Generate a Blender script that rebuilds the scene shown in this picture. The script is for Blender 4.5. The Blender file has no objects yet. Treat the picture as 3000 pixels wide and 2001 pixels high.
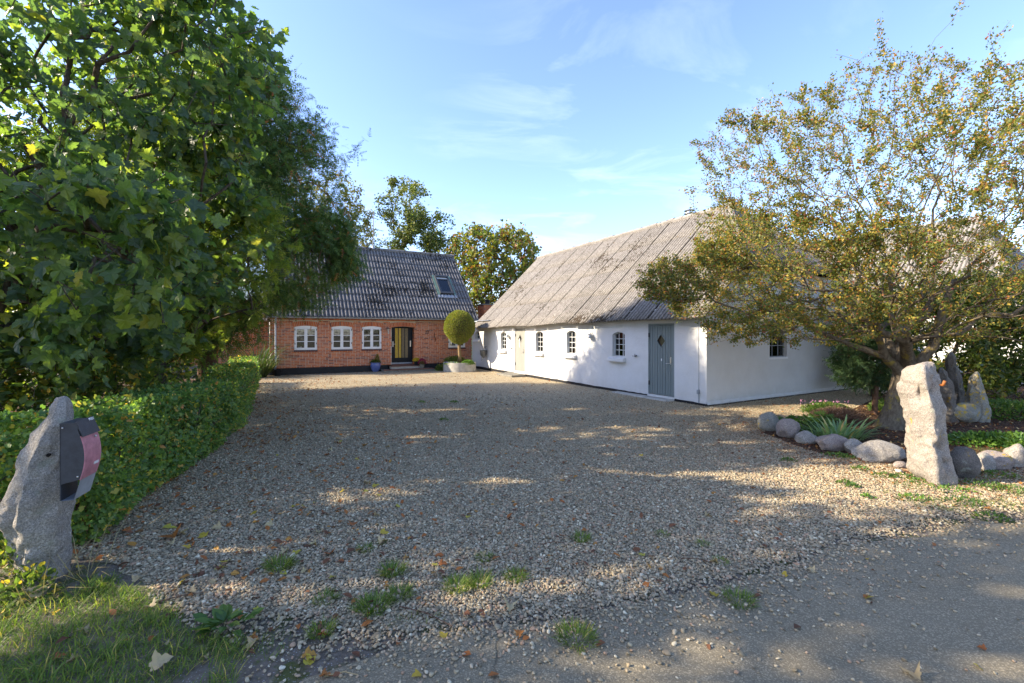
import bpy, bmesh, math, random
import numpy as np
from mathutils import Vector, Matrix, noise

# ------------------------------------------------------------------ camera, sky, sun, exposure
sc = bpy.context.scene
CAMZ = 1.87
FPX = 1300.0; CX = 1500.0; HY = 976.0          # focal length, centre and horizon of the photograph in its pixels
SUN_EL = math.radians(28.3)
cam_d = bpy.data.cameras.new('camera'); cam = bpy.data.objects.new('camera', cam_d)
sc.collection.objects.link(cam); sc.camera = cam
cam.location = (0, 0, CAMZ); cam.rotation_euler = (math.radians(90), 0, 0)
cam_d.sensor_width = 36; cam_d.lens = FPX / 3000 * 36; cam_d.shift_y = (HY - 1000.5) / 3000
cam_d.clip_start = 0.05; cam_d.clip_end = 2000

sun_d = bpy.data.lights.new('sun', 'SUN'); sun = bpy.data.objects.new('sun', sun_d); sc.collection.objects.link(sun)
sun_d.energy = 3.5; sun_d.angle = math.radians(0.7); sun_d.color = (1.0, 0.86, 0.66)
sun_dir = Vector((-math.cos(SUN_EL), -0.10, math.sin(SUN_EL))).normalized()     # towards the sun: from the left
sun.rotation_euler = sun_dir.to_track_quat('Z', 'Y').to_euler()
sun.location = (-20, 0, 15)

world = bpy.data.worlds.new('World'); sc.world = world; world.use_nodes = True
wn = world.node_tree; wn.nodes.clear()
w_out = wn.nodes.new('ShaderNodeOutputWorld'); w_bg = wn.nodes.new('ShaderNodeBackground')
w_sky = wn.nodes.new('ShaderNodeTexSky'); w_sky.sky_type = 'NISHITA'; w_sky.sun_disc = False
w_sky.sun_elevation = SUN_EL; w_sky.sun_rotation = math.radians(-96)
w_sky.air_density = 1.0; w_sky.dust_density = 0.6; w_sky.ozone_density = 3.2; w_sky.altitude = 20
w_bg.inputs['Strength'].default_value = 0.135
tc = wn.nodes.new('ShaderNodeTexCoord')
sep = wn.nodes.new('ShaderNodeSeparateXYZ'); wn.links.new(tc.outputs['Generated'], sep.inputs[0])
addz = wn.nodes.new('ShaderNodeMath'); addz.operation = 'ADD'; addz.inputs[1].default_value = 0.12; wn.links.new(sep.outputs['Z'], addz.inputs[0])
mxz = wn.nodes.new('ShaderNodeMath'); mxz.operation = 'MAXIMUM'; mxz.inputs[1].default_value = 0.05; wn.links.new(addz.outputs[0], mxz.inputs[0])
dvx = wn.nodes.new('ShaderNodeMath'); dvx.operation = 'DIVIDE'; wn.links.new(sep.outputs['X'], dvx.inputs[0]); wn.links.new(mxz.outputs[0], dvx.inputs[1])
dvy = wn.nodes.new('ShaderNodeMath'); dvy.operation = 'DIVIDE'; wn.links.new(sep.outputs['Y'], dvy.inputs[0]); wn.links.new(mxz.outputs[0], dvy.inputs[1])
cmb = wn.nodes.new('ShaderNodeCombineXYZ'); wn.links.new(dvx.outputs[0], cmb.inputs[0]); wn.links.new(dvy.outputs[0], cmb.inputs[1])
cmap = wn.nodes.new('ShaderNodeMapping'); cmap.inputs['Rotation'].default_value = (0, 0, 0.25); cmap.inputs['Scale'].default_value = (1.5, 2.6, 1); cmap.inputs['Location'].default_value = (0.3, 0.9, 0)
wn.links.new(cmb.outputs[0], cmap.inputs[0])
cn1 = wn.nodes.new('ShaderNodeTexNoise'); cn1.inputs['Scale'].default_value = 1.1; cn1.inputs['Detail'].default_value = 9; cn1.inputs['Roughness'].default_value = 0.6; cn1.inputs['Distortion'].default_value = 0.7
cn2 = wn.nodes.new('ShaderNodeTexNoise'); cn2.inputs['Scale'].default_value = 0.55; cn2.inputs['Detail'].default_value = 3
wn.links.new(cmap.outputs[0], cn1.inputs['Vector']); wn.links.new(cmb.outputs[0], cn2.inputs['Vector'])
cr1 = wn.nodes.new('ShaderNodeMapRange'); cr1.inputs[1].default_value = 0.50; cr1.inputs[2].default_value = 0.80; wn.links.new(cn1.outputs[0], cr1.inputs[0])
cr2 = wn.nodes.new('ShaderNodeMapRange'); cr2.inputs[1].default_value = 0.42; cr2.inputs[2].default_value = 0.62; wn.links.new(cn2.outputs[0], cr2.inputs[0])
cml = wn.nodes.new('ShaderNodeMath'); cml.operation = 'MULTIPLY'; wn.links.new(cr1.outputs[0], cml.inputs[0]); wn.links.new(cr2.outputs[0], cml.inputs[1])
cms = wn.nodes.new('ShaderNodeMath'); cms.operation = 'MULTIPLY'; cms.inputs[1].default_value = 0.42; wn.links.new(cml.outputs[0], cms.inputs[0])
w_tint = wn.nodes.new('ShaderNodeMix'); w_tint.data_type = 'RGBA'; w_tint.blend_type = 'MULTIPLY'; w_tint.inputs['Factor'].default_value = 1.0; w_tint.inputs['B'].default_value = (0.86, 0.80, 0.88, 1)
wn.links.new(w_sky.outputs[0], w_tint.inputs['A'])
wmix = wn.nodes.new('ShaderNodeMix'); wmix.data_type = 'RGBA'
wn.links.new(cms.outputs[0], wmix.inputs['Factor']); wn.links.new(w_tint.outputs['Result'], wmix.inputs['A']); wmix.inputs['B'].default_value = (4.0, 4.4, 5.0, 1)
wn.links.new(wmix.outputs['Result'], w_bg.inputs['Color']); wn.links.new(w_bg.outputs[0], w_out.inputs['Surface'])

sc.view_settings.view_transform = 'Standard'; sc.view_settings.look = 'None'
sc.view_settings.exposure = 2.0; sc.view_settings.gamma = 1.0; sc.view_settings.use_curve_mapping = False
sc.render.engine = 'CYCLES'
sc.cycles.max_bounces = 8; sc.cycles.diffuse_bounces = 4; sc.cycles.glossy_bounces = 3; sc.cycles.transmission_bounces = 6
sc.cycles.transparent_max_bounces = 8; sc.cycles.caustics_reflective = False; sc.cycles.caustics_refractive = False
sc.cycles.use_denoising = True
sc.cycles.sample_clamp_indirect = 6

# ------------------------------------------------------------------ helpers
random.seed(11); rng = np.random.default_rng(11)
COL = sc.collection
U3 = Vector((0, 0, 1))

def G(px, py, z=0.0):
    """a pixel of the photograph whose point lies at height z, as a place in the scene"""
    y = (CAMZ - z) * FPX / (py - HY)
    return ((px - CX) / FPX * y, y)
def P3(px, py, y):
    """a pixel at a known distance y"""
    return ((px - CX) / FPX * y, y, CAMZ - (py - HY) / FPX * y)

def tagit(o, label=None, cat=None, group=None, kind=None):
    if label: o['label'] = label
    if cat: o['category'] = cat
    if group: o['group'] = group
    if kind: o['kind'] = kind
    return o
def thing(name, label, cat, loc=(0, 0, 0), mat=None, group=None):
    o = bpy.data.objects.new(name, None); COL.objects.link(o); o.empty_display_size = 0.2
    if mat is not None: o.matrix_world = mat
    else: o.location = loc
    return tagit(o, label, cat, group)
def link(name, me, parent=None, mat=None):
    o = bpy.data.objects.new(name, me); COL.objects.link(o)
    if parent is not None: o.parent = parent
    if mat is not None: o.matrix_local = mat
    return o

def mesh_np(name, V, F, mat, smooth=False, attrs=None):
    """mesh from numpy arrays; F is one (m,k) array or a list of them"""
    if not isinstance(F, (list, tuple)): F = [F]
    F = [f for f in F if len(f)]
    me = bpy.data.meshes.new(name)
    V = np.asarray(V, dtype=np.float32)
    me.vertices.add(len(V)); me.vertices.foreach_set('co', V.ravel())
    tot = np.concatenate([np.full(len(f), f.shape[1], dtype=np.int32) for f in F])
    idx = np.concatenate([f.ravel() for f in F]).astype(np.int32)
    start = np.concatenate([[0], np.cumsum(tot)[:-1]]).astype(np.int32)
    me.loops.add(len(idx)); me.loops.foreach_set('vertex_index', idx)
    me.polygons.add(len(tot)); me.polygons.foreach_set('loop_start', start)
    me.polygons.foreach_set('use_smooth', np.full(len(tot), smooth, dtype=bool))
    if attrs:
        for k, a in attrs.items():
            at = me.attributes.new(k, 'FLOAT', 'POINT'); at.data.foreach_set('value', np.asarray(a, dtype=np.float32))
    me.materials.append(mat)
    me.update(calc_edges=True)
    return me

class MB:
    """collects simple solids into one mesh"""
    def __init__(s): s.v = []; s.f = []
    def add(s, vs, fs):
        b = len(s.v); s.v += [tuple(v) for v in vs]; s.f += [tuple(i + b for i in f) for f in fs]; return s
    def box(s, x0, x1, y0, y1, z0, z1):
        return s.add([(x0,y0,z0),(x1,y0,z0),(x1,y1,z0),(x0,y1,z0),(x0,y0,z1),(x1,y0,z1),(x1,y1,z1),(x0,y1,z1)],
                     [(0,3,2,1),(4,5,6,7),(0,1,5,4),(1,2,6,5),(2,3,7,6),(3,0,4,7)])
    def quad(s, a, b, c, d): return s.add([a, b, c, d], [(0, 1, 2, 3)])
    def prism(s, pts, d):
        """polygon pts (3-D, planar) pushed along vector d"""
        n = len(pts); d = Vector(d); top = [tuple(Vector(p) + d) for p in pts]
        return s.add(list(pts) + top, [tuple(range(n))[::-1], tuple(range(n, 2*n))] + [(i, (i+1) % n, n+(i+1) % n, n+i) for i in range(n)])
    def tube(s, path, r, n=8, cap=True, r2=None):
        path = [Vector(p) for p in path]; m = len(path); vs = []; fs = []
        a = None
        for i, p in enumerate(path):
            t = (path[min(i+1, m-1)] - path[max(i-1, 0)]).normalized()
            if a is None:
                a = t.orthogonal().normalized()
            else:
                a = (a - t * a.dot(t)).normalized()
            b = t.cross(a)
            rr = r if r2 is None else r + (r2 - r) * i / max(m-1, 1)
            if isinstance(r, (list, tuple)): rr = r[i]
            for k in range(n):
                w = 2*math.pi*k/n; vs.append(tuple(p + (a*math.cos(w) + b*math.sin(w)) * rr))
        for i in range(m-1):
            for k in range(n): fs.append((i*n+k, i*n+(k+1) % n, (i+1)*n+(k+1) % n, (i+1)*n+k))
        if cap: fs.append(tuple(range(n))[::-1]); fs.append(tuple(range((m-1)*n, m*n)))
        return s.add(vs, fs)
    def lathe(s, prof, n=20, c=(0, 0, 0), cap=True):
        """profile of (radius, z) turned round a vertical axis at c"""
        vs = []; fs = []; m = len(prof)
        for r, z in prof:
            for k in range(n):
                w = 2*math.pi*k/n; vs.append((c[0] + r*math.cos(w), c[1] + r*math.sin(w), c[2] + z))
        for i in range(m-1):
            for k in range(n): fs.append((i*n+k, i*n+(k+1) % n, (i+1)*n+(k+1) % n, (i+1)*n+k))
        if cap: fs.append(tuple(range(n))[::-1]); fs.append(tuple(range((m-1)*n, m*n)))
        return s.add(vs, fs)
    def ball(s, c, rx, ry=None, rz=None, n=12, m=8):
        ry = ry or rx; rz = rz or rx
        vs = [(c[0], c[1], c[2]-rz)]
        for i in range(1, m):
            a = -math.pi/2 + math.pi*i/m
            for k in range(n):
                w = 2*math.pi*k/n; vs.append((c[0]+rx*math.cos(a)*math.cos(w), c[1]+ry*math.cos(a)*math.sin(w), c[2]+rz*math.sin(a)))
        vs.append((c[0], c[1], c[2]+rz)); fs = []
        for k in range(n): fs.append((0, 1+(k+1) % n, 1+k)); fs.append((len(vs)-1, 1+(m-2)*n+k, 1+(m-2)*n+(k+1) % n))
        for i in range(m-2):
            for k in range(n): fs.append((1+i*n+k, 1+i*n+(k+1) % n, 1+(i+1)*n+(k+1) % n, 1+(i+1)*n+k))
        return s.add(vs, fs)
    def mesh(s, name, mat, smooth=False, bevel=0):
        me = bpy.data.meshes.new(name); me.from_pydata(s.v, [], s.f); me.materials.append(mat)
        if bevel or smooth == 'auto':
            bm = bmesh.new(); bm.from_mesh(me)
            if bevel:
                es = [e for e in bm.edges if len(e.link_faces) == 2 and e.calc_face_angle(0) > 0.6]
                bmesh.ops.bevel(bm, geom=es, offset=bevel, segments=2, affect='EDGES', profile=0.6)
            bm.to_mesh(me); bm.free()
        if smooth:
            for p in me.polygons: p.use_smooth = True
            if smooth == 'auto':
                me.set_sharp_from_angle(angle=math.radians(35))
        me.update(); return me
    def build(s, name, mat, parent=None, smooth=False, bevel=0, m=None):
        return link(name, s.mesh(name, mat, smooth, bevel), parent, m)

# ------------------------------------------------------------------ materials
class NT:
    def __init__(s, name):
        s.m = bpy.data.materials.new(name); s.m.use_nodes = True; s.t = s.m.node_tree; s.t.nodes.clear()
        s.out = s.t.nodes.new('ShaderNodeOutputMaterial'); s.p = s.t.nodes.new('ShaderNodeBsdfPrincipled')
        s.t.links.new(s.p.outputs[0], s.out.inputs[0]); s._pos = None
    def set(s, sock, val):
        if isinstance(val, bpy.types.NodeSocket): s.t.links.new(val, sock)
        elif val is not None: sock.default_value = val
    def pos(s, scale=None):
        if s._pos is None: s._pos = s.t.nodes.new('ShaderNodeNewGeometry').outputs['Position']
        if scale is None: return s._pos
        mp = s.t.nodes.new('ShaderNodeMapping'); mp.inputs['Scale'].default_value = scale; s.t.links.new(s._pos, mp.inputs[0]); return mp.outputs[0]
    def obj(s, scale=(1, 1, 1)):
        t = s.t.nodes.new('ShaderNodeTexCoord'); mp = s.t.nodes.new('ShaderNodeMapping'); mp.inputs['Scale'].default_value = scale
        s.t.links.new(t.outputs['Object'], mp.inputs[0]); return mp.outputs[0]
    def noise(s, scale, detail=4, rough=0.55, vec=None, dist=0.0, col=False):
        n = s.t.nodes.new('ShaderNodeTexNoise'); n.inputs['Scale'].default_value = scale; n.inputs['Detail'].default_value = detail
        n.inputs['Roughness'].default_value = rough; n.inputs['Distortion'].default_value = dist
        s.t.links.new(vec if vec is not None else s.pos(), n.inputs['Vector']); return n.outputs[1 if col else 0]
    def vor(s, scale, feature='F1', vec=None, rand=1.0, out='Distance'):
        n = s.t.nodes.new('ShaderNodeTexVoronoi'); n.feature = feature; n.inputs['Scale'].default_value = scale; n.inputs['Randomness'].default_value = rand
        s.t.links.new(vec if vec is not None else s.pos(), n.inputs['Vector']); return n.outputs[out]
    def ramp(s, fac, stops, const=False):
        n = s.t.nodes.new('ShaderNodeValToRGB'); r = n.color_ramp
        if const: r.interpolation = 'CONSTANT'
        while len(r.elements) < len(stops): r.elements.new(0.5)
        for e, (p, c) in zip(r.elements, stops):
            e.position = p; e.color = (c, c, c, 1) if isinstance(c, (int, float)) else (*c, 1)
        s.set(n.inputs[0], fac); return n.outputs[0]
    def mix(s, f, a, b, mode='MIX'):
        n = s.t.nodes.new('ShaderNodeMix'); n.data_type = 'RGBA'; n.blend_type = mode
        s.set(n.inputs['Factor'], f)
        for k, v in (('A', a), ('B', b)):
            if isinstance(v, (tuple, list)) and len(v) == 3: v = (*v, 1)
            s.set(n.inputs[k], v)
        return n.outputs['Result']
    def math(s, op, a, b=0.0, clamp=False):
        n = s.t.nodes.new('ShaderNodeMath'); n.operation = op; n.use_clamp = clamp; s.set(n.inputs[0], a); s.set(n.inputs[1], b); return n.outputs[0]
    def sepz(s, vec, k='Z'):
        n = s.t.nodes.new('ShaderNodeSeparateXYZ'); s.t.links.new(vec, n.inputs[0]); return n.outputs[k]
    def rnd(s, island=True):
        a = s.t.nodes.new('ShaderNodeObjectInfo').outputs['Random']
        b = s.t.nodes.new('ShaderNodeNewGeometry').outputs['Random Per Island'] if island else s.attr('rnd')
        return s.math('FRACT', s.math('ADD', a, b))
    def attr(s, name):
        n = s.t.nodes.new('ShaderNodeAttribute'); n.attribute_name = name; return n.outputs['Fac']
    def bump(s, h, strength=0.4, dist=0.01):
        n = s.t.nodes.new('ShaderNodeBump'); n.inputs['Strength'].default_value = strength; n.inputs['Distance'].default_value = dist
        s.set(n.inputs['Height'], h); s.t.links.new(n.outputs[0], s.p.inputs['Normal']); return n.outputs[0]
    def fin(s, col=None, rough=0.7, spec=0.3, metal=0.0):
        if isinstance(col, (tuple, list)) and len(col) == 3: col = (*col, 1)
        s.set(s.p.inputs['Base Color'], col); s.set(s.p.inputs['Roughness'], rough)
        s.p.inputs['Specular IOR Level'].default_value = spec; s.p.inputs['Metallic'].default_value = metal
        return s.m

def plain(name, col, rough=0.6, spec=0.3, metal=0.0, var=0.25, scale=14.0, bump=0.15):
    n = NT(name); f = n.noise(scale, 5, 0.65)
    c = n.mix(n.ramp(f, [(0.3, 0.0), (0.7, 1.0)]), tuple(x*(1-var) for x in col), tuple(min(1, x*(1+var*0.6)) for x in col))
    if bump: n.bump(n.noise(scale*4, 4, 0.6), bump, 0.01)
    return n.fin(c, rough, spec, metal)

def leafmat(name, stops, trans=0.45, rough=0.45, spec=0.35, tcol=None, tgain=1.7):
    n = NT(name); r = n.rnd(island=False)
    c = n.ramp(r, stops)
    big = n.noise(0.9, 3, 0.6)
    c = n.mix(n.math('MULTIPLY', n.ramp(big, [(0.35, 0.0), (0.65, 1.0)]), 0.35), c, (0.75, 0.85, 0.55), 'MULTIPLY')
    sm = n.noise(30, 3); c = n.mix(0.3, c, n.ramp(sm, [(0.3, 0.7), (0.7, 1.25)]), 'MULTIPLY')
    n.fin(c, rough, spec)
    t = n.t.nodes.new('ShaderNodeBsdfTranslucent'); n.t.links.new(n.mix(1.0, c, tcol or (tgain*1.05, tgain*1.15, tgain*0.45), 'MULTIPLY'), t.inputs['Color'])
    mx = n.t.nodes.new('ShaderNodeMixShader'); mx.inputs[0].default_value = trans
    n.t.links.new(n.p.outputs[0], mx.inputs[1]); n.t.links.new(t.outputs[0], mx.inputs[2]); n.t.links.new(mx.outputs[0], n.out.inputs[0])
    return n.m

M = {}
# white limewash, faintly uneven and brushed
def whitewash():
    n = NT('whitewash'); a = n.noise(1.2, 6, 0.65); b = n.noise(9, 5, 0.6)
    c = n.mix(n.ramp(a, [(0.35, 0.0), (0.75, 1.0)]), (0.66, 0.655, 0.63), (0.58, 0.57, 0.54))
    c = n.mix(n.ramp(b, [(0.60, 0.0), (0.78, 0.35)]), c, (0.63, 0.62, 0.58))
    z = n.sepz(n.pos()); low = n.math('MULTIPLY', n.ramp(z, [(0.0, 1.0), (0.45, 0.0)]), n.ramp(n.noise(6, 6, 0.7), [(0.42, 0.0), (0.7, 1.0)]))
    c = n.mix(n.math('MULTIPLY', low, 0.55), c, (0.50, 0.47, 0.40))
    h = n.math('ADD', n.math('MULTIPLY', n.noise(2.2, 3), 3.0), n.noise(22, 5, 0.65, vec=n.pos((1, 1, 2.2))))
    n.bump(h, 0.5, 0.02)
    return n.fin(c, 0.85, 0.15)
M['white'] = whitewash()
M['tar'] = plain('black_tar', (0.012, 0.012, 0.014), 0.55, 0.35, var=0.5, scale=9, bump=0.8)
def roofmat(name, base, pale, moss, mossamt, lich, trough=0.8):
    n = NT(name)
    f = n.noise(5.0, 8, 0.75); c = n.mix(n.ramp(f, [(0.35, 0.0), (0.68, 1.0)]), base, pale)
    sp = n.noise(26, 6, 0.75); c = n.mix(n.ramp(sp, [(0.48, 0.0), (0.60, 0.75)]), c, tuple(x*1.5 for x in pale))
    m1 = n.noise(0.55, 4, 0.6); m2 = n.noise(11, 5, 0.7, vec=n.pos((1, 1, 0.6)))
    mm = n.math('ADD', n.math('MULTIPLY', m1, 0.55), n.math('MULTIPLY', m2, 0.6))
    c = n.mix(n.ramp(mm, [(mossamt, 0.0), (mossamt + 0.035, 0.9)]), c, moss)
    gr = n.attr('trough'); c = n.mix(n.math('MULTIPLY', n.ramp(n.math('ADD', gr, n.math('MULTIPLY', n.math('SUBTRACT', n.noise(7, 5, 0.7), 0.5), 0.9)), [(0.45, 0.0), (0.85, 1.0)]), trough), c, tuple(x*0.30 for x in base))  # dirt in the troughs, deepened so groove shade is painted into the colour
    l = n.vor(3.2); l2 = n.noise(40, 3)
    c = n.mix(n.math('MULTIPLY', n.ramp(l, [(0.05, 1.0), (0.10, 0.0)]), n.ramp(l2, [(0.5, 0.0), (0.6, 0.8)])), c, lich)
    c = n.mix(0.35, c, n.ramp(n.rnd(), [(0, 0.78), (1, 1.2)]), 'MULTIPLY')
    n.bump(n.math('ADD', n.noise(38, 5, 0.7), n.math('MULTIPLY', n.ramp(mm, [(mossamt, 0.0), (mossamt + 0.05, 1.0)]), 1.2)), 0.8, 0.012)
    return n.fin(c, 0.92, 0.12)
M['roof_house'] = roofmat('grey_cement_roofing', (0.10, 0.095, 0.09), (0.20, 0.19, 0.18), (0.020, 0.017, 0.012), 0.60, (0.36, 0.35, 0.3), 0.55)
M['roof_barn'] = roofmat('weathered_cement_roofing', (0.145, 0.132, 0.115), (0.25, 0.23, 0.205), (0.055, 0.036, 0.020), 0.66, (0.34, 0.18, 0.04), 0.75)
M['under'] = plain('dark_underlay', (0.02, 0.018, 0.016), 0.9, 0.1)
def brickmat():
    n = NT('red_brick'); r = n.rnd()
    c = n.ramp(r, [(0.0, (0.42, 0.11, 0.042)), (0.3, (0.55, 0.155, 0.055)), (0.55, (0.62, 0.20, 0.072)), (0.8, (0.47, 0.125, 0.050)), (0.93, (0.28, 0.085, 0.055)), (1.0, (0.17, 0.065, 0.05))])
    c = n.mix(0.55, c, n.ramp(n.noise(35, 5, 0.7), [(0.3, 0.65), (0.7, 1.25)]), 'MULTIPLY')
    c = n.mix(n.ramp(n.noise(1.3, 4, 0.6), [(0.5, 0.0), (0.75, 0.3)]), c, (0.55, 0.36, 0.27))
    n.bump(n.noise(70, 4, 0.7), 0.5, 0.006)
    return n.fin(c, 0.85, 0.15)
M['brick'] = brickmat()
M['mortar'] = plain('lime_mortar', (0.56, 0.50, 0.41), 0.9, 0.1, var=0.2, scale=20, bump=0.4)
M['sillbrick'] = plain('glazed_sill_brick', (0.10, 0.055, 0.055), 0.5, 0.4, var=0.3)
M['paint'] = plain('white_paint', (0.80, 0.80, 0.78), 0.4, 0.4, var=0.06, bump=0.05)
M['greypaint'] = plain('pale_grey_paint', (0.55, 0.56, 0.54), 0.5, 0.35, var=0.12, bump=0.1)
def doorgrey():
    n = NT('grey_green_door_paint')
    f = n.noise(3, 5, 0.6, vec=n.pos((4, 4, 0.5)))
    c = n.mix(f, (0.15, 0.185, 0.18), (0.195, 0.225, 0.215))
    z = n.sepz(n.pos()); k = n.math('ADD', n.ramp(z, [(0.05, 0.42), (0.22, 0.0)]), n.noise(28, 4, 0.7))
    c = n.mix(n.ramp(k, [(0.80, 0.0), (0.85, 1.0)]), c, (0.20, 0.10, 0.05))
    n.bump(n.noise(40, 4, 0.6, vec=n.pos((1, 1, 0.1))), 0.25, 0.004)
    return n.fin(c, 0.55, 0.3)
M['door'] = doorgrey()
def doorpale():
    n = NT('sun_bleached_door_paint'); f = n.noise(3, 5, 0.6, vec=n.pos((4, 4, 0.5)))
    n.bump(n.noise(40, 4, 0.6, vec=n.pos((1, 1, 0.1))), 0.25, 0.004)
    return n.fin(n.mix(f, (0.24, 0.24, 0.215), (0.31, 0.305, 0.27)), 0.6, 0.3)
M['doorpale'] = doorpale()
M['zinc'] = plain('zinc', (0.33, 0.35, 0.37), 0.5, 0.5, metal=0.3, var=0.2)
M['steel'] = plain('brushed_steel', (0.55, 0.54, 0.52), 0.3, 0.5, metal=0.9, var=0.1)
M['iron'] = plain('black_iron', (0.02, 0.02, 0.022), 0.5, 0.4, metal=0.3)
M['tin'] = plain('dull_tin', (0.17, 0.165, 0.15), 0.5, 0.4, metal=0.5, var=0.3)
M['galv'] = plain('galvanised_lamp', (0.36, 0.37, 0.37), 0.42, 0.5, metal=0.55, var=0.25)
M['greenflash'] = plain('green_copper_flashing', (0.14, 0.22, 0.17), 0.6, 0.3, var=0.25)
M['curtain'] = plain('white_curtain', (0.6, 0.58, 0.52), 0.9, 0.1)
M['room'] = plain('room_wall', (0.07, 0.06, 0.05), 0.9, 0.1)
M['blackdoor'] = plain('blue_black_door_paint', (0.010, 0.012, 0.015), 0.45, 0.2, var=0.2)
M['yglass'] = plain('amber_glass', (0.50, 0.33, 0.03), 0.2, 0.5, var=0.35, scale=30)
M['yglassdark'] = plain('smoky_glass', (0.16, 0.12, 0.06), 0.2, 0.5, var=0.35, scale=30)
def glass():
    n = NT('window_glass'); n.p.inputs['Transmission Weight'].default_value = 0.0
    g = n.t.nodes.new('ShaderNodeBsdfGlossy'); g.inputs['Roughness'].default_value = 0.02; g.inputs['Color'].default_value = (0.9, 0.93, 0.95, 1)
    t = n.t.nodes.new('ShaderNodeBsdfTransparent'); t.inputs['Color'].default_value = (0.78, 0.82, 0.80, 1)
    fr = n.t.nodes.new('ShaderNodeFresnel'); fr.inputs['IOR'].default_value = 1.75
    b = n.t.nodes.new('ShaderNodeBump'); b.inputs['Strength'].default_value = 0.08; b.inputs['Distance'].default_value = 0.02
    n.t.links.new(n.noise(5, 2), b.inputs['Height']); n.t.links.new(b.outputs[0], g.inputs['Normal'])
    mx = n.t.nodes.new('ShaderNodeMixShader'); n.t.links.new(fr.outputs[0], mx.inputs[0]); n.t.links.new(t.outputs[0], mx.inputs[1]); n.t.links.new(g.outputs[0], mx.inputs[2])
    n.t.links.new(mx.outputs[0], n.out.inputs[0]); return n.m
M['glass'] = glass()
def granite(name, base, pale, lich, lamt, lcol=(0.50, 0.34, 0.03), sc_=1.0):
    n = NT(name); v = n.noise(4*sc_, 6, 0.7)
    c = n.mix(n.ramp(v, [(0.32, 0.0), (0.68, 1.0)]), base, pale)
    gr = n.noise(90*sc_, 3, 0.8); c = n.mix(0.75, c, n.ramp(gr, [(0.35, 0.45), (0.52, 1.0), (0.65, 1.5)]), 'MULTIPLY')
    g2 = n.vor(150*sc_, out='Color'); c = n.mix(0.35, c, n.ramp(n.sepz(g2, 'X'), [(0, 0.25), (1, 0.8)]), 'OVERLAY')
    if lamt < 1:
        l = n.noise(9, 6, 0.75); l0 = n.noise(1.7, 2)
        k = n.math('ADD', n.math('MULTIPLY', l, 0.7), n.math('MULTIPLY', l0, 0.35))
        c = n.mix(n.ramp(k, [(lamt, 0.0), (lamt + 0.03, 0.9)]), c, lcol)
    gl = n.noise(6, 5, 0.7); c = n.mix(n.ramp(gl, [(0.60, 0.0), (0.66, 0.5)]), c, (0.30, 0.32, 0.25))
    h = n.math('ADD', n.math('MULTIPLY', n.noise(14, 8, 0.75), 2.2), n.math('MULTIPLY', n.noise(60, 5, 0.7), 0.7)); n.bump(h, 0.9, 0.022)
    return n.fin(c, 0.9, 0.15)
M['granite'] = granite('grey_granite', (0.27, 0.245, 0.21), (0.42, 0.385, 0.33), 0, 1.0)
M['granite_warm'] = granite('warm_granite', (0.27, 0.235, 0.195), (0.42, 0.37, 0.31), 0, 0.655)
M['granite_lichen'] = granite('lichened_granite', (0.20, 0.19, 0.155), (0.34, 0.32, 0.265), 0, 0.585)
M['granite_dark'] = granite('dark_granite', (0.10, 0.09, 0.075), (0.20, 0.175, 0.15), 0, 0.64, (0.34, 0.22, 0.03))
M['granite_pink'] = granite('pinkish_granite', (0.26, 0.21, 0.18), (0.38, 0.325, 0.28), 0, 0.64)
M['concrete'] = plain('pale_concrete', (0.40, 0.38, 0.33), 0.85, 0.15, var=0.25, scale=6, bump=0.4)
M['concrete_dark'] = plain('weathered_concrete', (0.20, 0.19, 0.16), 0.9, 0.1, var=0.3, scale=7, bump=0.4)
M['tile'] = plain('red_step_tile', (0.17, 0.075, 0.05), 0.6, 0.3, var=0.35)
def bark(name, a, b, lic, amt):
    n = NT(name); v = n.noise(7, 6, 0.7, vec=n.pos((3, 3, 0.8)))
    c = n.mix(n.ramp(v, [(0.35, 0.0), (0.65, 1.0)]), a, b)
    k = n.noise(3.5, 5, 0.7); c = n.mix(n.ramp(k, [(amt, 0.0), (amt + 0.06, 0.85)]), c, lic)
    n.bump(n.noise(16, 6, 0.7, vec=n.pos((3, 3, 0.5))), 0.9, 0.03)
    return n.fin(c, 0.9, 0.1)
M['bark_haw'] = bark('hawthorn_bark', (0.085, 0.065, 0.045), (0.20, 0.165, 0.115), (0.30, 0.23, 0.05), 0.56)
M['bark'] = bark('grey_brown_bark', (0.055, 0.042, 0.030), (0.14, 0.115, 0.085), (0.12, 0.14, 0.06), 0.62)
M['bark_red'] = bark('reddish_bark', (0.09, 0.05, 0.032), (0.20, 0.12, 0.08), (0.14, 0.13, 0.06), 0.66)
M['stem'] = plain('pale_stem', (0.22, 0.15, 0.07), 0.7, 0.2)

g_dark, g_mid, g_lite, g_yel = (0.020, 0.045, 0.016), (0.040, 0.085, 0.022), (0.080, 0.145, 0.030), (0.17, 0.20, 0.03)
M['l_syc'] = leafmat('sycamore_leaf', [(0.0, (0.044, 0.074, 0.044)), (0.35, (0.062, 0.100, 0.044)), (0.75, (0.100, 0.142, 0.040)), (0.975, (0.17, 0.19, 0.040)), (1.0, (0.28, 0.23, 0.05))], 0.48, 0.42, 0.4, tgain=2.9)
M['l_ash'] = leafmat('ash_leaf', [(0.0, (0.081, 0.118, 0.029)), (0.6, (0.145, 0.186, 0.040)), (1.0, (0.255, 0.249, 0.046))], 0.5, 0.45, 0.35, tgain=2.2)
M['l_shrub'] = leafmat('shrub_leaf', [(0.0, (0.052, 0.083, 0.027)), (0.6, (0.103, 0.152, 0.038)), (0.9, (0.206, 0.221, 0.045)), (1.0, (0.429, 0.235, 0.045))], 0.42, 0.5, 0.3, tgain=2.0)
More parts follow.
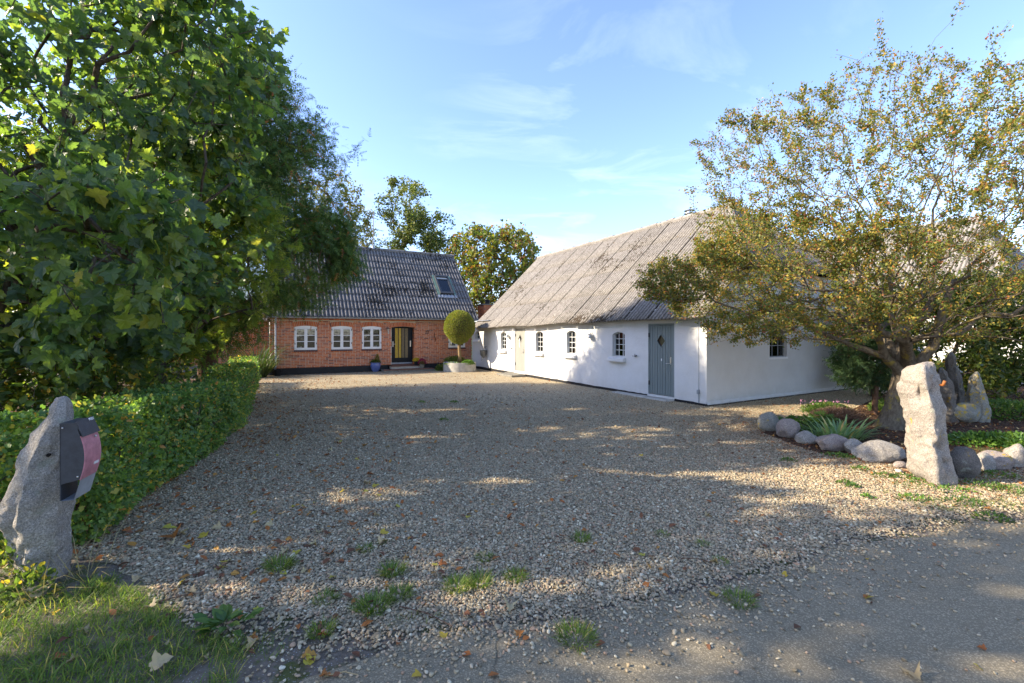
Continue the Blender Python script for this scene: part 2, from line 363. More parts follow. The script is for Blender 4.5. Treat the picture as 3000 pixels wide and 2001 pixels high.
M['l_yew'] = leafmat('yew_needles', [(0.0, (0.046, 0.086, 0.033)), (0.5, (0.086, 0.143, 0.039)), (0.90, (0.157, 0.217, 0.051)), (0.965, (0.248, 0.239, 0.060)), (0.975, (0.396, 0.143, 0.053)), (1.0, (0.429, 0.128, 0.053))], 0.28, 0.6, 0.2, tgain=1.6)
M['l_haw'] = leafmat('hawthorn_leaf', [(0.0, (0.070, 0.097, 0.029)), (0.4, (0.139, 0.163, 0.037)), (0.66, (0.230, 0.209, 0.042)), (0.84, (0.416, 0.261, 0.042)), (0.93, (0.307, 0.131, 0.042)), (1.0, (0.201, 0.072, 0.042))], 0.35, 0.5, 0.3, tgain=1.5)
M['l_hedge'] = leafmat('hedge_leaf', [(0.0, (0.068, 0.128, 0.043)), (0.5, (0.124, 0.209, 0.060)), (0.88, (0.211, 0.289, 0.069)), (0.97, (0.534, 0.380, 0.069)), (1.0, (0.489, 0.216, 0.077))], 0.4, 0.45, 0.35, tgain=2.0)
M['l_beech'] = leafmat('beech_leaf', [(0.0, (0.037, 0.059, 0.020)), (0.6, (0.092, 0.126, 0.031)), (0.9, (0.200, 0.196, 0.042)), (1.0, (0.308, 0.182, 0.042))], 0.4, 0.45, 0.35, tgain=1.8)
M['l_autumn'] = leafmat('autumn_leaf', [(0.0, (0.074, 0.115, 0.030)), (0.45, (0.162, 0.189, 0.038)), (0.75, (0.284, 0.243, 0.041)), (0.9, (0.270, 0.115, 0.041)), (1.0, (0.189, 0.068, 0.034))], 0.35, 0.5, 0.3, tgain=1.5)
M['l_gold'] = leafmat('golden_leaf', [(0.0, (0.14, 0.13, 0.04)), (0.5, (0.26, 0.22, 0.06)), (1.0, (0.16, 0.14, 0.04))], 0.35, 0.5, 0.3, tgain=1.4)
M['l_back'] = leafmat('distant_ash_leaf', [(0.0, (0.078, 0.111, 0.033)), (0.5, (0.130, 0.163, 0.042)), (1.0, (0.247, 0.221, 0.052))], 0.35, 0.5, 0.3, tgain=1.5)
M['l_box'] = leafmat('clipped_conifer_leaf', [(0.0, (0.169, 0.192, 0.046)), (0.55, (0.266, 0.283, 0.064)), (0.9, (0.362, 0.354, 0.069)), (1.0, (0.338, 0.172, 0.069))], 0.25, 0.6, 0.2, tgain=1.4)
M['l_conifer'] = leafmat('small_conifer_needles', [(0.0, (0.029, 0.058, 0.029)), (0.6, (0.052, 0.098, 0.042)), (1.0, (0.098, 0.143, 0.058))], 0.25, 0.6, 0.2, tgain=1.4)
M['grass'] = leafmat('grass_blade', [(0.0, (0.078, 0.124, 0.027)), (0.6, (0.138, 0.210, 0.038)), (0.9, (0.224, 0.262, 0.045)), (1.0, (0.483, 0.349, 0.135))], 0.4, 0.5, 0.3, tgain=1.8)
M['reed'] = leafmat('reed_blade', [(0.0, (0.035, 0.060, 0.020)), (0.7, (0.060, 0.095, 0.028)), (1.0, (0.13, 0.13, 0.05))], 0.3, 0.5, 0.3, tgain=1.4)
M['straw'] = leafmat('dry_straw', [(0.0, (0.28, 0.22, 0.11)), (1.0, (0.42, 0.35, 0.18))], 0.2, 0.6, 0.2, tgain=1.0)
M['iris'] = leafmat('iris_blade', [(0.0, (0.167, 0.273, 0.147)), (0.7, (0.273, 0.390, 0.195)), (0.93, (0.390, 0.468, 0.195)), (1.0, (0.663, 0.390, 0.137))], 0.3, 0.45, 0.35, tgain=1.2)
M['helle'] = leafmat('hellebore_leaf', [(0.0, (0.061, 0.133, 0.031)), (0.7, (0.112, 0.204, 0.036)), (1.0, (0.184, 0.265, 0.041))], 0.3, 0.4, 0.4, tgain=1.5)
M['weed'] = leafmat('weed_leaf', [(0.0, (0.054, 0.111, 0.028)), (0.8, (0.104, 0.172, 0.033)), (1.0, (0.207, 0.221, 0.044))], 0.35, 0.45, 0.35, tgain=1.6)
M['heather'] = leafmat('brown_seed_heads', [(0.0, (0.15, 0.085, 0.06)), (1.0, (0.26, 0.16, 0.12))], 0.2, 0.8, 0.1, tgain=0.8)
M['dry_o'] = leafmat('dry_orange_leaf', [(0.0, (0.36, 0.14, 0.035)), (0.5, (0.30, 0.10, 0.03)), (1.0, (0.42, 0.22, 0.05))], 0.15, 0.6, 0.25, tgain=0.9, tcol=(1, 0.8, 0.5))
M['dry_b'] = leafmat('dry_brown_leaf', [(0.0, (0.13, 0.055, 0.03)), (0.5, (0.20, 0.085, 0.045)), (1.0, (0.10, 0.05, 0.03))], 0.1, 0.7, 0.2, tgain=0.8, tcol=(1, 0.8, 0.5))
M['dry_y'] = leafmat('fallen_yellow_leaf', [(0.0, (0.50, 0.33, 0.04)), (1.0, (0.42, 0.38, 0.06))], 0.2, 0.55, 0.25, tgain=1.0, tcol=(1, 0.9, 0.4))
M['dry_p'] = leafmat('pale_dry_leaf', [(0.0, (0.46, 0.36, 0.20)), (1.0, (0.38, 0.28, 0.15))], 0.1, 0.7, 0.2, tgain=0.8, tcol=(1, 0.8, 0.5))
M['berry'] = plain('red_berry', (0.33, 0.02, 0.015), 0.3, 0.5)

def gravelmat():
    n = NT('gravel_surface'); w = n.pos()
    cc = n.vor(48, out='Color', vec=w); d = n.vor(48, vec=w)
    v = n.sepz(cc, 'X')
    c = n.ramp(v, [(0.0, (0.16, 0.14, 0.11)), (0.25, (0.29, 0.255, 0.20)), (0.5, (0.42, 0.37, 0.29)), (0.72, (0.36, 0.27, 0.18)), (0.88, (0.56, 0.50, 0.40)), (1.0, (0.70, 0.64, 0.54))])
    c = n.mix(n.ramp(d, [(0.45, 0.0), (0.85, 0.7)]), c, (0.10, 0.085, 0.065))
    big = n.noise(0.45, 4, 0.6); c = n.mix(n.ramp(big, [(0.4, 0.0), (0.7, 0.30)]), c, (0.24, 0.175, 0.12))
    lv = n.vor(14, out='Color'); ld = n.vor(14)
    k = n.math('MULTIPLY', n.ramp(n.sepz(lv, 'Y'), [(0.90, 0.0), (0.905, 1.0)]), n.ramp(ld, [(0.22, 1.0), (0.30, 0.0)]))
    c = n.mix(k, c, n.ramp(n.sepz(lv, 'X'), [(0.0, (0.20, 0.07, 0.03)), (1.0, (0.33, 0.17, 0.06))]))
    c = n.mix(1.0, c, (1.06, 1.02, 0.84), 'MULTIPLY')
    n.bump(n.math('SUBTRACT', 1.0, d), 0.8, 0.02)
    return n.fin(c, 0.85, 0.2)
M['gravel'] = gravelmat()
def pebblemat():
    n = NT('pebble'); r = n.t.nodes.new('ShaderNodeObjectInfo').outputs['Random']
    c = n.ramp(r, [(0.0, (0.13, 0.115, 0.09)), (0.2, (0.24, 0.21, 0.165)), (0.38, (0.35, 0.305, 0.235)), (0.55, (0.29, 0.22, 0.15)), (0.7, (0.39, 0.345, 0.275)), (0.84, (0.34, 0.22, 0.16)), (0.94, (0.47, 0.42, 0.34)), (1.0, (0.58, 0.54, 0.46))])
    c = n.mix(0.5, c, n.ramp(n.noise(120, 3, 0.7), [(0.3, 0.7), (0.7, 1.25)]), 'MULTIPLY')
    c = n.mix(1.0, c, (1.06, 1.02, 0.84), 'MULTIPLY')
    return n.fin(c, 0.75, 0.25)
M['pebble'] = pebblemat()
def asphalt():
    n = NT('old_asphalt'); a = n.noise(1.4, 5, 0.6); c = n.mix(a, (0.19, 0.165, 0.128), (0.27, 0.237, 0.187))
    v = n.vor(140, out='Color'); c = n.mix(0.55, c, n.ramp(n.sepz(v, 'X'), [(0.0, 0.55), (0.7, 1.0), (1.0, 2.1)]), 'MULTIPLY')
    c = n.mix(n.ramp(n.noise(4, 6, 0.7), [(0.55, 0.0), (0.72, 0.5)]), c, (0.21, 0.19, 0.16))
    cr = n.vor(0.9, feature='DISTANCE_TO_EDGE', vec=n.mix(0.12, n.pos(), n.noise(3, 4, 0.6, col=True)))
    crm = n.math('MULTIPLY', n.ramp(cr, [(0.0, 1.0), (0.008, 0.0)]), n.ramp(n.noise(0.7, 2), [(0.52, 0.0), (0.6, 1.0)]))
    c = n.mix(n.math('MULTIPLY', crm, 0.7), c, (0.03, 0.03, 0.028))
    c = n.mix(1.0, c, (1.06, 1.02, 0.84), 'MULTIPLY')
    n.bump(n.math('SUBTRACT', n.math('ADD', n.noise(90, 4, 0.8), n.math('MULTIPLY', n.noise(9, 3), 1.5)), crm), 0.9, 0.008)
    return n.fin(c, 0.85, 0.2)
M['asphalt'] = asphalt()
def groundmat():
    n = NT('dirt_and_moss'); a = n.noise(3.5, 7, 0.7)
    c = n.mix(n.ramp(n.noise(22, 5, 0.7), [(0.3, 0.0), (0.7, 1.0)]), (0.105, 0.085, 0.062), (0.20, 0.17, 0.13))
    c = n.mix(n.ramp(a, [(0.50, 0.0), (0.60, 0.85)]), c, (0.070, 0.085, 0.020))
    c = n.mix(n.ramp(n.vor(70), [(0.18, 0.9), (0.30, 0.0)]), c, n.ramp(n.sepz(n.vor(70, out='Color')), [(0, (0.1, 0.095, 0.09)), (1, (0.36, 0.34, 0.31))]))
    far = n.math('GREATER_THAN', n.sepz(n.pos(), 'Y'), 26.0)
    c = n.mix(far, c, (0.07, 0.10, 0.03))
    n.bump(n.math('ADD', n.noise(14, 6, 0.7), n.math('MULTIPLY', n.noise(80, 4), 0.4)), 0.6, 0.02)
    return n.fin(c, 0.95, 0.1)
M['ground'] = groundmat()
def mulch():
    n = NT('leaf_mulch'); v = n.vor(34, out='Color'); d = n.vor(34)
    c = n.ramp(n.sepz(v, 'X'), [(0.0, (0.035, 0.024, 0.018)), (0.5, (0.085, 0.045, 0.028)), (0.8, (0.15, 0.075, 0.04)), (1.0, (0.22, 0.15, 0.09))])
    c = n.mix(n.ramp(d, [(0.4, 0.0), (0.8, 0.8)]), c, (0.02, 0.016, 0.012))
    c = n.mix(n.ramp(n.noise(2.2, 5, 0.7), [(0.60, 0.0), (0.70, 0.5)]), c, (0.05, 0.075, 0.02))
    n.bump(n.math('SUBTRACT', n.noise(20, 6, 0.7), d), 0.9, 0.03)
    return n.fin(c, 0.95, 0.1)
M['mulch'] = mulch()

# ------------------------------------------------------------------ ground
def inpoly(P, poly):
    x, y = P[:, 0], P[:, 1]; ins = np.zeros(len(P), bool); n = len(poly)
    for i in range(n):
        x0, y0 = poly[i]; x1, y1 = poly[(i+1) % n]
        c = ((y0 > y) != (y1 > y)) & (x < (x1-x0)*(y-y0)/((y1-y0) or 1e-9)+x0); ins ^= c
    return ins
def edge_dist(P, line):
    """distance from points to an open polyline"""
    best = np.full(len(P), 1e9)
    for (x0, y0), (x1, y1) in zip(line[:-1], line[1:]):
        d = np.array([x1-x0, y1-y0]); L = (d**2).sum() or 1e-9
        t = np.clip(((P[:, 0]-x0)*d[0]+(P[:, 1]-y0)*d[1])/L, 0, 1)
        best = np.minimum(best, np.hypot(P[:, 0]-x0-t*d[0], P[:, 1]-y0-t*d[1]))
    return best
def rough_line(pts, amp, step, seed=0):
    out = []
    for (x0, y0), (x1, y1) in zip(pts[:-1], pts[1:]):
        L = math.hypot(x1-x0, y1-y0); n = max(1, int(L/step)); nx, ny = -(y1-y0)/(L or 1), (x1-x0)/(L or 1)
        for i in range(n):
            t = i/n; x, y = x0+(x1-x0)*t, y0+(y1-y0)*t
            k = amp*(noise.noise(Vector((x*3, y*3, seed)))+0.4*noise.noise(Vector((x*8, y*8, seed+3))))
            out.append((x+nx*k, y+ny*k))
    out.append(pts[-1]); return out
def fill(poly):
    from mathutils.geometry import delaunay_2d_cdt
    pts = [Vector(p) for p in poly]; n = len(pts)
    V, _, F, _, _, _ = delaunay_2d_cdt(pts, [(i, (i+1) % n) for i in range(n)], [], 1, 1e-5)
    out = []
    for f in F:
        a, b, c = (V[i] for i in f[:3]); out.append(tuple(f) if (b-a).cross(c-a) > 0 else tuple(f)[::-1])
    return [tuple(v) for v in V], out
def sheet(name, poly, z, mat, kind='structure', cell=None, hfun=None, edge_drop=0):
    """flat polygon; with a cell size it is cut into a grid and given relief"""
    V, F = fill(poly)
    me = bpy.data.meshes.new(name); me.from_pydata([(v[0], v[1], z) for v in V], [], F); me.materials.append(mat)
    o = link(name, me); o['kind'] = kind; return o

# the earth under everything, out to the horizon
def ground_mesh():
    xs = np.concatenate([[-900, -300, -100, -40, -22], np.arange(-14, 22.01, 0.5), [30, 60, 120, 300, 900]])
    ys = np.concatenate([[-400, -100, -30, -12], np.arange(-6, 30.01, 0.5), [40, 60, 100, 300, 900]])
    X, Y = np.meshgrid(xs, ys); Z = np.zeros_like(X)
    V = np.stack([X, Y, Z], -1).reshape(-1, 3); nx, ny = len(xs), len(ys)
    i = np.arange(nx-1)[None, :]+np.arange(ny-1)[:, None]*nx
    F = np.stack([i, i+1, i+nx+1, i+nx], -1).reshape(-1, 4)
    return mesh_np('ground', V, F, M['ground'])
link('ground', ground_mesh())['kind'] = 'structure'

road_px = [(893, 2001), (976, 1968), (1180, 1888), (1340, 1855), (1500, 1832), (1690, 1812), (1857, 1774), (1960, 1745), (2061, 1722), (2180, 1708), (2297, 1672), (2400, 1632), (2482, 1597), (2580, 1592), (2712, 1577), (2800, 1545), (2872, 1532), (3000, 1538)]
road_edge = [G(*p) for p in road_px]
road_edge = [(-2.9, -0.6), (-1.9, 1.25)] + road_edge + [(7.5, 5.6), (14, 8.2), (30, 13)]
road_rough = rough_line(road_edge, 0.06, 0.08, 2)
road_poly = road_rough + [(34, -9), (-9, -9)]
def road():
    zt = 0.016; V, F = fill(road_poly); V = [(v[0], v[1], zt) for v in V]
    for a, b in zip(road_rough[:-1], road_rough[1:]):
        k = len(V); V += [(a[0], a[1], zt), (b[0], b[1], zt), (b[0]-0.01, b[1]+0.03, 0.0005), (a[0]-0.01, a[1]+0.03, 0.0005)]; F.append((k, k+1, k+2, k+3))
    me = bpy.data.meshes.new('road'); me.from_pydata(V, [], F); me.materials.append(M['asphalt'])
    link('road', me)['kind'] = 'structure'
road()

# hedge line, bed line
hedge_foot = [(-3.45, 3.7), (-3.75, 4.8), (-4.25, 6.6), (-5.0, 8.6), (-5.9, 10.3), (-7.6, 13.3), (-9.3, 16.4)]
bed_px = [(2232, 1268), (2290, 1292), (2345, 1312), (2420, 1335), (2500, 1342), (2560, 1350), (2670, 1368), (2760, 1405), (2860, 1395), (2960, 1375), (3060, 1372)]
bed_edge = [G(*p) for p in bed_px]
gravel_front = [G(*p) for p in [(230, 1640), (330, 1650), (430, 1720), (560, 1790), (760, 1810), (900, 1800), (1040, 1850), (1300, 1830), (1500, 1812), (1700, 1785), (1860, 1750), (2060, 1695), (2290, 1640), (2480, 1570), (2700, 1520), (2860, 1480), (3010, 1470)]]
gravel_poly = rough_line(gravel_front, 0.08, 0.10, 9) + bed_edge[::-1] + [(8.5, 11.0), (12.6, 14.7), (11.6, 15.3), (4.955, 11.3), (-2.17, 24.07), (-10.9, 19.3), (-14, 17.8), (-10.6, 15.8)] + [(x-0.4, y) for x, y in hedge_foot[::-1]]
sheet('gravel_yard', gravel_poly, 0.004, M['gravel'])
bed_poly = bed_edge + [(16, 6.2), (26, 11), (26, 18), (13.2, 16.0), (12.6, 14.7), (8.5, 11.0), G(2250, 1235)]
sheet('hedgerow_soil', [(x-0.55, y) for x, y in hedge_foot]+[(-13.5, 18.2), (-24, 14), (-24, 2.5), (-6, 3.0)], 0.008, M['mulch'])
sheet('planting_bed_soil', rough_line(bed_poly + [bed_poly[0]], 0.05, 0.3, 5)[:-1], 0.012, M['mulch'])

# ------------------------------------------------------------------ brick farmhouse
H0 = Vector((-2.17, 24.07, 0)); HU = Vector((0.879, 0.476, 0)).normalized(); HV = Vector((-HU.y, HU.x, 0))
HL = 9.63
HO = H0 - HU * HL
def frame(o, x, y): return Matrix(((x.x, y.x, 0, o.x), (x.y, y.y, 0, o.y), (0, 0, 1, o.z), (0, 0, 0, 1)))
HM = frame(HO, HU, HV)
def hx(px):
    """where a picture column meets the house front, metres from its left corner"""
    r = (px-CX)/FPX; return (r*HO.y - HO.x)/(HU.x - r*HU.y)
def hz(px, py, yo=0.0):
    p = HO + HU*hx(px) + HV*yo; return CAMZ - (py-HY)/FPX*p.y
BC = Vector((4.955, 11.3, 0)); BX = Vector((0.487, -0.873, 0)).normalized(); BY = Vector((-BX.y, BX.x, 0)); BL = 14.62
BO = BC - BX * BL
BM = frame(BO, BX, BY)
def bx(px):
    r = (px-CX)/FPX; return (r*BO.y - BO.x)/(BX.x - r*BX.y)
def bz(px, py): p = BO + BX*bx(px); return CAMZ - (py-HY)/FPX*p.y

def arch_z(x, x0, x1, z1, rise):
    if rise <= 0: return z1
    w = (x1-x0)/2; t = (x-(x0+x1)/2)/w
    R = (w*w+rise*rise)/(2*rise); return z1-rise + math.sqrt(max(R*R-(t*w)**2, 0))-(R-rise)
def wall_mb(x0, x1, z0, ztop, ops, reveal=0.2, thick=0.3, mb=None, breaks=()):
    """wall in the x,z plane at y=0 with arched openings (xa,xb,za,zb,rise); ztop is a function of x"""
    mb = mb or MB(); ops = sorted(ops); cur = x0; N = 8
    zt = ztop if callable(ztop) else (lambda x: ztop)
    def panel(a, b, zlo_a, zlo_b, za, zb):
        bs = [q for q in breaks if a+1e-4 < q < b-1e-4]
        if bs and za == zt(a) and zb == zt(b):
            c = [a]+bs+[b]
            for p, q in zip(c[:-1], c[1:]):
                zl = lambda x: zlo_a+(zlo_b-zlo_a)*(x-a)/(b-a)
                mb.quad((p, 0, zl(p)), (q, 0, zl(q)), (q, 0, zt(q)), (p, 0, zt(p)))
            return
        mb.quad((a, 0, zlo_a), (b, 0, zlo_b), (b, 0, zb), (a, 0, za))
    for (a, b, za, zb, rise) in ops:
        panel(cur, a, z0, z0, zt(cur), zt(a))
        if za > z0: panel(a, b, z0, z0, za, za)
        xs = [a+(b-a)*i/N for i in range(N+1)]; zs = [arch_z(x, a, b, zb, rise) for x in xs]
        for i in range(N): 
            panel(xs[i], xs[i+1], zs[i], zs[i+1], zt(xs[i]), zt(xs[i+1]))
            mb.quad((xs[i], 0, zs[i]), (xs[i+1], 0, zs[i+1]), (xs[i+1], reveal, zs[i+1]), (xs[i], reveal, zs[i]))
        mb.quad((a, 0, za), (a, reveal, za), (a, reveal, zs[0]), (a, 0, zs[0]))
        mb.quad((b, 0, zs[-1]), (b, reveal, zs[-1]), (b, reveal, za), (b, 0, za))
        mb.quad((a, 0, za), (b, 0, za), (b, reveal, za), (a, reveal, za))
        cur = b
        # inner ring so that no light leaks round the frame
    panel(cur, x1, z0, z0, zt(cur), zt(x1))
    return mb

house = thing('farmhouse', 'red brick farmhouse with grey corrugated roof and white windows across the yard', 'house', mat=HM)
EH = 2.60                       # eaves
W = []                          # windows of the front: x0,x1,z0,z1
for (pa, pb, pt, pbm) in ((863, 928.5, 957, 1026), (971.3, 1031.2, 956, 1022.5), (1060.7, 1117.2, 956, 1021), (1314, 1362, 958, 1018)):
    a, b = hx(pa), hx(pb); pm = (pa+pb)/2
    W.append((a, b, hz(pm, pbm), hz(pm, pt)+0.02))
zt_ = sum(w[3] for w in W[:3])/3; zb_ = sum(w[2] for w in W[:3])/3
W = [(a, b, zb_, zt_) for a, b, _, _ in W]
DX0, DX1 = hx(1147.3), hx(1213.4); DZ0, DZ1 = 0.30, zt_ + 0.0
print('house', W, DX0, DX1, DZ1)
ops = [(a, b, z0, z1, 0.06) for a, b, z0, z1 in W] + [(DX0, DX1, DZ0, DZ1, 0.05)]
BZ = 0.30
wm = wall_mb(0.012, HL-0.012, BZ, EH-0.06, ops, reveal=0.16)
for v_i, v in enumerate(wm.v): wm.v[v_i] = (v[0], v[1]+0.007, v[2])
wm.build('wall', M['mortar'], house)
# gable ends and back
def gable_mb(x, d, zt, zr):
    return MB().add([(x, 0.012, 0), (x, d, 0), (x, d, zt), (x, d/2, zr), (x, 0.012, zt)], [(0, 1, 2, 3, 4)])
HD = 6.9; HR = 6.55
g = gable_mb(0.012, HD, EH-0.05, HR-0.1); g.add(gable_mb(HL-0.012, HD, EH-0.05, HR-0.1).v, [(0, 4, 3, 2, 1)])
g.quad((0, HD, 0), (0, HD, EH), (HL, HD, EH), (HL, HD, 0))
def bricktex():
    n = NT('brick_walling'); t = n.t.nodes.new('ShaderNodeTexBrick'); t.inputs['Scale'].default_value = 1.0
    t.inputs['Brick Width'].default_value = 0.24; t.inputs['Row Height'].default_value = 0.067; t.inputs['Mortar Size'].default_value = 0.012
    t.inputs['Color1'].default_value = (0.45, 0.16, 0.085, 1); t.inputs['Color2'].default_value = (0.33, 0.11, 0.065, 1); t.inputs['Mortar'].default_value = (0.46, 0.42, 0.36, 1)
    c = n.t.nodes.new('ShaderNodeCombineXYZ'); p = n.obj()
    n.set(c.inputs[0], n.math('ADD', n.sepz(p, 'X'), n.sepz(p, 'Y'))); n.set(c.inputs[1], n.sepz(p, 'Z')); n.t.links.new(c.outputs[0], t.inputs['Vector'])
    n.bump(n.math('SUBTRACT', 1.0, t.outputs['Fac']), 0.6, 0.01)
    return n.fin(t.outputs['Color'], 0.85, 0.15)
M['bricktex'] = bricktex()
g.build('gable_wall', M['bricktex'], house)
# plinth
pm = MB()
xs = np.linspace(0, HL, 60)
def plinth(mb, segs, top, out=0.035):
    for (a, b) in segs:
        n = max(2, int((b-a)/0.16)); xx = [a+(b-a)*i/n for i in range(n+1)]
        for i in range(n):
            def o_(x, z): return -(out + 0.018*noise.noise(Vector((x*3, z*5, 1))))
            def zt2(x): return top + 0.006*noise.noise(Vector((x*5, 0, 2)))
            A, B = xx[i], xx[i+1]; zs = [-0.05, top*0.35, top*0.7]
            rows = [[(x, o_(x, z), z) for x in (A, B)] for z in zs] + [[(x, o_(x, top), zt2(x)) for x in (A, B)], [(x, 0.012, zt2(x)+0.012) for x in (A, B)]]
            for r0, r1 in zip(rows[:-1], rows[1:]): mb.quad(r0[0], r0[1], r1[1], r1[0])
        for x in (a, b): mb.quad((x, -out-0.02, -0.05), (x, 0.02, -0.05), (x, 0.02, top), (x, -out-0.02, top))
plinth(pm, [(0, DX0-0.16)], BZ-0.005); pm2 = MB(); plinth(pm2, [(DX1+0.10, HL)], BZ-0.005); pm2.build('plinth', M['tar'], house)
pm.add([(0, -0.03, 0), (0, 3, 0), (0, 3, BZ), (0, -0.03, BZ)], [(3, 2, 1, 0)])
pm.build('plinth', M['tar'], house)

# bricks: stretcher-stretcher-header courses laid round the openings
cuts = [(a-0.004, b+0.004, z0, z1+0.0, 0) for a, b, z0, z1 in W] + [(DX0-0.004, DX1+0.004, DZ0, DZ1, 0)]
bricks = []; row = 0; zc = BZ+0.006; RH = 0.0667
while zc + 0.055 < EH-0.13:
    x = [0.0, -0.12, -0.36, -0.24][row % 4] ; k = row % 3
    while x < HL:
        L = 0.227 if k % 3 != 2 else 0.107
        a, b = max(x, 0.0), min(x+L, HL)
        segs = [(a, b)]
        for (ca, cb, cz0, cz1, _) in cuts:
            if zc+0.028 > cz0 and zc+0.028 < cz1 + 0.235*(1 if True else 0):
                hi = cz1; ex = 0.02 if zc+0.028 > hi-0.0 else 0.0
                A, B = ca-ex*3, cb+ex*3
                ns = []
                for s0, s1 in segs:
                    if s1 <= A or s0 >= B: ns.append((s0, s1)); continue
                    if s0 < A-0.03: ns.append((s0, A-0.006))
                    if s1 > B+0.03: ns.append((B+0.006, s1))
                segs = ns
        for s0, s1 in segs:
            if s1-s0 > 0.03: bricks.append((s0, s1, zc, L == 0.227 and abs(s1-s0-0.227) < 1e-3))
        x += L+0.013; k += 1
    row += 1; zc += RH
def brick_box(mb, a, b, z0, z1, proud=0.0, d=0.03):
    y0 = -proud; e = 0.003
    vs = [(a, y0+d, z0), (b, y0+d, z0), (b, y0+d, z1), (a, y0+d, z1), (a+e, y0, z0+e), (b-e, y0, z0+e), (b-e, y0, z1-e), (a+e, y0, z1-e)]
    mb.add(vs, [(4, 5, 6, 7), (0, 1, 5, 4), (1, 2, 6, 5), (2, 3, 7, 6), (3, 0, 4, 7)])
br = random.Random(3)
full = sorted([b for b in bricks if b[3]], key=lambda b: b[0])[:296]; fs = set(id(b) for b in full)
mb = MB(); brick_box(mb, 0, 0.227, 0, 0.054); bme = mb.mesh('brick', M['brick'])
for b in full:
    link('brick', bme, house, Matrix.Translation((b[0], -br.random()*0.004, b[2])))
mb = MB()
for b in bricks:
    if id(b) not in fs: brick_box(mb, b[0], b[1], b[2], b[2]+0.054, br.random()*0.004)
# soldier arches over the openings, corbelled header row under the gutter, sloped sill bricks
for (a, b, z0, z1) in W + [(DX0, DX1, DZ0, DZ1)]:
    n = int((b-a+0.1)/0.067); 
    for i in range(n):
        xa = a-0.05+(b-a+0.1)*i/n; xb = a-0.05+(b-a+0.1)*(i+1)/n-0.011; xm = (xa+xb)/2
        zb = arch_z(min(max(xm, a), b), a, b, z1, 0.055)+0.006; zt = zb+0.205; k = (xm-(a+b)/2)*0.10
        y0 = -0.004; vs = [(xa, 0.03, zb), (xb, 0.03, zb), (xb+k, 0.03, zt), (xa+k, 0.03, zt), (xa, y0, zb), (xb, y0, zb), (xb+k, y0, zt), (xa+k, y0, zt)]
        mb.add(vs, [(4, 5, 6, 7), (0, 1, 5, 4), (1, 2, 6, 5), (2, 3, 7, 6), (3, 0, 4, 7)])
for r_, (zz, st, pr) in enumerate(((EH-0.125, 0.24, 0.012),)):
    x = 0
    while x < HL-0.1: brick_box(mb, x, min(x+st-0.012, HL), zz, zz+0.055, pr, 0.045); x += st
x = 0.0
while x < HL-0.06: brick_box(mb, x, x+0.07, EH-0.063, EH-0.01, 0.055, 0.075); x += 0.145
# right-hand reveal of the door recess
for r_ in range(int((DZ1-DZ0)/RH)):
    z = DZ0+0.006+r_*RH; off = 0.0 if r_ % 2 else -0.12
    for y0 in (off, off+0.24):
        ya, yb = max(y0, 0.0), min(y0+0.228, 0.30)
        if yb-ya > 0.04: mb.add([(DX1+0.03, ya, z), (DX1+0.03, yb, z), (DX1+0.03, yb, z+0.055), (DX1+0.03, ya, z+0.055), (DX1-0.004, ya, z), (DX1-0.004, yb, z), (DX1-0.004, yb, z+0.055), (DX1-0.004, ya, z+0.055)], [(7, 6, 5, 4), (0, 1, 5, 4), (1, 2, 6, 5), (2, 3, 7, 6), (3, 0, 4, 7)])
tagit(mb.build('brickwork', M['brick'], house), kind='stuff')
MB().box(DX1, DX1+0.02, 0.01, 0.31, DZ0, DZ1).build('door_jamb', M['mortar'], house)
MB().box(DX0-0.1, DX1+0.1, 0.31, 0.34, DZ0, DZ1+0.2).build('door_surround', M['blackdoor'], house)

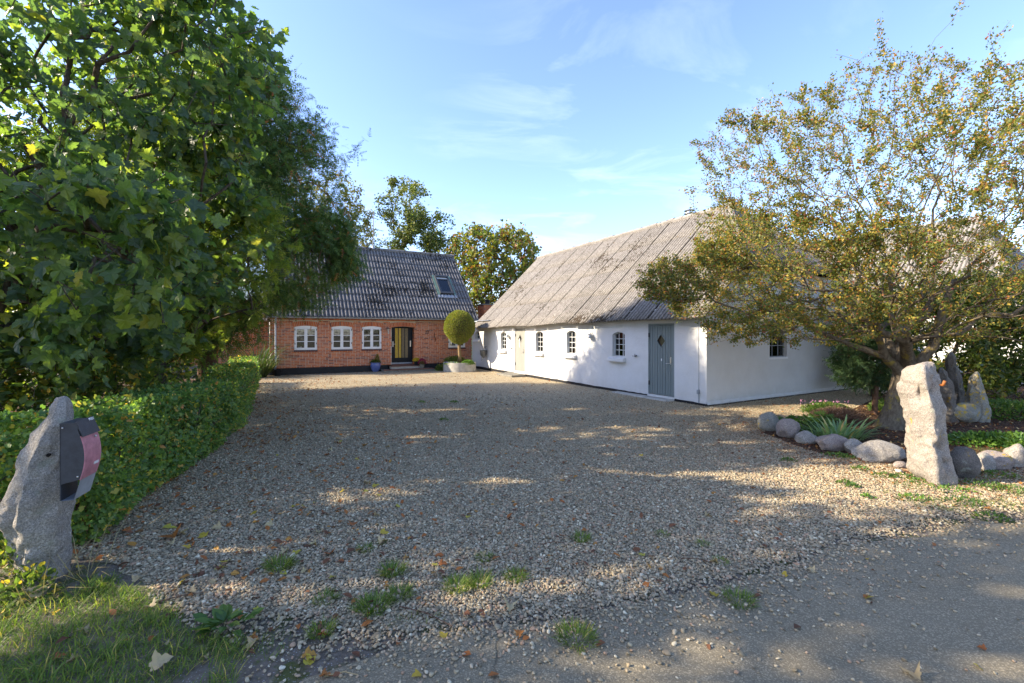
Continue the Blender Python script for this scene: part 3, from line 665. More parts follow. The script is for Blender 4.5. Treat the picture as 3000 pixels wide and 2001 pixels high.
def house_window(a, b, z0, z1, curtain=True):
    """two white casements of three panes each"""
    m = Matrix.Translation((a, 0.0, z0)); w = b-a; h = z1-z0; rise = 0.055
    fr = MB(); t = 0.040; y0, y1 = 0.015, 0.085
    fr.box(0, t, y0, y1, 0, h-rise); fr.box(w-t, w, y0, y1, 0, h-rise); fr.box(t, w-t, y0, y1, 0, t)
    N = 8
    for i in range(N):
        xa, xb = w*i/N, w*(i+1)/N; za, zb = arch_z(xa, 0, w, h, rise), arch_z(xb, 0, w, h, rise)
        lo = h-rise-0.055
        fr.add([(xa, y0, lo), (xb, y0, lo), (xb, y0, zb), (xa, y0, za), (xa, y1, lo), (xb, y1, lo), (xb, y1, zb), (xa, y1, za)],
               [(0, 1, 2, 3), (0, 4, 5, 1), (3, 2, 6, 7), (4, 7, 6, 5)])
    fr.box(w/2-0.020, w/2+0.020, y0-0.004, y1, t, h-rise-0.055)
    win = fr.build('window', M['paint'], house, m=m)
    top = h-rise-0.055
    for k in (0, 1):
        s = MB(); xa = t+0.004 if k == 0 else w/2+0.022; xb = w/2-0.022 if k == 0 else w-t-0.004
        ya, yb = y0-0.012, y0+0.045; q = 0.042
        s.box(xa, xa+q, ya, yb, t+0.004, top-0.004); s.box(xb-q, xb, ya, yb, t+0.004, top-0.004)
        s.box(xa+q, xb-q, ya, yb, t+0.004, t+q+0.012); s.box(xa+q, xb-q, ya, yb, top-q-0.004, top-0.004)
        hh = (top-q-0.004)-(t+q+0.012)
        for j in (1, 2): s.box(xa+q, xb-q, ya+0.006, yb-0.01, t+q+0.012+hh*j/3-0.013, t+q+0.012+hh*j/3+0.013)
        s.build('sash', M['paint'], win)
        for j in range(3):
            zl, zh = t+q+0.012+hh*j/3, t+q+0.012+hh*(j+1)/3
            MB().box(xa+q-0.003, xb-q+0.003, ya+0.025, ya+0.029, zl+0.012, zh-0.012).build('pane', M['glass'], win)
        for zz in (0.22*h, 0.80*h):
            xx = 0.006 if k == 0 else w-0.030
            MB().box(xx, xx+0.024, y0-0.018, y0-0.001, zz, zz+0.085).build('hinge', M['iron'], win)
    if curtain:
        c = MB(); n = 48; prev = None
        for i in range(n+1):
            x = t+(w-2*t)*i/n; y = 0.17+0.012*math.sin(i*1.3); lo = top-0.11-0.035*abs(math.sin(math.pi*i/12))
            cur = ((x, y, lo), (x, y, top-0.01))
            if prev: c.quad(prev[0], cur[0], cur[1], prev[1])
            prev = cur
        c.build('curtain', M['curtain'], win, smooth=True)
    # sill of dark bricks on edge
    s = MB(); n = int((w+0.06)/0.075); 
    for i in range(n):
        xa = -0.03+(w+0.06)*i/n; xb = -0.03+(w+0.06)*(i+1)/n-0.007
        s.add([(xa, -0.055, -0.085), (xb, -0.055, -0.085), (xb, 0.02, -0.085), (xa, 0.02, -0.085), (xa, -0.055, -0.035), (xb, -0.055, -0.035), (xb, 0.02, -0.002), (xa, 0.02, -0.002)],
              [(0, 3, 2, 1), (4, 5, 6, 7), (0, 1, 5, 4), (1, 2, 6, 5), (2, 3, 7, 6), (3, 0, 4, 7)])
    tagit(s.build('sill', M['sillbrick'], win), kind='stuff')
    return win
for i, w_ in enumerate(W): house_window(*w_, curtain=True)
# rooms behind the glass
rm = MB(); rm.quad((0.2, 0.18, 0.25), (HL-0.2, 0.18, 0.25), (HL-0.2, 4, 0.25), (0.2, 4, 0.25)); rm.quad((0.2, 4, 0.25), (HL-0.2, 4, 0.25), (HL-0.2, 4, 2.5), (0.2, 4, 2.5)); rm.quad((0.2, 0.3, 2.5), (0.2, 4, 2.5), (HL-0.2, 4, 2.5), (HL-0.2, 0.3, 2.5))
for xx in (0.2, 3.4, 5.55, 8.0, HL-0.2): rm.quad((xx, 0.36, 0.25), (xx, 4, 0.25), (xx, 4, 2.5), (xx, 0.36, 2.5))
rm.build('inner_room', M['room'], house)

# front door, recessed
dr = MB(); dy = 0.24; da, db = DX0+0.03, DX1-0.015
xs_ = [da+0.235+0.165*i for i in range(5)]
dr.box(da, da+0.20, dy, dy+0.05, DZ0+0.02, DZ1-0.03); dr.box(db-0.24, db, dy, dy+0.05, DZ0+0.02, DZ1-0.03)
dr.box(da+0.20, db-0.24, dy, dy+0.05, DZ0+0.02, DZ0+0.33); dr.box(da+0.20, db-0.24, dy, dy+0.05, DZ1-0.09, DZ1-0.03)
gw = (db-0.24-da-0.20)/4
for i in range(1, 4): dr.box(da+0.20+gw*i-0.016, da+0.20+gw*i+0.016, dy, dy+0.05, DZ0+0.33, DZ1-0.09)
door = dr.build('front_door', M['blackdoor'], house)
for i in range(4): MB().box(da+0.20+gw*i+(0.016 if i else 0), da+0.20+gw*(i+1)-(0.016 if i < 3 else 0), dy+0.012, dy+0.03, DZ0+0.33, DZ1-0.09).build('glass_strip', M['yglass'] if i < 2 else M['yglassdark'], door)
h = MB(); h.box(da+0.07, da+0.115, dy-0.012, dy-0.001, DZ0+0.88, DZ0+1.16); h.tube([(da+0.092, dy-0.01, DZ0+1.02), (da+0.092, dy-0.055, DZ0+1.02), (da+0.21, dy-0.055, DZ0+1.02)], 0.010); h.build('door_handle', M['steel'], door)
k = MB(); k.tube([(da+0.115+0.05*math.cos(t), dy-0.02, DZ0+1.34+0.05*math.sin(t)) for t in np.linspace(0, 2*math.pi, 15)], 0.010, 6); k.ball((da+0.115, dy-0.02, DZ0+1.41), 0.02); k.build('door_knocker', M['iron'], door)
MB().box(db-0.14, db-0.09, dy-0.012, dy-0.001, DZ0+0.88, DZ0+1.18).build('letter_plate', M['steel'], door)
MB().box(da+0.02, db-0.02, dy-0.02, dy-0.001, DZ0+0.02, DZ0+0.09).build('kick_plate', M['zinc'], door)
MB().box(DX0-0.03, DX1+0.03, -0.10, 0.30, DZ0-0.05, DZ0+0.012).build('threshold', M['tile'], house)

# house number and the wrought wall anchor
def text_mesh(s, size, mat, name, parent, m, depth=0.006):
    cu = bpy.data.curves.new(name, 'FONT'); cu.body = s; cu.size = size; cu.extrude = depth; cu.align_x = 'CENTER'; cu.resolution_u = 4
    o = bpy.data.objects.new(name, cu); COL.objects.link(o)
    me = bpy.data.meshes.new_from_object(o.evaluated_get(bpy.context.evaluated_depsgraph_get())); me.name = name; me.materials.clear(); me.materials.append(mat)
    bpy.data.objects.remove(o); return link(name, me, parent, m)
RX = Matrix.Rotation(math.radians(90), 4, 'X')
text_mesh('22', 0.22, M['iron'], 'house_number', house, Matrix.Translation((hx(1250.5), -0.02, hz(1250.5, 976)-0.03)) @ RX)
ax, az = hx(1273.6), hz(1273.6, 988)
MB().tube([(ax+0.035*math.sin(t*2*math.pi)*(1-0.3*t), -0.018, az-0.24+0.48*t) for t in np.linspace(0, 1, 15)], 0.013, 6).build('wall_anchor', M['iron'], house)
# wall lantern by the door
lx, lz = hx(1135.0), hz(1135, 968)
l = MB(); l.lathe([(0.135, 0.0), (0.13, 0.012), (0.03, 0.03), (0.012, 0.05)], 18, (lx, -0.17, lz+0.09)); la = l.build('wall_lamp', M['iron'], house, smooth='auto')
MB().lathe([(0.035, 0), (0.045, 0.02), (0.05, 0.09), (0.04, 0.10)], 14, (lx+0.0, -0.17, lz-0.02)).build('lamp_glass', M['curtain'], la, smooth=True)
MB().tube([(lx+0.05, -0.002, lz-0.12), (lx+0.05, -0.10, lz-0.14), (lx+0.02, -0.17, lz-0.08), (lx, -0.17, lz-0.01)], 0.012).box(lx+0.02, lx+0.08, -0.02, 0, lz-0.19, lz-0.04).build('lamp_arm', M['steel'], la)
# gutter and downpipe
gt = MB(); n = 10
for seg in range(12):
    xa = -0.12+seg*(HL+0.35)/12; xb = xa+(HL+0.35)/12
    pa = [(math.cos(math.pi+math.pi*i/n)*0.062, math.sin(math.pi+math.pi*i/n)*0.062) for i in range(n+1)]
    for (y0, z0), (y1, z1) in zip(pa[:-1], pa[1:]):
        gt.quad((xa, -0.33+y0, EH-0.0+z0), (xb, -0.33+y0, EH-0.0+z0), (xb, -0.33+y1, EH-0.0+z1), (xa, -0.33+y1, EH-0.0+z1))
    gt.tube([(xa, -0.33+math.cos(math.pi+math.pi*i/n)*0.068, EH+math.sin(math.pi+math.pi*i/n)*0.068) for i in range(n+1)], 0.006, 5)
gut = gt.build('gutter', M['zinc'], house, smooth=True)
dpx = hx(807.6)
MB().tube([(dpx, -0.33, EH-0.05), (dpx, -0.28, EH-0.16), (dpx, -0.08, EH-0.36), (dpx, -0.075, EH-0.5), (dpx, -0.075, 0.42), (dpx-0.01, -0.10, 0.36), (dpx-0.03, -0.17, 0.30)], 0.040, 12).build('downpipe', M['zinc'], gut, smooth='auto')

M['darkframe'] = plain('dark_grey_window_cladding', (0.05, 0.055, 0.06), 0.5, 0.4)
# corrugated roofs --------------------------------------------------------------
def corr_mesh(name, P, ncol, rib, nrib, nrow, mat, amp=0.024, lift=0.02, per=8, thick=0.012, lap=0.0):
    """P(a,b)->Vector over the sheet (a across 0..1, b up the slope 0..1); N its normal"""
    nx = nrib*per; V = []; F = []
    nrm = (P(1, 0)-P(0, 0)).cross(P(0, 1)-P(0, 0)).normalized()
    for j in range(nrow+1):
        b = j/nrow
        for i in range(nx+1):
            a = i/nx; V.append(P(a, b)+nrm*(amp*math.sin(2*math.pi*nrib*a-math.pi/2)+lift*(1-b)))
    m = nx+1
    for j in range(nrow):
        for i in range(nx): F.append((j*m+i, j*m+i+1, (j+1)*m+i+1, (j+1)*m+i))
    base = len(V)
    for i in range(nx+1): V.append(V[i]-nrm*thick)
    for i in range(nx): F.append((base+i, base+i+1, i+1, i))
    me = bpy.data.meshes.new(name); me.from_pydata([tuple(v) for v in V], [], F); me.materials.append(mat)
    for p in me.polygons: p.use_smooth = True
    at = me.attributes.new('trough', 'FLOAT', 'POINT'); at.data.foreach_set('value', [0.5-0.5*math.sin(2*math.pi*nrib*(i/nx)-math.pi/2)+(lap if j == 0 else 0) for j in range(nrow+1) for i in range(nx+1)]+[1.0]*(nx+1))  # mask for that painted shade: valleys and each sheet's lower edge
    me.update(); return me
# house roof, front slope, local frame. eaves line y=-0.36 z=EH+0.02, ridge y=3.43 z=HR
ye, ze, yr, zr = -0.38, EH+0.0, 3.42, HR
x0r, x1r = -0.12, HL+0.25
roof = MB()
roof.quad((x0r, ye+0.06, ze-0.02), (x1r, ye+0.06, ze-0.02), (x1r, yr, zr-0.05), (x0r, yr, zr-0.05))
roof.quad((x1r, HD+0.36, EH), (x0r, HD+0.36, EH), (x0r, yr, zr), (x1r, yr, zr))
for x in (x0r+0.02, x1r-0.02): roof.add([(x, ye+0.08, ze-0.06), (x, yr, zr-0.10), (x, HD+0.3, EH-0.06), (x, HD+0.3, EH-0.14), (x, yr, zr-0.26), (x, ye+0.08, ze-0.16)], [(0, 1, 4, 5), (1, 2, 3, 4)])
rf = roof.build('roof', M['under'], house)
ncol, nrow = 10, 10
sw = (x1r-x0r)/ncol; nrib = 6
sl = Vector((0, yr-ye, zr-ze)); L_ = sl.length
def Pn(a, b): return Vector((a*sw*1.012, b*(yr-ye)/nrow*1.09, b*(zr-ze)/nrow*1.09))
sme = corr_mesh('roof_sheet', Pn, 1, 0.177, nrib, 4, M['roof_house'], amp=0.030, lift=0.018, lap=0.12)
sky_c, sky_r = None, None
SKX0, SKX1 = None, None
Nr = Vector((0, -(zr-ze), (yr-ye))).normalized()
def roof_hit(px, py):
    """picture point -> (x, up-slope distance) on the house roof"""
    o = HM.inverted() @ Vector((0, 0, CAMZ)); d = HM.inverted().to_3x3() @ Vector(((px-CX)/FPX, 1, -(py-HY)/FPX))
    p0 = Vector((0, ye, ze)); t = (p0-o).dot(Nr)/d.dot(Nr); h = o+d*t
    return h.x, (h-p0).length if abs(h.x) < 1e-9 else math.hypot(h.y-ye, h.z-ze)
for r_ in range(nrow):
    for c in range(ncol):
        o = link('roof_sheet', sme, rf, Matrix.Translation((x0r+c*sw, ye+(yr-ye)*r_/nrow, ze+(zr-ze)*r_/nrow+0.002*br.random())) @ Matrix.Rotation((br.random()-0.5)*0.006, 4, 'X'))
for c in range(ncol):
    MB().tube([(x0r+c*sw, yr+0.0, zr+0.02), (x0r+(c+1)*sw+0.02, yr, zr+0.022+0.01*br.random())], 0.10, 8).build('ridge_cap', M['roof_house'], rf, smooth='auto')
# a translucent patch sheet and the roof window
SF = Matrix(((1, 0, 0, 0), (0, sl.y/L_, Nr.y, ye), (0, sl.z/L_, Nr.z, ze), (0, 0, 0, 1)))   # x along eaves, y up the slope, z out
ax_, as_ = roof_hit(1015, 814); bx_, bs_ = roof_hit(1036, 797)
def Pp(a, b): return Vector((a*(bx_-ax_+0.05), b*(0.55), 0))
o = link('skylight_sheet', corr_mesh('skylight_sheet', Pp, 1, 0.177, 2, 1, M['zinc'], amp=0.027, lift=0.03), rf, SF @ Matrix.Translation((ax_, as_-0.02, 0.035)))
sx0, ss0 = roof_hit(1289, 862); sx1, ss1 = roof_hit(1322, 862)
stx, sts = roof_hit(1272, 814)
print('skylight', sx0, ss0, sx1, ss1, stx, sts)
wx0, wx1 = (sx0+stx)/2, (sx0+stx)/2+0.80; wy0, wy1 = ss0-0.02, sts+0.10
kerb = MB(); z_ = 0.13
kerb.box(wx0, wx0+0.07, wy0, wy1, 0, z_); kerb.box(wx1-0.07, wx1, wy0, wy1, 0, z_); kerb.box(wx0+0.07, wx1-0.07, wy0, wy0+0.07, 0, z_); kerb.box(wx0+0.07, wx1-0.07, wy1-0.12, wy1, 0, z_+0.02)
sk = kerb.build('roof_window', M['darkframe'], rf, m=SF)
MB().box(wx0+0.07, wx1-0.07, wy0+0.07, wy1-0.12, 0.055, 0.06).build('pane', M['curtain'], sk)
MB().box(wx0+0.072, wx1-0.072, wy0+0.072, wy1-0.32, 0.09, 0.095).build('pane', M['glass'], sk)
s2 = MB(); s2.box(wx0+0.073, wx0+0.12, wy0+0.073, wy1-0.32, 0.085, 0.12); s2.box(wx1-0.12, wx1-0.073, wy0+0.073, wy1-0.32, 0.085, 0.12); s2.box(wx0+0.12, wx1-0.12, wy0+0.073, wy0+0.13, 0.085, 0.12); s2.box(wx0+0.073, wx1-0.073, wy1-0.36, wy1-0.30, 0.085, 0.125); s2.build('sash', M['darkframe'], sk)
fl = MB(); fl.box(wx0-0.13, wx0-0.004, wy0-0.05, wy1+0.08, 0.03, 0.05); fl.box(wx1+0.004, wx1+0.12, wy0-0.05, wy1+0.08, 0.03, 0.05); fl.build('side_flashing', M['greenflash'], sk)
ap = MB()
def Pa(a, b): return Vector((wx0-0.16+a*(wx1-wx0+0.32), wy0-0.30+b*0.26, 0.03))
link('apron_flashing', corr_mesh('apron_flashing', Pa, 1, .1, 6, 1, M['zinc'], amp=0.02, lift=0.02), sk)

# lower brick wing set back behind the left corner
wing_o = HO + HV*2.1 - HU*7.4
wing = thing('brick_wing', 'low red brick side wing with pale footing behind the hedge and yew tree', 'building', mat=frame(wing_o, HU, HV))
wb = MB(); 
for r_ in range(30):
    z = 0.42+r_*RH; x = -0.12*(r_ % 2)
    while x < 7.3:
        brick_box(wb, max(x, 0), min(x+0.228, 7.35), z, z+0.055, br.random()*0.004); x += 0.24
tagit(wb.build('brickwork', M['brick'], wing), kind='stuff')
MB().box(0, 7.36, 0.010, 4.4, 0.36, 2.5).build('wall', M['mortar'], wing)
MB().box(-0.03, 7.38, -0.03, 0.2, 0, 0.40).build('footing', M['concrete_dark'], wing)
wr = MB().quad((-0.2, -0.3, 2.5), (7.5, -0.3, 2.5), (7.5, 2.2, 3.6), (-0.2, 2.2, 3.6)).quad((7.5, 4.7, 2.5), (-0.2, 4.7, 2.5), (-0.2, 2.2, 3.6), (7.5, 2.2, 3.6)).build('roof', M['under'], wing)
def Pw(a, b): return Vector((-0.2+a*7.6, -0.32+b*2.5, 2.52+b*1.1))
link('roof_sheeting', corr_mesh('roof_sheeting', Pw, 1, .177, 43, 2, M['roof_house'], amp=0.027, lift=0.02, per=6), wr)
MB().tube([(-0.2, -0.36, 2.50), (7.3, -0.36, 2.50)], 0.055, 8).build('gutter', M['zinc'], wing, smooth='auto')

# steps at the door
st = thing('door_steps', 'two low concrete steps edged with dark red tiles at the front door', 'steps', mat=HM)
a1, b1 = hx(1125), hx(1252); a1 += 0.1
sx_a, sx_b = DX0-0.55, DX1+0.75
MB().box(sx_a, sx_b, -0.95, -0.05, -0.02, 0.10).build('step', M['concrete_dark'], st, bevel=0.01)
MB().box(DX0-0.12, DX1+0.25, -0.52, -0.06, 0.125, 0.24).build('step', M['concrete'], st, bevel=0.008)
n = 14
tl = MB().box(0, (sx_b-sx_a)/n-0.008, -0.97, -0.55, 0.10, 0.125).mesh('step_tile', M['tile'])
for i in range(n): link('step_tile', tl, st, Matrix.Translation((sx_a+(sx_b-sx_a)*i/n, 0, 0)))
n = 9; tl = MB().box(0, (DX1-DX0+0.39)/n-0.008, -0.54, -0.10, 0.24, 0.262).mesh('step_tile', M['tile'])
for i in range(n): link('step_tile', tl, st, Matrix.Translation((DX0-0.13+(DX1-DX0+0.39)*i/n, 0, 0)))

# roof antenna
mb = MB(); q = HM @ Vector((0, yr, zr)); 
an = thing('tv_antenna', 'thin rod television antenna standing on the ridge of the brick house', 'antenna', loc=(0, 0, 0))
r = (1093-CX)/FPX; RP = HM @ Vector((0, yr, 0)); tx = (r*RP.y-RP.x)/(HU.x-r*HU.y); A = HM @ Vector((tx, yr, zr+0.05)); an.location = A
MB().tube([(0, 0, 0), (0.03, 0, 2.0)], 0.022, 8).build('mast', M['tin'], an)
MB().lathe([(0.12, -0.02), (0.05, 0.16), (0.03, 0.2)], 10).build('base', M['zinc'], an)
for zz, L1, n_, tilt, dirx in ((0.32, 1.1, 4, 0.05, 1), (0.45, 0.8, 3, -0.1, -1), (1.15, 0.9, 3, 0.0, 1), (1.75, 0.55, 2, 0.1, 1), (1.85, 0.35, 4, 1.3, -1)):
    b_ = MB(); b_.tube([(-L1*0.35*dirx, 0.0, zz), (L1*0.65*dirx, 0.1, zz-0.12+tilt*L1)], 0.012, 6)
    for i in range(n_):
        t = (i+0.3)/n_; c = Vector((-L1*0.35*dirx+L1*dirx*t, 0.1*t, zz+(tilt*L1-0.12)*t)); b_.tube([c+Vector((-0.05, -0.3, 0)), c+Vector((0.05, 0.3, 0))], 0.008, 5)
    b_.build('dipole_arm', M['tin'], an)

# ------------------------------------------------------------------ white barn
barn = thing('white_barn', 'long whitewashed barn with weathered corrugated roof and arched iron windows right of the yard', 'barn', mat=BM)
LK = 0.98                        # first stretch of the wall, up to here, belongs to the link building
def eave_z(x): return 2.16+(2.33-2.16)*(x/BL)
BW = []
for (pa, pb, pt, pb_) in ((1466.5, 1483.2, 972.3, 1023.5), (1569, 1592, 971, 1031), (1659.6, 1687.9, 968.5, 1036.5), (1794.3, 1830.2, 972, 1044.8)):
    a, b = bx(pa), bx(pb); pm_ = (pa+pb)/2; BW.append([a, b, bz(pm_, pb_), bz(pm_, pt)])
ww = sum(w[1]-w[0] for w in BW)/4
print('barn windows', BW, ww)
D1 = (bx(1508.3), bx(1538.6)); D2 = (bx(1898.8), bx(1975.4)); print('doors', D1, D2)
D1 = (*D1, bz(1523, 1087.5), bz(1523, 962)); D2 = (*D2, bz(1937, 1159), bz(1937, 948))
print(D1, D2)
ops = [(*w, 0.09) for w in BW] + [(*D1, 0), (*D2, 0)]
plz = lambda x: 0.13-0.07*x/BL
wmb = wall_mb(LK, BL, 0.0, lambda x: eave_z(x)+0.25, [(a, b, max(z0, 0.02), z1, r) for a, b, z0, z1, r in ops], reveal=0.19)
gz = lambda y: 2.33+0.25+y*0.93
# gable wall (plane x=BL) with its window, and the blind back
GW = 7.70
def gy(px): r = (px-CX)/FPX; return (r*BC.y-BC.x)/(BY.x-r*BY.y)
ga, gb = gy(2254.8), gy(2306); gyc = BC+BY*((ga+gb)/2); gzb = CAMZ-(1046.5-HY)/FPX*gyc.y; gzt = gzb+0.95
print('gable window', ga, gb, gzb)
GM = Matrix.Translation((BL, 0, 0)) @ Matrix.Rotation(math.radians(90), 4, 'Z')     # x'=along gable, y'=inwards
gm = wall_mb(0, GW, 0.0, lambda y: min(2.42+0.92*min(y, GW-y)+0.1, 3.64), [(ga, gb, gzb, gzt, 0.0)], reveal=0.17, breaks=(1.217, GW-1.217))
for v, f in ((gm.v, gm.f),):
    wmb.add([tuple(GM @ Vector(p)) for p in v], f)
wmb.quad((LK, GW, 0), (LK, GW, 2.3), (BL, GW, 2.3), (BL, GW, 0))
wmb.add([(LK, 0, 0), (LK, GW, 0), (LK, GW, 2.3), (LK, GW/2, 5.9), (LK, 0, 2.4)], [(0, 4, 3, 2, 1)])
bw = wmb.build('wall', M['white'], barn)
pb_ = MB()
def plinth2(mb, a, b, m=None, top=None):
    n = max(2, int((b-a)/0.13)); tmp = MB()
    for i in range(n):
        A, B = a+(b-a)*i/n, a+(b-a)*(i+1)/n
        def t_(x): return (top(x) if top else plz(x))+0.022*noise.noise(Vector((x*2.3, 4, 0)))+0.012*noise.noise(Vector((x*9, 4, 0)))
        def o_(x): return -0.022-0.012*noise.noise(Vector((x*3, 1, 0)))
        tmp.quad((A, o_(A), -0.04), (B, o_(B), -0.04), (B, o_(B), t_(B)), (A, o_(A), t_(A))); tmp.quad((A, o_(A), t_(A)), (B, o_(B), t_(B)), (B, 0.004, t_(B)+0.004), (A, 0.004, t_(A)+0.004))
    mb.add([tuple((m @ Vector(v)) if m else v) for v in tmp.v], tmp.f)
for a_ in ((LK, D1[0]-0.02), (D1[1]+0.02, D2[0]-0.02), (D2[1]+0.02, BL+0.02), (-0.02, GW, GM, lambda x: 0.045+0.03*math.sin(x*1.3))):
    pb_ = MB(); plinth2(pb_, *a_); pb_.build('plinth', M['tar'], barn)
# small heap of whitewash left at the foot of the gable
MB().add([tuple(GM @ Vector(p)) for p in [(0, -0.035, 0.045), (GW, -0.035, 0.045), (GW, -0.004, 0.13), (0, -0.004, 0.13), (0, -0.02, 0.03), (GW, -0.02, 0.03)]], [(0, 1, 2, 3), (4, 5, 1, 0)]).build('wall_foot', M['white'], barn)

def iron_window(parent, m, w, h, rise, cols, rows, sill=True, yin=0.10, mat='greypaint', open_leaf=False):
    fr = MB(); t = 0.028; N = 8
    fr.box(0, t, yin, yin+0.04, 0, h-rise*0.9); fr.box(w-t, w, yin, yin+0.04, 0, h-rise*0.9); fr.box(t, w-t, yin, yin+0.04, 0, t)
    for i in range(N):
        xa, xb = w*i/N, w*(i+1)/N; za, zb = arch_z(xa, 0, w, h, rise), arch_z(xb, 0, w, h, rise)
        fr.add([(xa, yin, za-t), (xb, yin, zb-t), (xb, yin, zb), (xa, yin, za), (xa, yin+0.04, za-t), (xb, yin+0.04, zb-t), (xb, yin+0.04, zb), (xa, yin+0.04, za)], [(0, 1, 2, 3), (0, 4, 5, 1), (3, 2, 6, 7), (4, 7, 6, 5)])
    win = fr.build('window', M[mat], parent, m=m)
    bars = []
    zr_ = [t+(h-rise*0.5-t)*j/rows for j in range(rows+1)]
    for c in range(1, cols):
        x = w*c/cols; bars.append(MB().box(x-0.010, x+0.010, yin+0.008, yin+0.032, t, arch_z(x, 0, w, h, rise)-t))
    for j in range(1, rows): bars.append(MB().box(t, w-t, yin+0.006, yin+0.034, zr_[j]-0.010, zr_[j]+0.010))
    for b_ in bars: b_.build('glazing_bar', M[mat], win)
    for c in range(cols):
        for j in range(rows):
            xa, xb = w*c/cols+0.006, w*(c+1)/cols-0.006
            za = zr_[j]+0.006
            if j < rows-1: p = MB().box(xa, xb, yin+0.018, yin+0.022, za, zr_[j+1]-0.006)
            else:
                zA, zB = arch_z(xa, 0, w, h, rise)-0.012, arch_z(xb, 0, w, h, rise)-0.012
                p = MB().add([(xa, yin+0.02, za), (xb, yin+0.02, za), (xb, yin+0.02, zB), (xa, yin+0.02, zA)], [(0, 1, 2, 3)])
            p.build('pane', M['glass'], win)
    if sill:
        MB().add([(-0.12, -0.13, -0.16), (w+0.05, -0.13, -0.16), (w+0.05, 0.0, -0.17), (-0.12, 0.0, -0.17), (-0.12, -0.13, -0.06), (w+0.05, -0.13, -0.06), (w+0.05, 0.02, -0.005), (-0.12, 0.02, -0.005)],
                 [(0, 3, 2, 1), (4, 5, 6, 7), (0, 1, 5, 4), (1, 2, 6, 5), (2, 3, 7, 6), (3, 0, 4, 7)]).build('sill', M['white'], win, bevel=0.02, smooth='auto')
    return win
for (a, b, z0, z1) in BW: iron_window(barn, Matrix.Translation((a, 0, z0)), b-a, z1-z0, 0.09, 3, 4)
gw_ = iron_window(barn, GM @ Matrix.Translation((ga, 0, gzb)), gb-ga, gzt-gzb, 0.005, 3, 3, sill=False, yin=0.09, mat='zinc')
MB().box(-0.03, gb-ga+0.03, -0.012, 0.09, -0.055, 0.002).build('sill', M['paint'], gw_)
# dim inside of the barn
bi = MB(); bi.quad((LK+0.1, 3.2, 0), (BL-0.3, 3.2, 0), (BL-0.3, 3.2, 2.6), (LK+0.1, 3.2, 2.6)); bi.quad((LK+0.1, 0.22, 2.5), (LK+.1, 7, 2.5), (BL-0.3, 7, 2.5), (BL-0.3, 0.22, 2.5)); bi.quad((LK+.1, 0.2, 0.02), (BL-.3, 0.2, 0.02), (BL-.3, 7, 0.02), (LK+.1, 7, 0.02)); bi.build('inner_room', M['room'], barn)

def plank_door(d, n, mat, right_handle, ledge=True):
    a, b, z0, z1 = d; m = Matrix.Translation((a, 0, z0)); w = b-a; h = z1-z0
    fr = MB(); t = 0.045; fr.box(0, t, 0.01, 0.10, 0, h); fr.box(w-t, w, 0.01, 0.10, 0, h); fr.box(t, w-t, 0.01, 0.10, h-t, h)
    fr.box(t, w-t, 0.07, 0.10, 0, h-t)
    door = fr.build('plank_door', mat, barn, m=m); door['label'] = 'grey green plank door with a diamond window'
    cx, cz, r1 = w*0.49, h*0.76, w*0.17
    pw = (w-2*t)/n; gap = 0.017; MB().box(t, w-t, 0.060, 0.066, 0.01, h-t).build('backing_board', M['under'], door); q = r1*1.16
    for i in range(n):
        xa, xb = t+pw*i+gap/2, t+pw*(i+1)-gap/2
        def half(x): return max(0.0, r1-0.012-abs(x-cx))*1.22
        brk = sorted(set([xa, xb] + [x for x in (cx-r1+0.012, cx, cx+r1-0.012) if xa < x < xb]))
        pl = MB()
        for u, v in zip(brk[:-1], brk[1:]):
            hu, hv = half(u), half(v)
            if hu <= 1e-6 and hv <= 1e-6: pl.box(u, v, 0.025, 0.055, 0.012, h-t-0.006); continue
            pl.prism([(u, 0.025, 0.012), (v, 0.025, 0.012), (v, 0.025, cz-hv), (u, 0.025, cz-hu)], (0, 0.03, 0))
            pl.prism([(u, 0.025, cz+hu), (v, 0.025, cz+hv), (v, 0.025, h-t-0.006), (u, 0.025, h-t-0.006)], (0, 0.03, 0))
        pl.build('plank', mat, door)
    dm = MB(); k = 1.22; o_ = [(cx-r1-0.02, cz), (cx, cz-(r1+0.02)*k), (cx+r1+0.02, cz), (cx, cz+(r1+0.02)*k)]; i_ = [(cx-r1+0.012, cz), (cx, cz-(r1-0.012)*k), (cx+r1-0.012, cz), (cx, cz+(r1-0.012)*k)]
    for j in range(4):
        p, q2 = o_[j], o_[(j+1) % 4]; p2, q3 = i_[j], i_[(j+1) % 4]
        dm.add([(p[0], 0.012, p[1]), (q2[0], 0.012, q2[1]), (q3[0], 0.012, q3[1]), (p2[0], 0.012, p2[1]), (p[0], 0.026, p[1]), (q2[0], 0.026, q2[1]), (q3[0], 0.05, q3[1]), (p2[0], 0.05, p2[1])], [(0, 1, 2, 3), (0, 4, 5, 1), (3, 2, 6, 7)])
    dm.build('diamond_frame', mat, door)
    MB().add([(i_[j][0], 0.045, i_[j][1]) for j in range(4)], [(0, 1, 2, 3)]).build('pane', M['glass'], door)
    MB().box(cx-r1, cx+r1, 0.0575, 0.0595, cz-r1*1.2, cz+r1*1.2).build('diamond_backing', M['room'], door)
    hx_ = w-t-0.09
    H = MB(); H.box(hx_-0.018, hx_+0.018, 0.012, 0.024, h*0.44, h*0.54); H.tube([(hx_, 0.02, h*0.455), (hx_, -0.045, h*0.455), (hx_-0.12, -0.045, h*0.452)], 0.009, 8); H.tube([(hx_, 0.02, h*0.52), (hx_, -0.005, h*0.52)], 0.013, 10); H.build('door_handle', M['steel'], door, smooth='auto')
    for zz in (0.16, 0.84): MB().box(t*0.3, t*1.1, -0.006, 0.009, h*zz-0.06, h*zz+0.06).build('hinge', M['iron'], door)
    return door
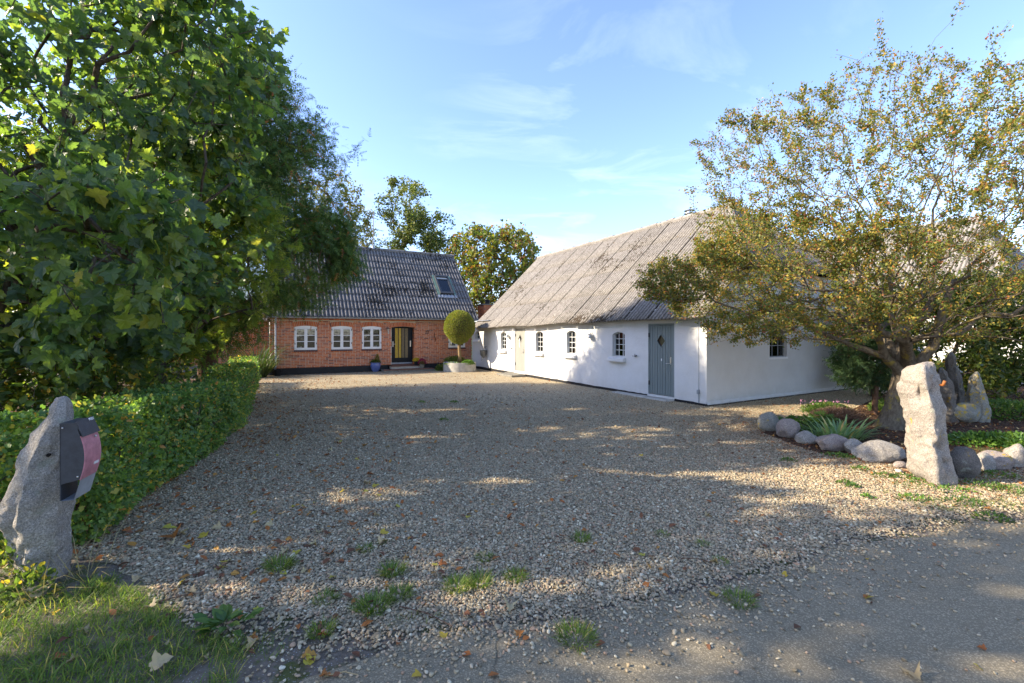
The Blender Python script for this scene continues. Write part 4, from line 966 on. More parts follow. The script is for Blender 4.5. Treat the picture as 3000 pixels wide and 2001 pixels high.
dd = plank_door(D2, 9, M['door'], True); MB().box((D2[1]-D2[0])*0.50, (D2[1]-D2[0])*0.50+0.028, 0.012, 0.024, 0.98, 1.05).build('key_plate', M['paint'], dd)
d1 = plank_door(D1, 8, M['doorpale'], True); d1['label'] = 'pale sun bleached plank door with a diamond window'
MB().box(0.42*(D1[1]-D1[0]), 0.42*(D1[1]-D1[0])+0.05, 0.014, 0.024, 1.05, 1.45).build('letter_plate', M['greypaint'], d1)

# thresholds
tp = MB(); tp.add([(D2[0]-1.3, -0.28, 0.0), (D2[1]+0.02, -0.34, 0.0), (D2[1]+0.02, 0.02, 0.0), (D2[0]-1.3, 0.0, 0.0), (D2[0]-1.25, -0.25, 0.03), (D2[1]-0.02, -0.31, 0.05), (D2[1]-0.02, 0.05, 0.05), (D2[0]-1.25, 0.0, 0.03)], [(4, 5, 6, 7), (0, 1, 5, 4), (1, 2, 6, 5), (3, 0, 4, 7)])
tp.build('doorstep', M['concrete'], barn)
ds = thing('barn_doorstep', 'flat brown slab step lying in front of the pale narrow barn door', 'step', mat=BM)
MB().box(D1[0]-0.35, D1[1]+0.15, -0.75, -0.06, 0.0, 0.085).build('slab', M['concrete_dark'], ds, bevel=0.01)
MB().box(D1[0]-0.30, D1[1]+0.05, -0.35, -0.04, 0.085, 0.10).build('doormat', M['concrete_dark'], ds)

# lamps: half-dome shades on the wall
def dome_lamp(px, py, wpx, label):
    x = bx(px); z = bz(px, py); d = (BO+BX*x).y; r = wpx/2/FPX*d
    t = thing('wall_lamp', label, 'lamp', mat=BM @ Matrix.Translation((x, -r*0.85, z)), group='dome lamps on the barn wall')
    pr = [(r*1.0, -0.01), (r*1.0, 0.0), (r*0.93, r*0.36), (r*0.75, r*0.68), (r*0.45, r*0.92), (0.01, r*1.0)]
    MB().lathe(pr, 20, cap=False).build('lamp_shade', M['galv'], t, smooth=True)
    MB().ball((0, 0, 0.02), r*0.45).build('bulb', M['paint'], t, smooth=True)
    MB().tube([(0, 0, r*0.98), (0, r*0.3, r*1.15), (0, r*0.84, r*1.1)], 0.012, 6).build('arm', M['galv'], t)
    MB().tube([(0, r*0.83, r*1.1), (0.005, r*0.83, eave_z(x)+0.1-z)], 0.006, 5).build('cable', M['galv'], t)
dome_lamp(1492.6, 988, 15, 'grey dome lamp between the narrow barn door and the window to its left')
dome_lamp(1735.3, 988.5, 22, 'grey dome lamp with long cable between the third and fourth barn windows')
# cable and box near the corner, tap, bird
cx_ = bx(2047.7); cz_ = bz(2048.8, 1147.8)
el = thing('junction_box', 'grey electric box with a thin cable on the white wall near the barn corner', 'junction box', mat=BM @ Matrix.Translation((cx_, 0, 0)))
MB().box(-0.032, 0.032, -0.055, -0.001, cz_-0.055, cz_+0.055).build('box', M['zinc'], el, bevel=0.008)
MB().tube([(0, -0.010, 0.06), (0.003, -0.012, cz_-0.05)], 0.012, 6).build('conduit', M['zinc'], el)
MB().tube([(0, -0.008, cz_+0.05), (-0.006, -0.008, 2.45)], 0.0055, 5).build('cable', M['zinc'], el)
def ornament(px, py, lab, s=1.0):
    x, z = bx(px), bz(px, py); t = thing('bird_ornament', lab, 'ornament', mat=BM @ Matrix.Translation((x, -0.045, z)))
    MB().ball((0, 0, 0), 0.055*s, 0.022*s, 0.024*s).ball((0.055*s, 0, 0.018*s), 0.02*s).tube([(0.07*s, 0, 0.02*s), (0.10*s, 0, 0.015*s)], 0.005, r2=0.001).build('body', M['tin'], t, smooth=True)
    MB().prism([(-0.03*s, -0.004, 0.01*s), (0.02*s, -0.004, 0.012*s), (-0.01*s, -0.004, 0.075*s)], (0, 0.006, 0)).prism([(-0.05*s, -0.003, 0.0), (-0.12*s, -0.003, 0.012*s), (-0.10*s, -0.003, -0.02*s)], (0, 0.006, 0)).build('wing', M['tin'], t)
    MB().tube([(0, 0, 0), (0.005, 0.045, 0)], 0.004, 5).build('fixing_pin', M['tin'], t)
ornament(1864, 1043, 'small metal bird ornament on the white wall left of the wide barn door')
ornament(1500.5, 1021, 'tiny metal bird ornament on the wall just left of the narrow barn door', 1.0)
# under-eaves rafter ends
for px, py in ((1553.7, 955), (1621.8, 952.5), (1690, 948.5), (1771.5, 945)):
    x = bx(px)+0.15; MB().ball((x, -0.10, eave_z(x)+0.02), 0.10, 0.14, 0.05).build('rafter_end', M['paint'], barn, smooth=True)

# roof of the barn: underlay, sheets of the front slope, half hip, back slope
OV = 0.30; RW = GW/2; RZ = 6.14; XR = BL-1.99; X0 = 0.62; GZ = 3.66; HOUT = 0.22
def Bp(x, f):
    """front slope: x along the wall, f from eaves (0) to ridge (1)"""
    return Vector((x, -OV+f*(RW+OV), eave_z(x)-0.02+0.02*math.sin(x*1.7)*(1-f)+f*(RZ-eave_z(x)+0.02)))
def fmax(x):
    if x <= XR: return 1.0
    t = (x-XR)/(BL+HOUT-XR); f_end = 0.36; return 1-(1-f_end)*t
ul = MB(); n = 30; xs = [X0+(XR-X0)*i/n for i in range(n+1)] + [XR+(BL+HOUT-0.03-XR)*i/6 for i in range(1, 7)]
dn = Vector((0, 0.02, -0.035))
for a, b in zip(xs[:-1], xs[1:]): ul.quad(*(Bp(a, 0.01)+dn, Bp(b, 0.01)+dn, Bp(b, fmax(b))+dn, Bp(a, fmax(a))+dn))
ul.quad((X0, GW+OV, 2.2), (X0, RW, RZ-0.05), (XR, RW, RZ-0.05), (BL+HOUT, GW+OV, 2.2)); 
e = Bp(BL+HOUT, fmax(BL+HOUT)); ul.add([(XR, RW, RZ-0.05), (BL+HOUT, GW-e.y, e.z-0.04), (BL+HOUT, GW+OV, 2.25)], [(0, 2, 1)])
apx = Vector((XR, RW, RZ)); e1 = Vector((BL+HOUT, e.y, e.z)); e2 = Vector((BL+HOUT, GW-e.y, e.z))
ul.add([tuple(apx+Vector((-0.03, 0, -0.05))), tuple(e1+Vector((0, 0, -0.05))), tuple(e2+Vector((0, 0, -0.05)))], [(0, 1, 2)])
broof = ul.build('roof', M['under'], barn)
CW = 0.945; NR = 4; ncb = int(round((BL+HOUT-X0)/CW)); CW = (BL+HOUT-X0)/ncb
for c in range(ncb):
    xa = X0+c*CW; xb = xa+CW-0.030; tilt = br.uniform(-0.006, 0.006)
    for r_ in range(NR):
        f0, f1 = r_/NR, (r_+1)/NR+0.015
        if f0 >= fmax(xb)-0.02 and f0 >= fmax(xa)-0.02: continue
        jit = br.uniform(-0.006, 0.010)
        def P(a, b):
            x = xa+(xb-xa)*a; fm = fmax(x); g0 = min(f0, fm-0.0); g1 = min(f1, fm)
            if r_ == 0: g0 = -0.012+jit*0.3
            p = Bp(x, g0+(g1-g0)*b); p.z += 0.018*(a)*1.0+jit; return p
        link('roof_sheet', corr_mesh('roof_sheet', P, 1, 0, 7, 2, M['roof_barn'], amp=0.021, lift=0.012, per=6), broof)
# half-hip sheets
for c in range(5):
    ya, yb = e1.y+(e2.y-e1.y)*c/5, e1.y+(e2.y-e1.y)*(c+1)/5-0.02
    def top(y): return max(0.002, 1-abs(y-RW)/(RW-e1.y))
    def P(a, b):
        y = ya+(yb-ya)*a; t = top(y)*b; return Vector((BL+HOUT+(XR-BL-HOUT)*t, y, e.z+(RZ-e.z)*t))
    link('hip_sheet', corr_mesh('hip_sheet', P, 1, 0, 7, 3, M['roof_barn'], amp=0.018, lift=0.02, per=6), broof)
x = X0; i = 0
while x < XR-0.05:
    x2 = min(x+0.42, XR+0.05); zj = br.uniform(-0.012, 0.015)
    MB().tube([(x, RW, RZ+0.015+zj), (x2+0.03, RW, RZ+0.03+zj)], 0.105, 8).build('ridge_cap', M['roof_barn'], broof, smooth='auto'); x = x2; i += 1
for q in (e1, e2):
    d = apx-q; n = 6
    for k in range(n):
        a = q+d*(k/n)+Vector((0, 0, 0.03)); b = q+d*((k+1)/n)*1.0+Vector((0, 0, 0.035)); MB().tube([a, b], 0.095, 8, r2=0.085).build('hip_cap', M['roof_barn'], broof, smooth='auto')
# pale verge at the far end and a band of gable wall showing under it
MB().add([(X0-0.05, -OV+0.02, 2.12), (X0-0.05, RW, RZ+0.02), (X0-0.05, RW, RZ-0.16), (X0-0.05, -OV+0.02, 1.99), (X0, -OV+0.02, 2.12), (X0, RW, RZ+0.02), (X0, RW, RZ-0.16), (X0, -OV+0.02, 1.99)], [(0, 1, 2, 3), (4, 7, 6, 5), (0, 4, 5, 1), (3, 2, 6, 7), (0, 3, 7, 4)]).build('verge_board', M['roof_barn'], broof)
# stove pipe
fp = thing('flue_pipe', 'silver metal flue pipe with a cowl sticking up behind the barn ridge', 'chimney', loc=(0, 0, 0))
r = (2020-CX)/FPX; q = BO+BY*(RW+0.5); tx = (r*q.y-q.x)/(BX.x-r*BX.y); q = q+BX*tx; fp.location = (q.x, q.y, RZ-0.55)
MB().lathe([(0.15, 0), (0.15, 0.72)], 20).build('pipe', M['steel'], fp, smooth='auto')
MB().lathe([(0.20, 0.74), (0.20, 0.76), (0.17, 0.78)], 20).lathe([(0.205, 0.84), (0.205, 0.86), (0.12, 0.88)], 20).lathe([(0.20, 0.95), (0.19, 0.97), (0.05, 1.02)], 20).lathe([(0.10, 0.70), (0.10, 0.97)], 14).build('cowl', M['steel'], fp, smooth='auto')

# link building between house and barn
lk = thing('link_building', 'narrow whitewashed building with one tiny arched window joining brick house and barn', 'building', mat=BM)
la_, lb_ = bx(1392.6), bx(1405.8); lz0, lz1 = bz(1399, 993.5), bz(1399, 971.2)
wall_mb(0.02, LK-0.003, 0, 2.48, [(la_, lb_, lz0, lz1, 0.07)], reveal=0.14).quad((0.02, 0.4, 2.48), (LK, 0.4, 2.48), (LK, 0, 2.48), (0.02, 0, 2.48)).build('wall', M['white'], lk)
iron_window(lk, Matrix.Translation((la_, 0, lz0)), lb_-la_, lz1-lz0, 0.07, 2, 2)
pl_ = MB(); plinth2(pl_, 0.02, LK-0.003); pl_.build('plinth', M['tar'], lk)
MB().quad((-0.3, -0.1, 2.50), (LK+1.2, -0.1, 2.50), (LK+1.2, 2.4, 3.1), (-0.3, 2.4, 3.1)).quad((-0.3, 4.8, 2.5), (-0.3, 2.4, 3.1), (LK+1.2, 2.4, 3.1), (LK+1.2, 4.8, 2.5)).build('roof', M['zinc'], lk)
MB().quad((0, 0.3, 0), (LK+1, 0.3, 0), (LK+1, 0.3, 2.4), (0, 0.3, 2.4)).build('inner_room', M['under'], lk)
ch = thing('brick_chimney', 'short square red brick chimney between the house roof and the barn roof', 'chimney', loc=(0, 0, 0))
cp = P3(1428, 940, 25.9); ch.matrix_world = frame(Vector((cp[0], cp[1], 2.35)), HU, HV)
cb = MB(); s = 0.42
for r_ in range(17):
    z = r_*RH
    for fa in range(4):
        R = Matrix.Rotation(fa*math.pi/2, 4, 'Z'); x = -s-(0.12 if r_ % 2 else 0)
        while x < s:
            a, b = max(x, -s), min(x+0.228, s)
            if b-a > 0.03:
                t = MB(); brick_box(t, a, b, z, z+0.055, br.random()*0.004); cb.add([tuple(R @ Vector((v[0], v[1]-s, v[2]))) for v in t.v], t.f)
            x += 0.24
tagit(cb.build('brickwork', M['brick'], ch), kind='stuff')
MB().box(-s+0.012, s-0.012, -s+0.012, s-0.012, 0, 1.13).build('mortar_core', M['mortar'], ch)
MB().box(-s-0.05, s+0.05, -s-0.05, s+0.05, 1.135, 1.20).build('cap', M['concrete_dark'], ch)
MB().lathe([(0.14, 1.20), (0.14, 1.42), (0.17, 1.43), (0.17, 1.47), (0.1, 1.47)], 14).build('chimney_pot', M['tar'], ch, smooth='auto')

# second white barn behind, seen through the branches
C2 = Vector((18.0, 15.6, 0)); b2 = thing('rear_barn', 'second white barn with a grey corrugated hipped roof half hidden behind the hawthorn', 'barn', mat=frame(C2-BX*12, BX, BY))
w2 = MB(); w2.box(0, 12, 0, 7.7, 0, 2.9); w2.add([(12.0, 0, 2.9), (12.0, 7.7, 2.9), (12.0, 6.2, 4.3), (12.0, 1.5, 4.3)], [(0, 1, 2, 3)]); w2.build('wall', M['white'], b2)
r2 = MB(); r2.quad((-0.3, -0.3, 2.75), (12.2, -0.3, 2.75), (9.9, 3.85, 6.95), (-0.3, 3.85, 6.95)); r2.quad((12.2, 8.0, 2.75), (-0.3, 8.0, 2.75), (-0.3, 3.85, 6.95), (9.9, 3.85, 6.95)); r2.add([(12.2, -0.3, 2.75), (12.2, 8.0, 2.75), (9.9, 3.85, 6.95)], [(0, 1, 2)])
r2o = r2.build('roof', M['under'], b2)
def P2(a, b): 
    x = -0.3+a*12.5; fm = 1.0 if x < 9.9 else max(0.01, 1-(x-9.9)/2.3); return Vector((x, -0.33+b*fm*4.18, 2.8+b*fm*4.2))
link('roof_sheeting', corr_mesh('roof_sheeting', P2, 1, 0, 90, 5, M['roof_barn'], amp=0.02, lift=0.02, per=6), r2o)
def P3_(a, b):
    y = -0.3+a*8.3; t = max(0.01, 1-abs(y-3.85)/4.15)*b; return Vector((12.22-2.3*t, y, 2.8+4.2*t))
link('roof_sheeting', corr_mesh('roof_sheeting', P3_, 1, 0, 60, 4, M['roof_barn'], amp=0.02, lift=0.02, per=6), r2o)

# ------------------------------------------------------------------ stones
def fnoise(p, octs=4, seed=0.0, lac=2.1, gain=0.5):
    a, s, f = 0.0, 1.0, 1.0
    for _ in range(octs): a += s*noise.noise(Vector((p[0]*f+seed, p[1]*f+seed*1.7, p[2]*f-seed))); s *= gain; f *= lac
    return a
def boulder(name, label, c, dims, mat, rz=0.0, seed=0, group=None, sink=0.18, cuts=5, rough=0.09):
    bm = bmesh.new(); bmesh.ops.create_icosphere(bm, subdivisions=4, radius=1.0); r = random.Random(seed)
    planes = []
    for _ in range(cuts):
        n = Vector((r.gauss(0, 1), r.gauss(0, 1), r.gauss(0.2, 0.8))).normalized(); planes.append((n, r.uniform(0.70, 0.86)))
    for v in bm.verts:
        p = v.co.copy()
        for n, d in planes:
            k = p.dot(n)
            if k > d: p -= n*(k-d)*0.88
        q = p*(1+rough*fnoise(p*1.6, 3, seed*3.1)+0.035*fnoise(p*6, 4, seed))
        v.co = Vector((q.x*dims[0], q.y*dims[1], q.z*dims[2]))
    me = bpy.data.meshes.new(name); bm.to_mesh(me); bm.free(); me.materials.append(mat)
    for p in me.polygons: p.use_smooth = True
    zmin = min(v.co.z for v in me.vertices)
    o = link(name, me); o.location = (c[0], c[1], c[2]-zmin*(1-sink) if len(c) > 2 else -zmin*(1-sink)); o.rotation_euler.z = rz
    return tagit(o, label, 'stone', group)
def standing(name, label, depth, prof, thick, mat, ridge=None, seed=0, amp=0.028, cat='standing stone', base_px=None, skew=0.0, group=None, pits=1.0):
    """upright stone: prof = rows of (py, px_left, px_right[, px_ridge]) seen at the given depth"""
    rows = []
    rc = sum(r[1]+r[2] for r in prof)/len(prof)/2; th_ = math.atan((rc-CX)/FPX); cs = math.cos(th_); xc_ = (rc-CX)/FPX*depth
    prof = [(r[0],)+tuple(rc+(q-rc)*cs for q in r[1:]) for r in prof]
    for r in prof:
        z = CAMZ-(r[0]-HY)/FPX*depth; xl = (r[1]-CX)/FPX*depth; xr = (r[2]-CX)/FPX*depth
        rows.append((z, xl, xr, (r[3]-CX)/FPX*depth if len(r) > 3 else None))
    rows.sort(); rows = [(min(0, rows[0][0])-0.12,)+rows[0][1:]] + rows
    z0 = rows[0][0]; z1 = rows[-1][0]; ns = 70; nc = 72; V = []; F = []
    cx0 = (rows[0][1]+rows[0][2])/2
    def at(z):
        for a, b in zip(rows[:-1], rows[1:]):
            if a[0] <= z <= b[0]:
                t = (z-a[0])/((b[0]-a[0]) or 1); t = t*t*(3-2*t)*0.5+t*0.5
                rr = None if a[3] is None else a[3]+(b[3]-a[3])*t
                return a[1]+(b[1]-a[1])*t, a[2]+(b[2]-a[2])*t, rr
        return rows[-1][1], rows[-1][2], rows[-1][3]
    for i in range(ns+1):
        u = i/ns; z = z0+(z1-z0)*u; xl, xr, rr = at(z); w = xr-xl; cap = math.sqrt(max(0.0, 1-max(0, (u-0.93)/0.07)**2))
        th = thick*(0.65+0.35*(w/(max(r[2]-r[1] for r in rows))))*(0.35+0.65*cap)
        if rr is None: pts = [(xl, 0.0), (xl+w*0.22, -th*0.48), (xl+w*0.72, -th*0.5), (xr, -th*0.12), (xr-w*0.05, th*0.35), (xl+w*0.6, th*0.5), (xl+w*0.15, th*0.42)]
        else: pts = [(xl, th*0.05), (xl+(rr-xl)*0.35, -th*0.30), (rr-0.01, -th*0.56), (rr+0.015, -th*0.55), (xr, -th*0.02), (xr-w*0.04, th*0.32), (xl+w*0.6, th*0.5), (xl+w*0.12, th*0.40)]
        L = [0.0]
        for a, b in zip(pts, pts[1:]+pts[:1]): L.append(L[-1]+math.dist(a, b))
        cxm, cym = (xl+xr)/2, 0.0
        for k in range(nc):
            s = L[-1]*k/nc
            for j in range(len(pts)):
                if L[j] <= s <= L[j+1]: t = (s-L[j])/((L[j+1]-L[j]) or 1); a, b = pts[j], pts[(j+1) % len(pts)]; x, y = a[0]+(b[0]-a[0])*t, a[1]+(b[1]-a[1])*t; break
            d = Vector((x-cxm, y-cym, 0)); d = d/(d.length or 1)
            q = Vector((x, y, z)); f = fnoise(q*4.0, 5, seed, gain=0.6)
            g = min(0.0, fnoise(Vector((x*6, y*6, z*3.2)), 3, seed+9)+0.10)*0.07*pits
            q = q+d*(amp*f+g)
            q.z += 0.02*fnoise(q*5, 3, seed+4) * (1 if i > 2 else 0)
            V.append(q)
    top = len(V); V.append(Vector((sum(v.x for v in V[-nc:])/nc, sum(v.y for v in V[-nc:])/nc, V[-1].z+0.01)))
    for i in range(ns):
        for k in range(nc): F.append((i*nc+k, i*nc+(k+1) % nc, (i+1)*nc+(k+1) % nc, (i+1)*nc+k))
    for k in range(nc): F.append((ns*nc+k, ns*nc+(k+1) % nc, top))
    xm = (rows[1][1]+rows[1][2])/2
    V = [(v.x-xm, v.y, v.z) for v in V]
    me = bpy.data.meshes.new(name); me.from_pydata(V, [], F); me.materials.append(mat)
    for p in me.polygons: p.use_smooth = True
    bm = bmesh.new(); bm.from_mesh(me); bmesh.ops.recalc_face_normals(bm, faces=bm.faces[:]); bm.to_mesh(me); bm.free()
    me.set_sharp_from_angle(angle=math.radians(50))
    e = thing(name, label, cat, loc=(xm, depth, 0), group=group)
    e.rotation_euler.z = -th_; link('stone_body', me, e); return e

leftst = standing('gate_stone', 'tall grey granite gate stone carrying the mailbox at the left of the drive', 3.42,
    [(1700, 60, 203), (1640, 40, 207), (1585, 22, 214), (1501, -4, 225), (1459, 8, 224), (1417, 25, 221), (1341, 42, 220), (1282, 80, 222), (1236, 114, 221), (1200, 134, 214), (1177, 150, 207), (1166, 172, 194)],
    0.42, M['granite'], seed=4.0, amp=0.026, pits=0.9)
xm = leftst.location.x
hp = P3(143, 1321, 3.42); MB().tube([(hp[0]-xm-0.01, -0.195, hp[2]), (hp[0]-xm, -0.14, hp[2])], 0.012, 12).build('drill_hole', M['under'], leftst)
rightst = standing('gate_stone', 'tall pale gate stone before the hawthorn with bright left and dark right face', 5.55,
    [(1412, 2700, 2812, 2759), (1390, 2668, 2809, 2757), (1343, 2662, 2801, 2750), (1285, 2656, 2793, 2744), (1228, 2647, 2782, 2742), (1197, 2641, 2781, 2742), (1170, 2636, 2776, 2736), (1140, 2634, 2768, 2728), (1113, 2637, 2766, 2718), (1090, 2645, 2762, 2715), (1074, 2668, 2758, 2715), (1066, 2686, 2750, 2714), (1061, 2705, 2740, 2716)],
    0.46, M['granite_warm'], seed=17.0, amp=0.034, pits=1.7)
xm = rightst.location.x; hp = P3(2760, 1122, 5.55)
MB().tube([(hp[0]-xm-0.03, -0.10, hp[2]-0.015), (hp[0]-xm-0.01, -0.16, hp[2]-0.01), (hp[0]-xm+0.005, -0.17, hp[2]+0.045)], 0.016, 10).build('hinge_pin', M['dry_o'], rightst, smooth=True)
standing('standing_stone', 'tallest and most pointed of the standing stones behind the right gate stone', 10.0, [(1235, 2772, 2836), (1180, 2768, 2832), (1120, 2770, 2824), (1080, 2770, 2812), (1050, 2774, 2804), (1032, 2780, 2796)], 0.32, M['granite_dark'], seed=25.0)
standing('standing_stone', 'rounded dark standing stone partly hidden right behind the right gate stone', 9.4, [(1230, 2735, 2812), (1190, 2740, 2808), (1130, 2742, 2795), (1095, 2745, 2780), (1079, 2750, 2768)], 0.32, M['granite_dark'], seed=33.0)
standing('standing_stone', 'rightmost standing stone with a blunt top and orange lichen near its foot', 9.4, [(1234, 2822, 2900), (1205, 2822, 2904), (1170, 2826, 2896), (1130, 2834, 2882), (1105, 2842, 2873), (1090, 2852, 2870)], 0.36, M['granite_lichen'], seed=41.0)
o = boulder('boulder', 'flat boulder covered in yellow lichen lying before the standing stones', (*G(2824, 1236), 0.0), (0.37, 0.26, 0.22), M['granite_lichen'], 0.1, 51, sink=0.1, cuts=8, rough=0.05)
stones = [  # px centre, py foot, px width, px height, material, label
    (2263, 1268, 62, 50, 'granite_lichen', 'rounded boulder with orange lichen at the far left end of the stone border'),
    (2319, 1288, 70, 52, 'granite_pink', 'pale rounded boulder second from the left end of the stone border'),
    (2372, 1306, 58, 34, 'granite', 'low grey boulder under the leaf blades of the iris'),
    (2453, 1326, 88, 44, 'granite_pink', 'speckled flat boulder with orange lichen below the iris clump'),
    (2512, 1336, 54, 40, 'granite', 'small blunt boulder between two flat border boulders'),
    (2600, 1362, 126, 56, 'granite', 'long low boulder with pale veins left of the right gate stone'),
    (2645, 1378, 34, 20, 'granite_pink', 'little pink stone at the foot of the right gate stone'),
    (2842, 1408, 88, 84, 'granite_dark', 'big dark brown boulder touching the right side of the gate stone'),
    (2898, 1384, 46, 52, 'granite', 'grey boulder squeezed between two larger ones right of the gate stone'),
    (2935, 1382, 94, 48, 'granite_pink', 'broad pinkish boulder near the right edge of the picture'),
    (2995, 1376, 60, 66, 'granite_warm', 'tall rounded boulder at the right edge of the picture')]
for i, (px, py, w, h, m, lab) in enumerate(stones):
    x, y = G(px, py-3); s = y/FPX; wx, hz_ = w*s/2, h*s
    boulder('boulder', lab, (x, y+wx*0.55), (wx*1.08, wx*0.8, hz_*0.62), M[m], 0.2*math.sin(i*2.1), 60+i, 'boulders edging the planting bed', sink=0.28)
boulder('boulder', 'small white pebble sized stone by the pink stone at the gate', G(2634, 1385), (0.05, 0.04, 0.025), M['concrete'], 0.3, 90, sink=0.1)

# ------------------------------------------------------------------ mailbox on the left stone
mbx = thing('mailbox', 'black mailbox with a curved faded pink front mounted on the left gate stone', 'mailbox', loc=P3(201, 1326, 3.22)); mbx.scale = (0.88, 0.88, 0.88)
mbx.rotation_euler = (0, 0, math.radians(109))       # its front looks across the drive
# local: x across the box (its width), -y outwards (front), z up
S = 0.0026
W2_, D0 = 0.115, 0.20
def arc_y(z):                       # front profile: outward reach at height z
    return -(0.098+0.066*math.sin(max(0.0, min(1.0, (z+0.30)/0.56))*math.pi))
sidep = [(0.0, -0.23), (0.0, 0.245), (-0.115, 0.255)] + [(arc_y(z)+0.004, z) for z in np.linspace(0.20, -0.20, 9)]
for sx in (-W2_, W2_-0.004):
    MB().prism([(sx, y, z) for y, z in sidep], (0.004, 0, 0)).build('side_panel', M['iron_box'] if 'iron_box' in M else M['iron'], mbx)
M['boxpaint'] = plain('dark_blue_grey_paint', (0.035, 0.038, 0.045), 0.5, 0.4, var=0.3, scale=25)
for c in mbx.children: c.data.materials[0] = M['boxpaint']
M['pink'] = plain('faded_pink_paint', (0.42, 0.175, 0.20), 0.5, 0.3, var=0.3, scale=18)
MB().box(-W2_, W2_, -0.006, 0.0, -0.36, 0.25).build('back_plate', M['boxpaint'], mbx)
fr = MB(); zz = np.linspace(0.150, -0.205, 14)
pts = [(arc_y(z), z) for z in zz]
for (y0, z0), (y1, z1) in zip(pts[:-1], pts[1:]): fr.add([(-W2_-0.003, y0, z0), (W2_+0.003, y0, z0), (W2_+0.003, y1, z1), (-W2_-0.003, y1, z1), (-W2_-0.003, y0+0.006, z0), (W2_+0.003, y0+0.006, z0), (W2_+0.003, y1+0.006, z1), (-W2_-0.003, y1+0.006, z1)], [(0, 3, 2, 1), (4, 5, 6, 7), (0, 4, 7, 3), (1, 2, 6, 5)])
front = fr.build('pink_front', M['pink'], mbx, smooth='auto')
MB().box(0.02, 0.085, arc_y(-0.10)-0.004, arc_y(-0.10)+0.01, -0.115, -0.095).build('name_slot', M['greypaint'], front)
MB().ball((0.055, arc_y(0.11)-0.004, 0.115), 0.010).build('lock', M['steel'], front, smooth=True)
MB().add([(-W2_-0.006, -0.105, 0.275), (W2_+0.006, -0.105, 0.275), (W2_+0.006, arc_y(0.14)-0.016, 0.145), (-W2_-0.006, arc_y(0.14)-0.016, 0.145), (-W2_-0.006, -0.10, 0.268), (W2_+0.006, -0.10, 0.268), (W2_+0.006, arc_y(0.14)-0.008, 0.142), (-W2_-0.006, arc_y(0.14)-0.008, 0.142)], [(0, 3, 2, 1), (4, 5, 6, 7), (0, 1, 5, 4), (1, 2, 6, 5), (2, 3, 7, 6), (3, 0, 4, 7)]).build('lid', M['boxpaint'], mbx)
MB().box(-W2_-0.004, W2_+0.004, -0.105, 0.0, 0.250, 0.262).build('top_plate', M['boxpaint'], mbx)
lid_n = Vector((0, 0.145-0.275, -(arc_y(0.14)-0.016+0.105))).normalized()
an_ = math.atan2(0.13, -(arc_y(0.14)-0.016+0.105))
text_mesh('POST', 0.030, M['paint'], 'lettering', mbx, Matrix.Translation((0.060, -0.126, 0.252)) @ Matrix.Rotation(an_, 4, 'X'), 0.0015)
# open newspaper holder below
nh = MB(); nh.add([(-W2_, -0.006, -0.36), (W2_, -0.006, -0.36), (W2_, -0.09, -0.36), (-W2_, -0.09, -0.36), (W2_, arc_y(-0.205)+0.002, -0.207), (-W2_, arc_y(-0.205)+0.002, -0.207)], [(0, 1, 2, 3), (3, 2, 4, 5)])
nh.build('newspaper_holder', M['zinc'], mbx)
for sx in (-W2_-0.005, W2_+0.002):
    for y, z in ((-0.02, 0.225), (-0.155, -0.175)): MB().ball((sx, y if z > 0 else arc_y(-0.19)+0.02, z), 0.007, n=8, m=6).build('rivet', M['steel'], mbx, smooth=True)

# ------------------------------------------------------------------ leaves and branches
def rot_frames(D, Nn):
    """orthonormal frames: y along D, z near Nn"""
    D = D/np.linalg.norm(D, axis=1, keepdims=True); X = np.cross(D, Nn); X /= np.linalg.norm(X, axis=1, keepdims=True)+1e-9
    Z = np.cross(X, D); return np.stack([X, D, Z], axis=2)      # columns
def scatter_mesh(name, T, P, R, S, mat, rnd=None, smooth=False):
    """many copies of template T=(verts, faces) joined: P positions, R frames, S sizes"""
    tv, tf = np.asarray(T[0], float), np.asarray(T[1], int); n, k = len(P), len(tv)
    V = np.einsum('nij,kj->nki', R, tv)*S[:, None, None]+P[:, None, :]
    F = tf[None]+(np.arange(n)*k)[:, None, None]
    if rnd is None: rnd = rng.random(n)
    return mesh_np(name, V.reshape(-1, 3), F.reshape(-1, tf.shape[1]), mat, smooth, {'rnd': np.repeat(rnd, k)})
def fan(outline, zc=0.0, curl=0.0, fold=0.0):
    v = [(0, 0.30, zc)]+[(x, y, -curl*(x*x+(y-0.3)**2)+fold*abs(x)) for x, y in outline]; n = len(outline)
    return v, [(0, i+1, (i+1) % n+1) for i in range(n)]
_half = [(0.0, 0.0), (0.10, -0.10), (0.26, -0.06), (0.24, 0.08), (0.40, 0.10), (0.56, 0.30), (0.42, 0.36), (0.36, 0.44), (0.24, 0.50), (0.30, 0.66), (0.20, 0.78), (0.12, 0.82)]
T_SYC = fan(_half+[(0.0, 1.0)]+[(-x, y) for x, y in _half[:0:-1]], -0.03, 0.55, 0.22)
_h2 = [(0.0, 0.0), (0.20, -0.02), (0.50, 0.30), (0.26, 0.42), (0.18, 0.76)]
T_SYC2 = fan(_h2+[(0.0, 1.0)]+[(-x, y) for x, y in _h2[:0:-1]], 0.0, 0.30, 0.12)
T_OVAL = ([(0, 0, 0), (0.27, 0.32, 0.06), (0.20, 0.70, 0.03), (0, 1, -0.08), (-0.20, 0.70, 0.03), (-0.27, 0.32, 0.06), (0, 0.5, -0.02)], [(0, 1, 6), (1, 2, 6), (2, 3, 6), (3, 4, 6), (4, 5, 6), (5, 0, 6)])
T_DIA = ([(0, 0, 0), (0.32, 0.45, 0.06), (0, 1, -0.05), (-0.32, 0.45, 0.06)], [(0, 1, 2), (0, 2, 3)])
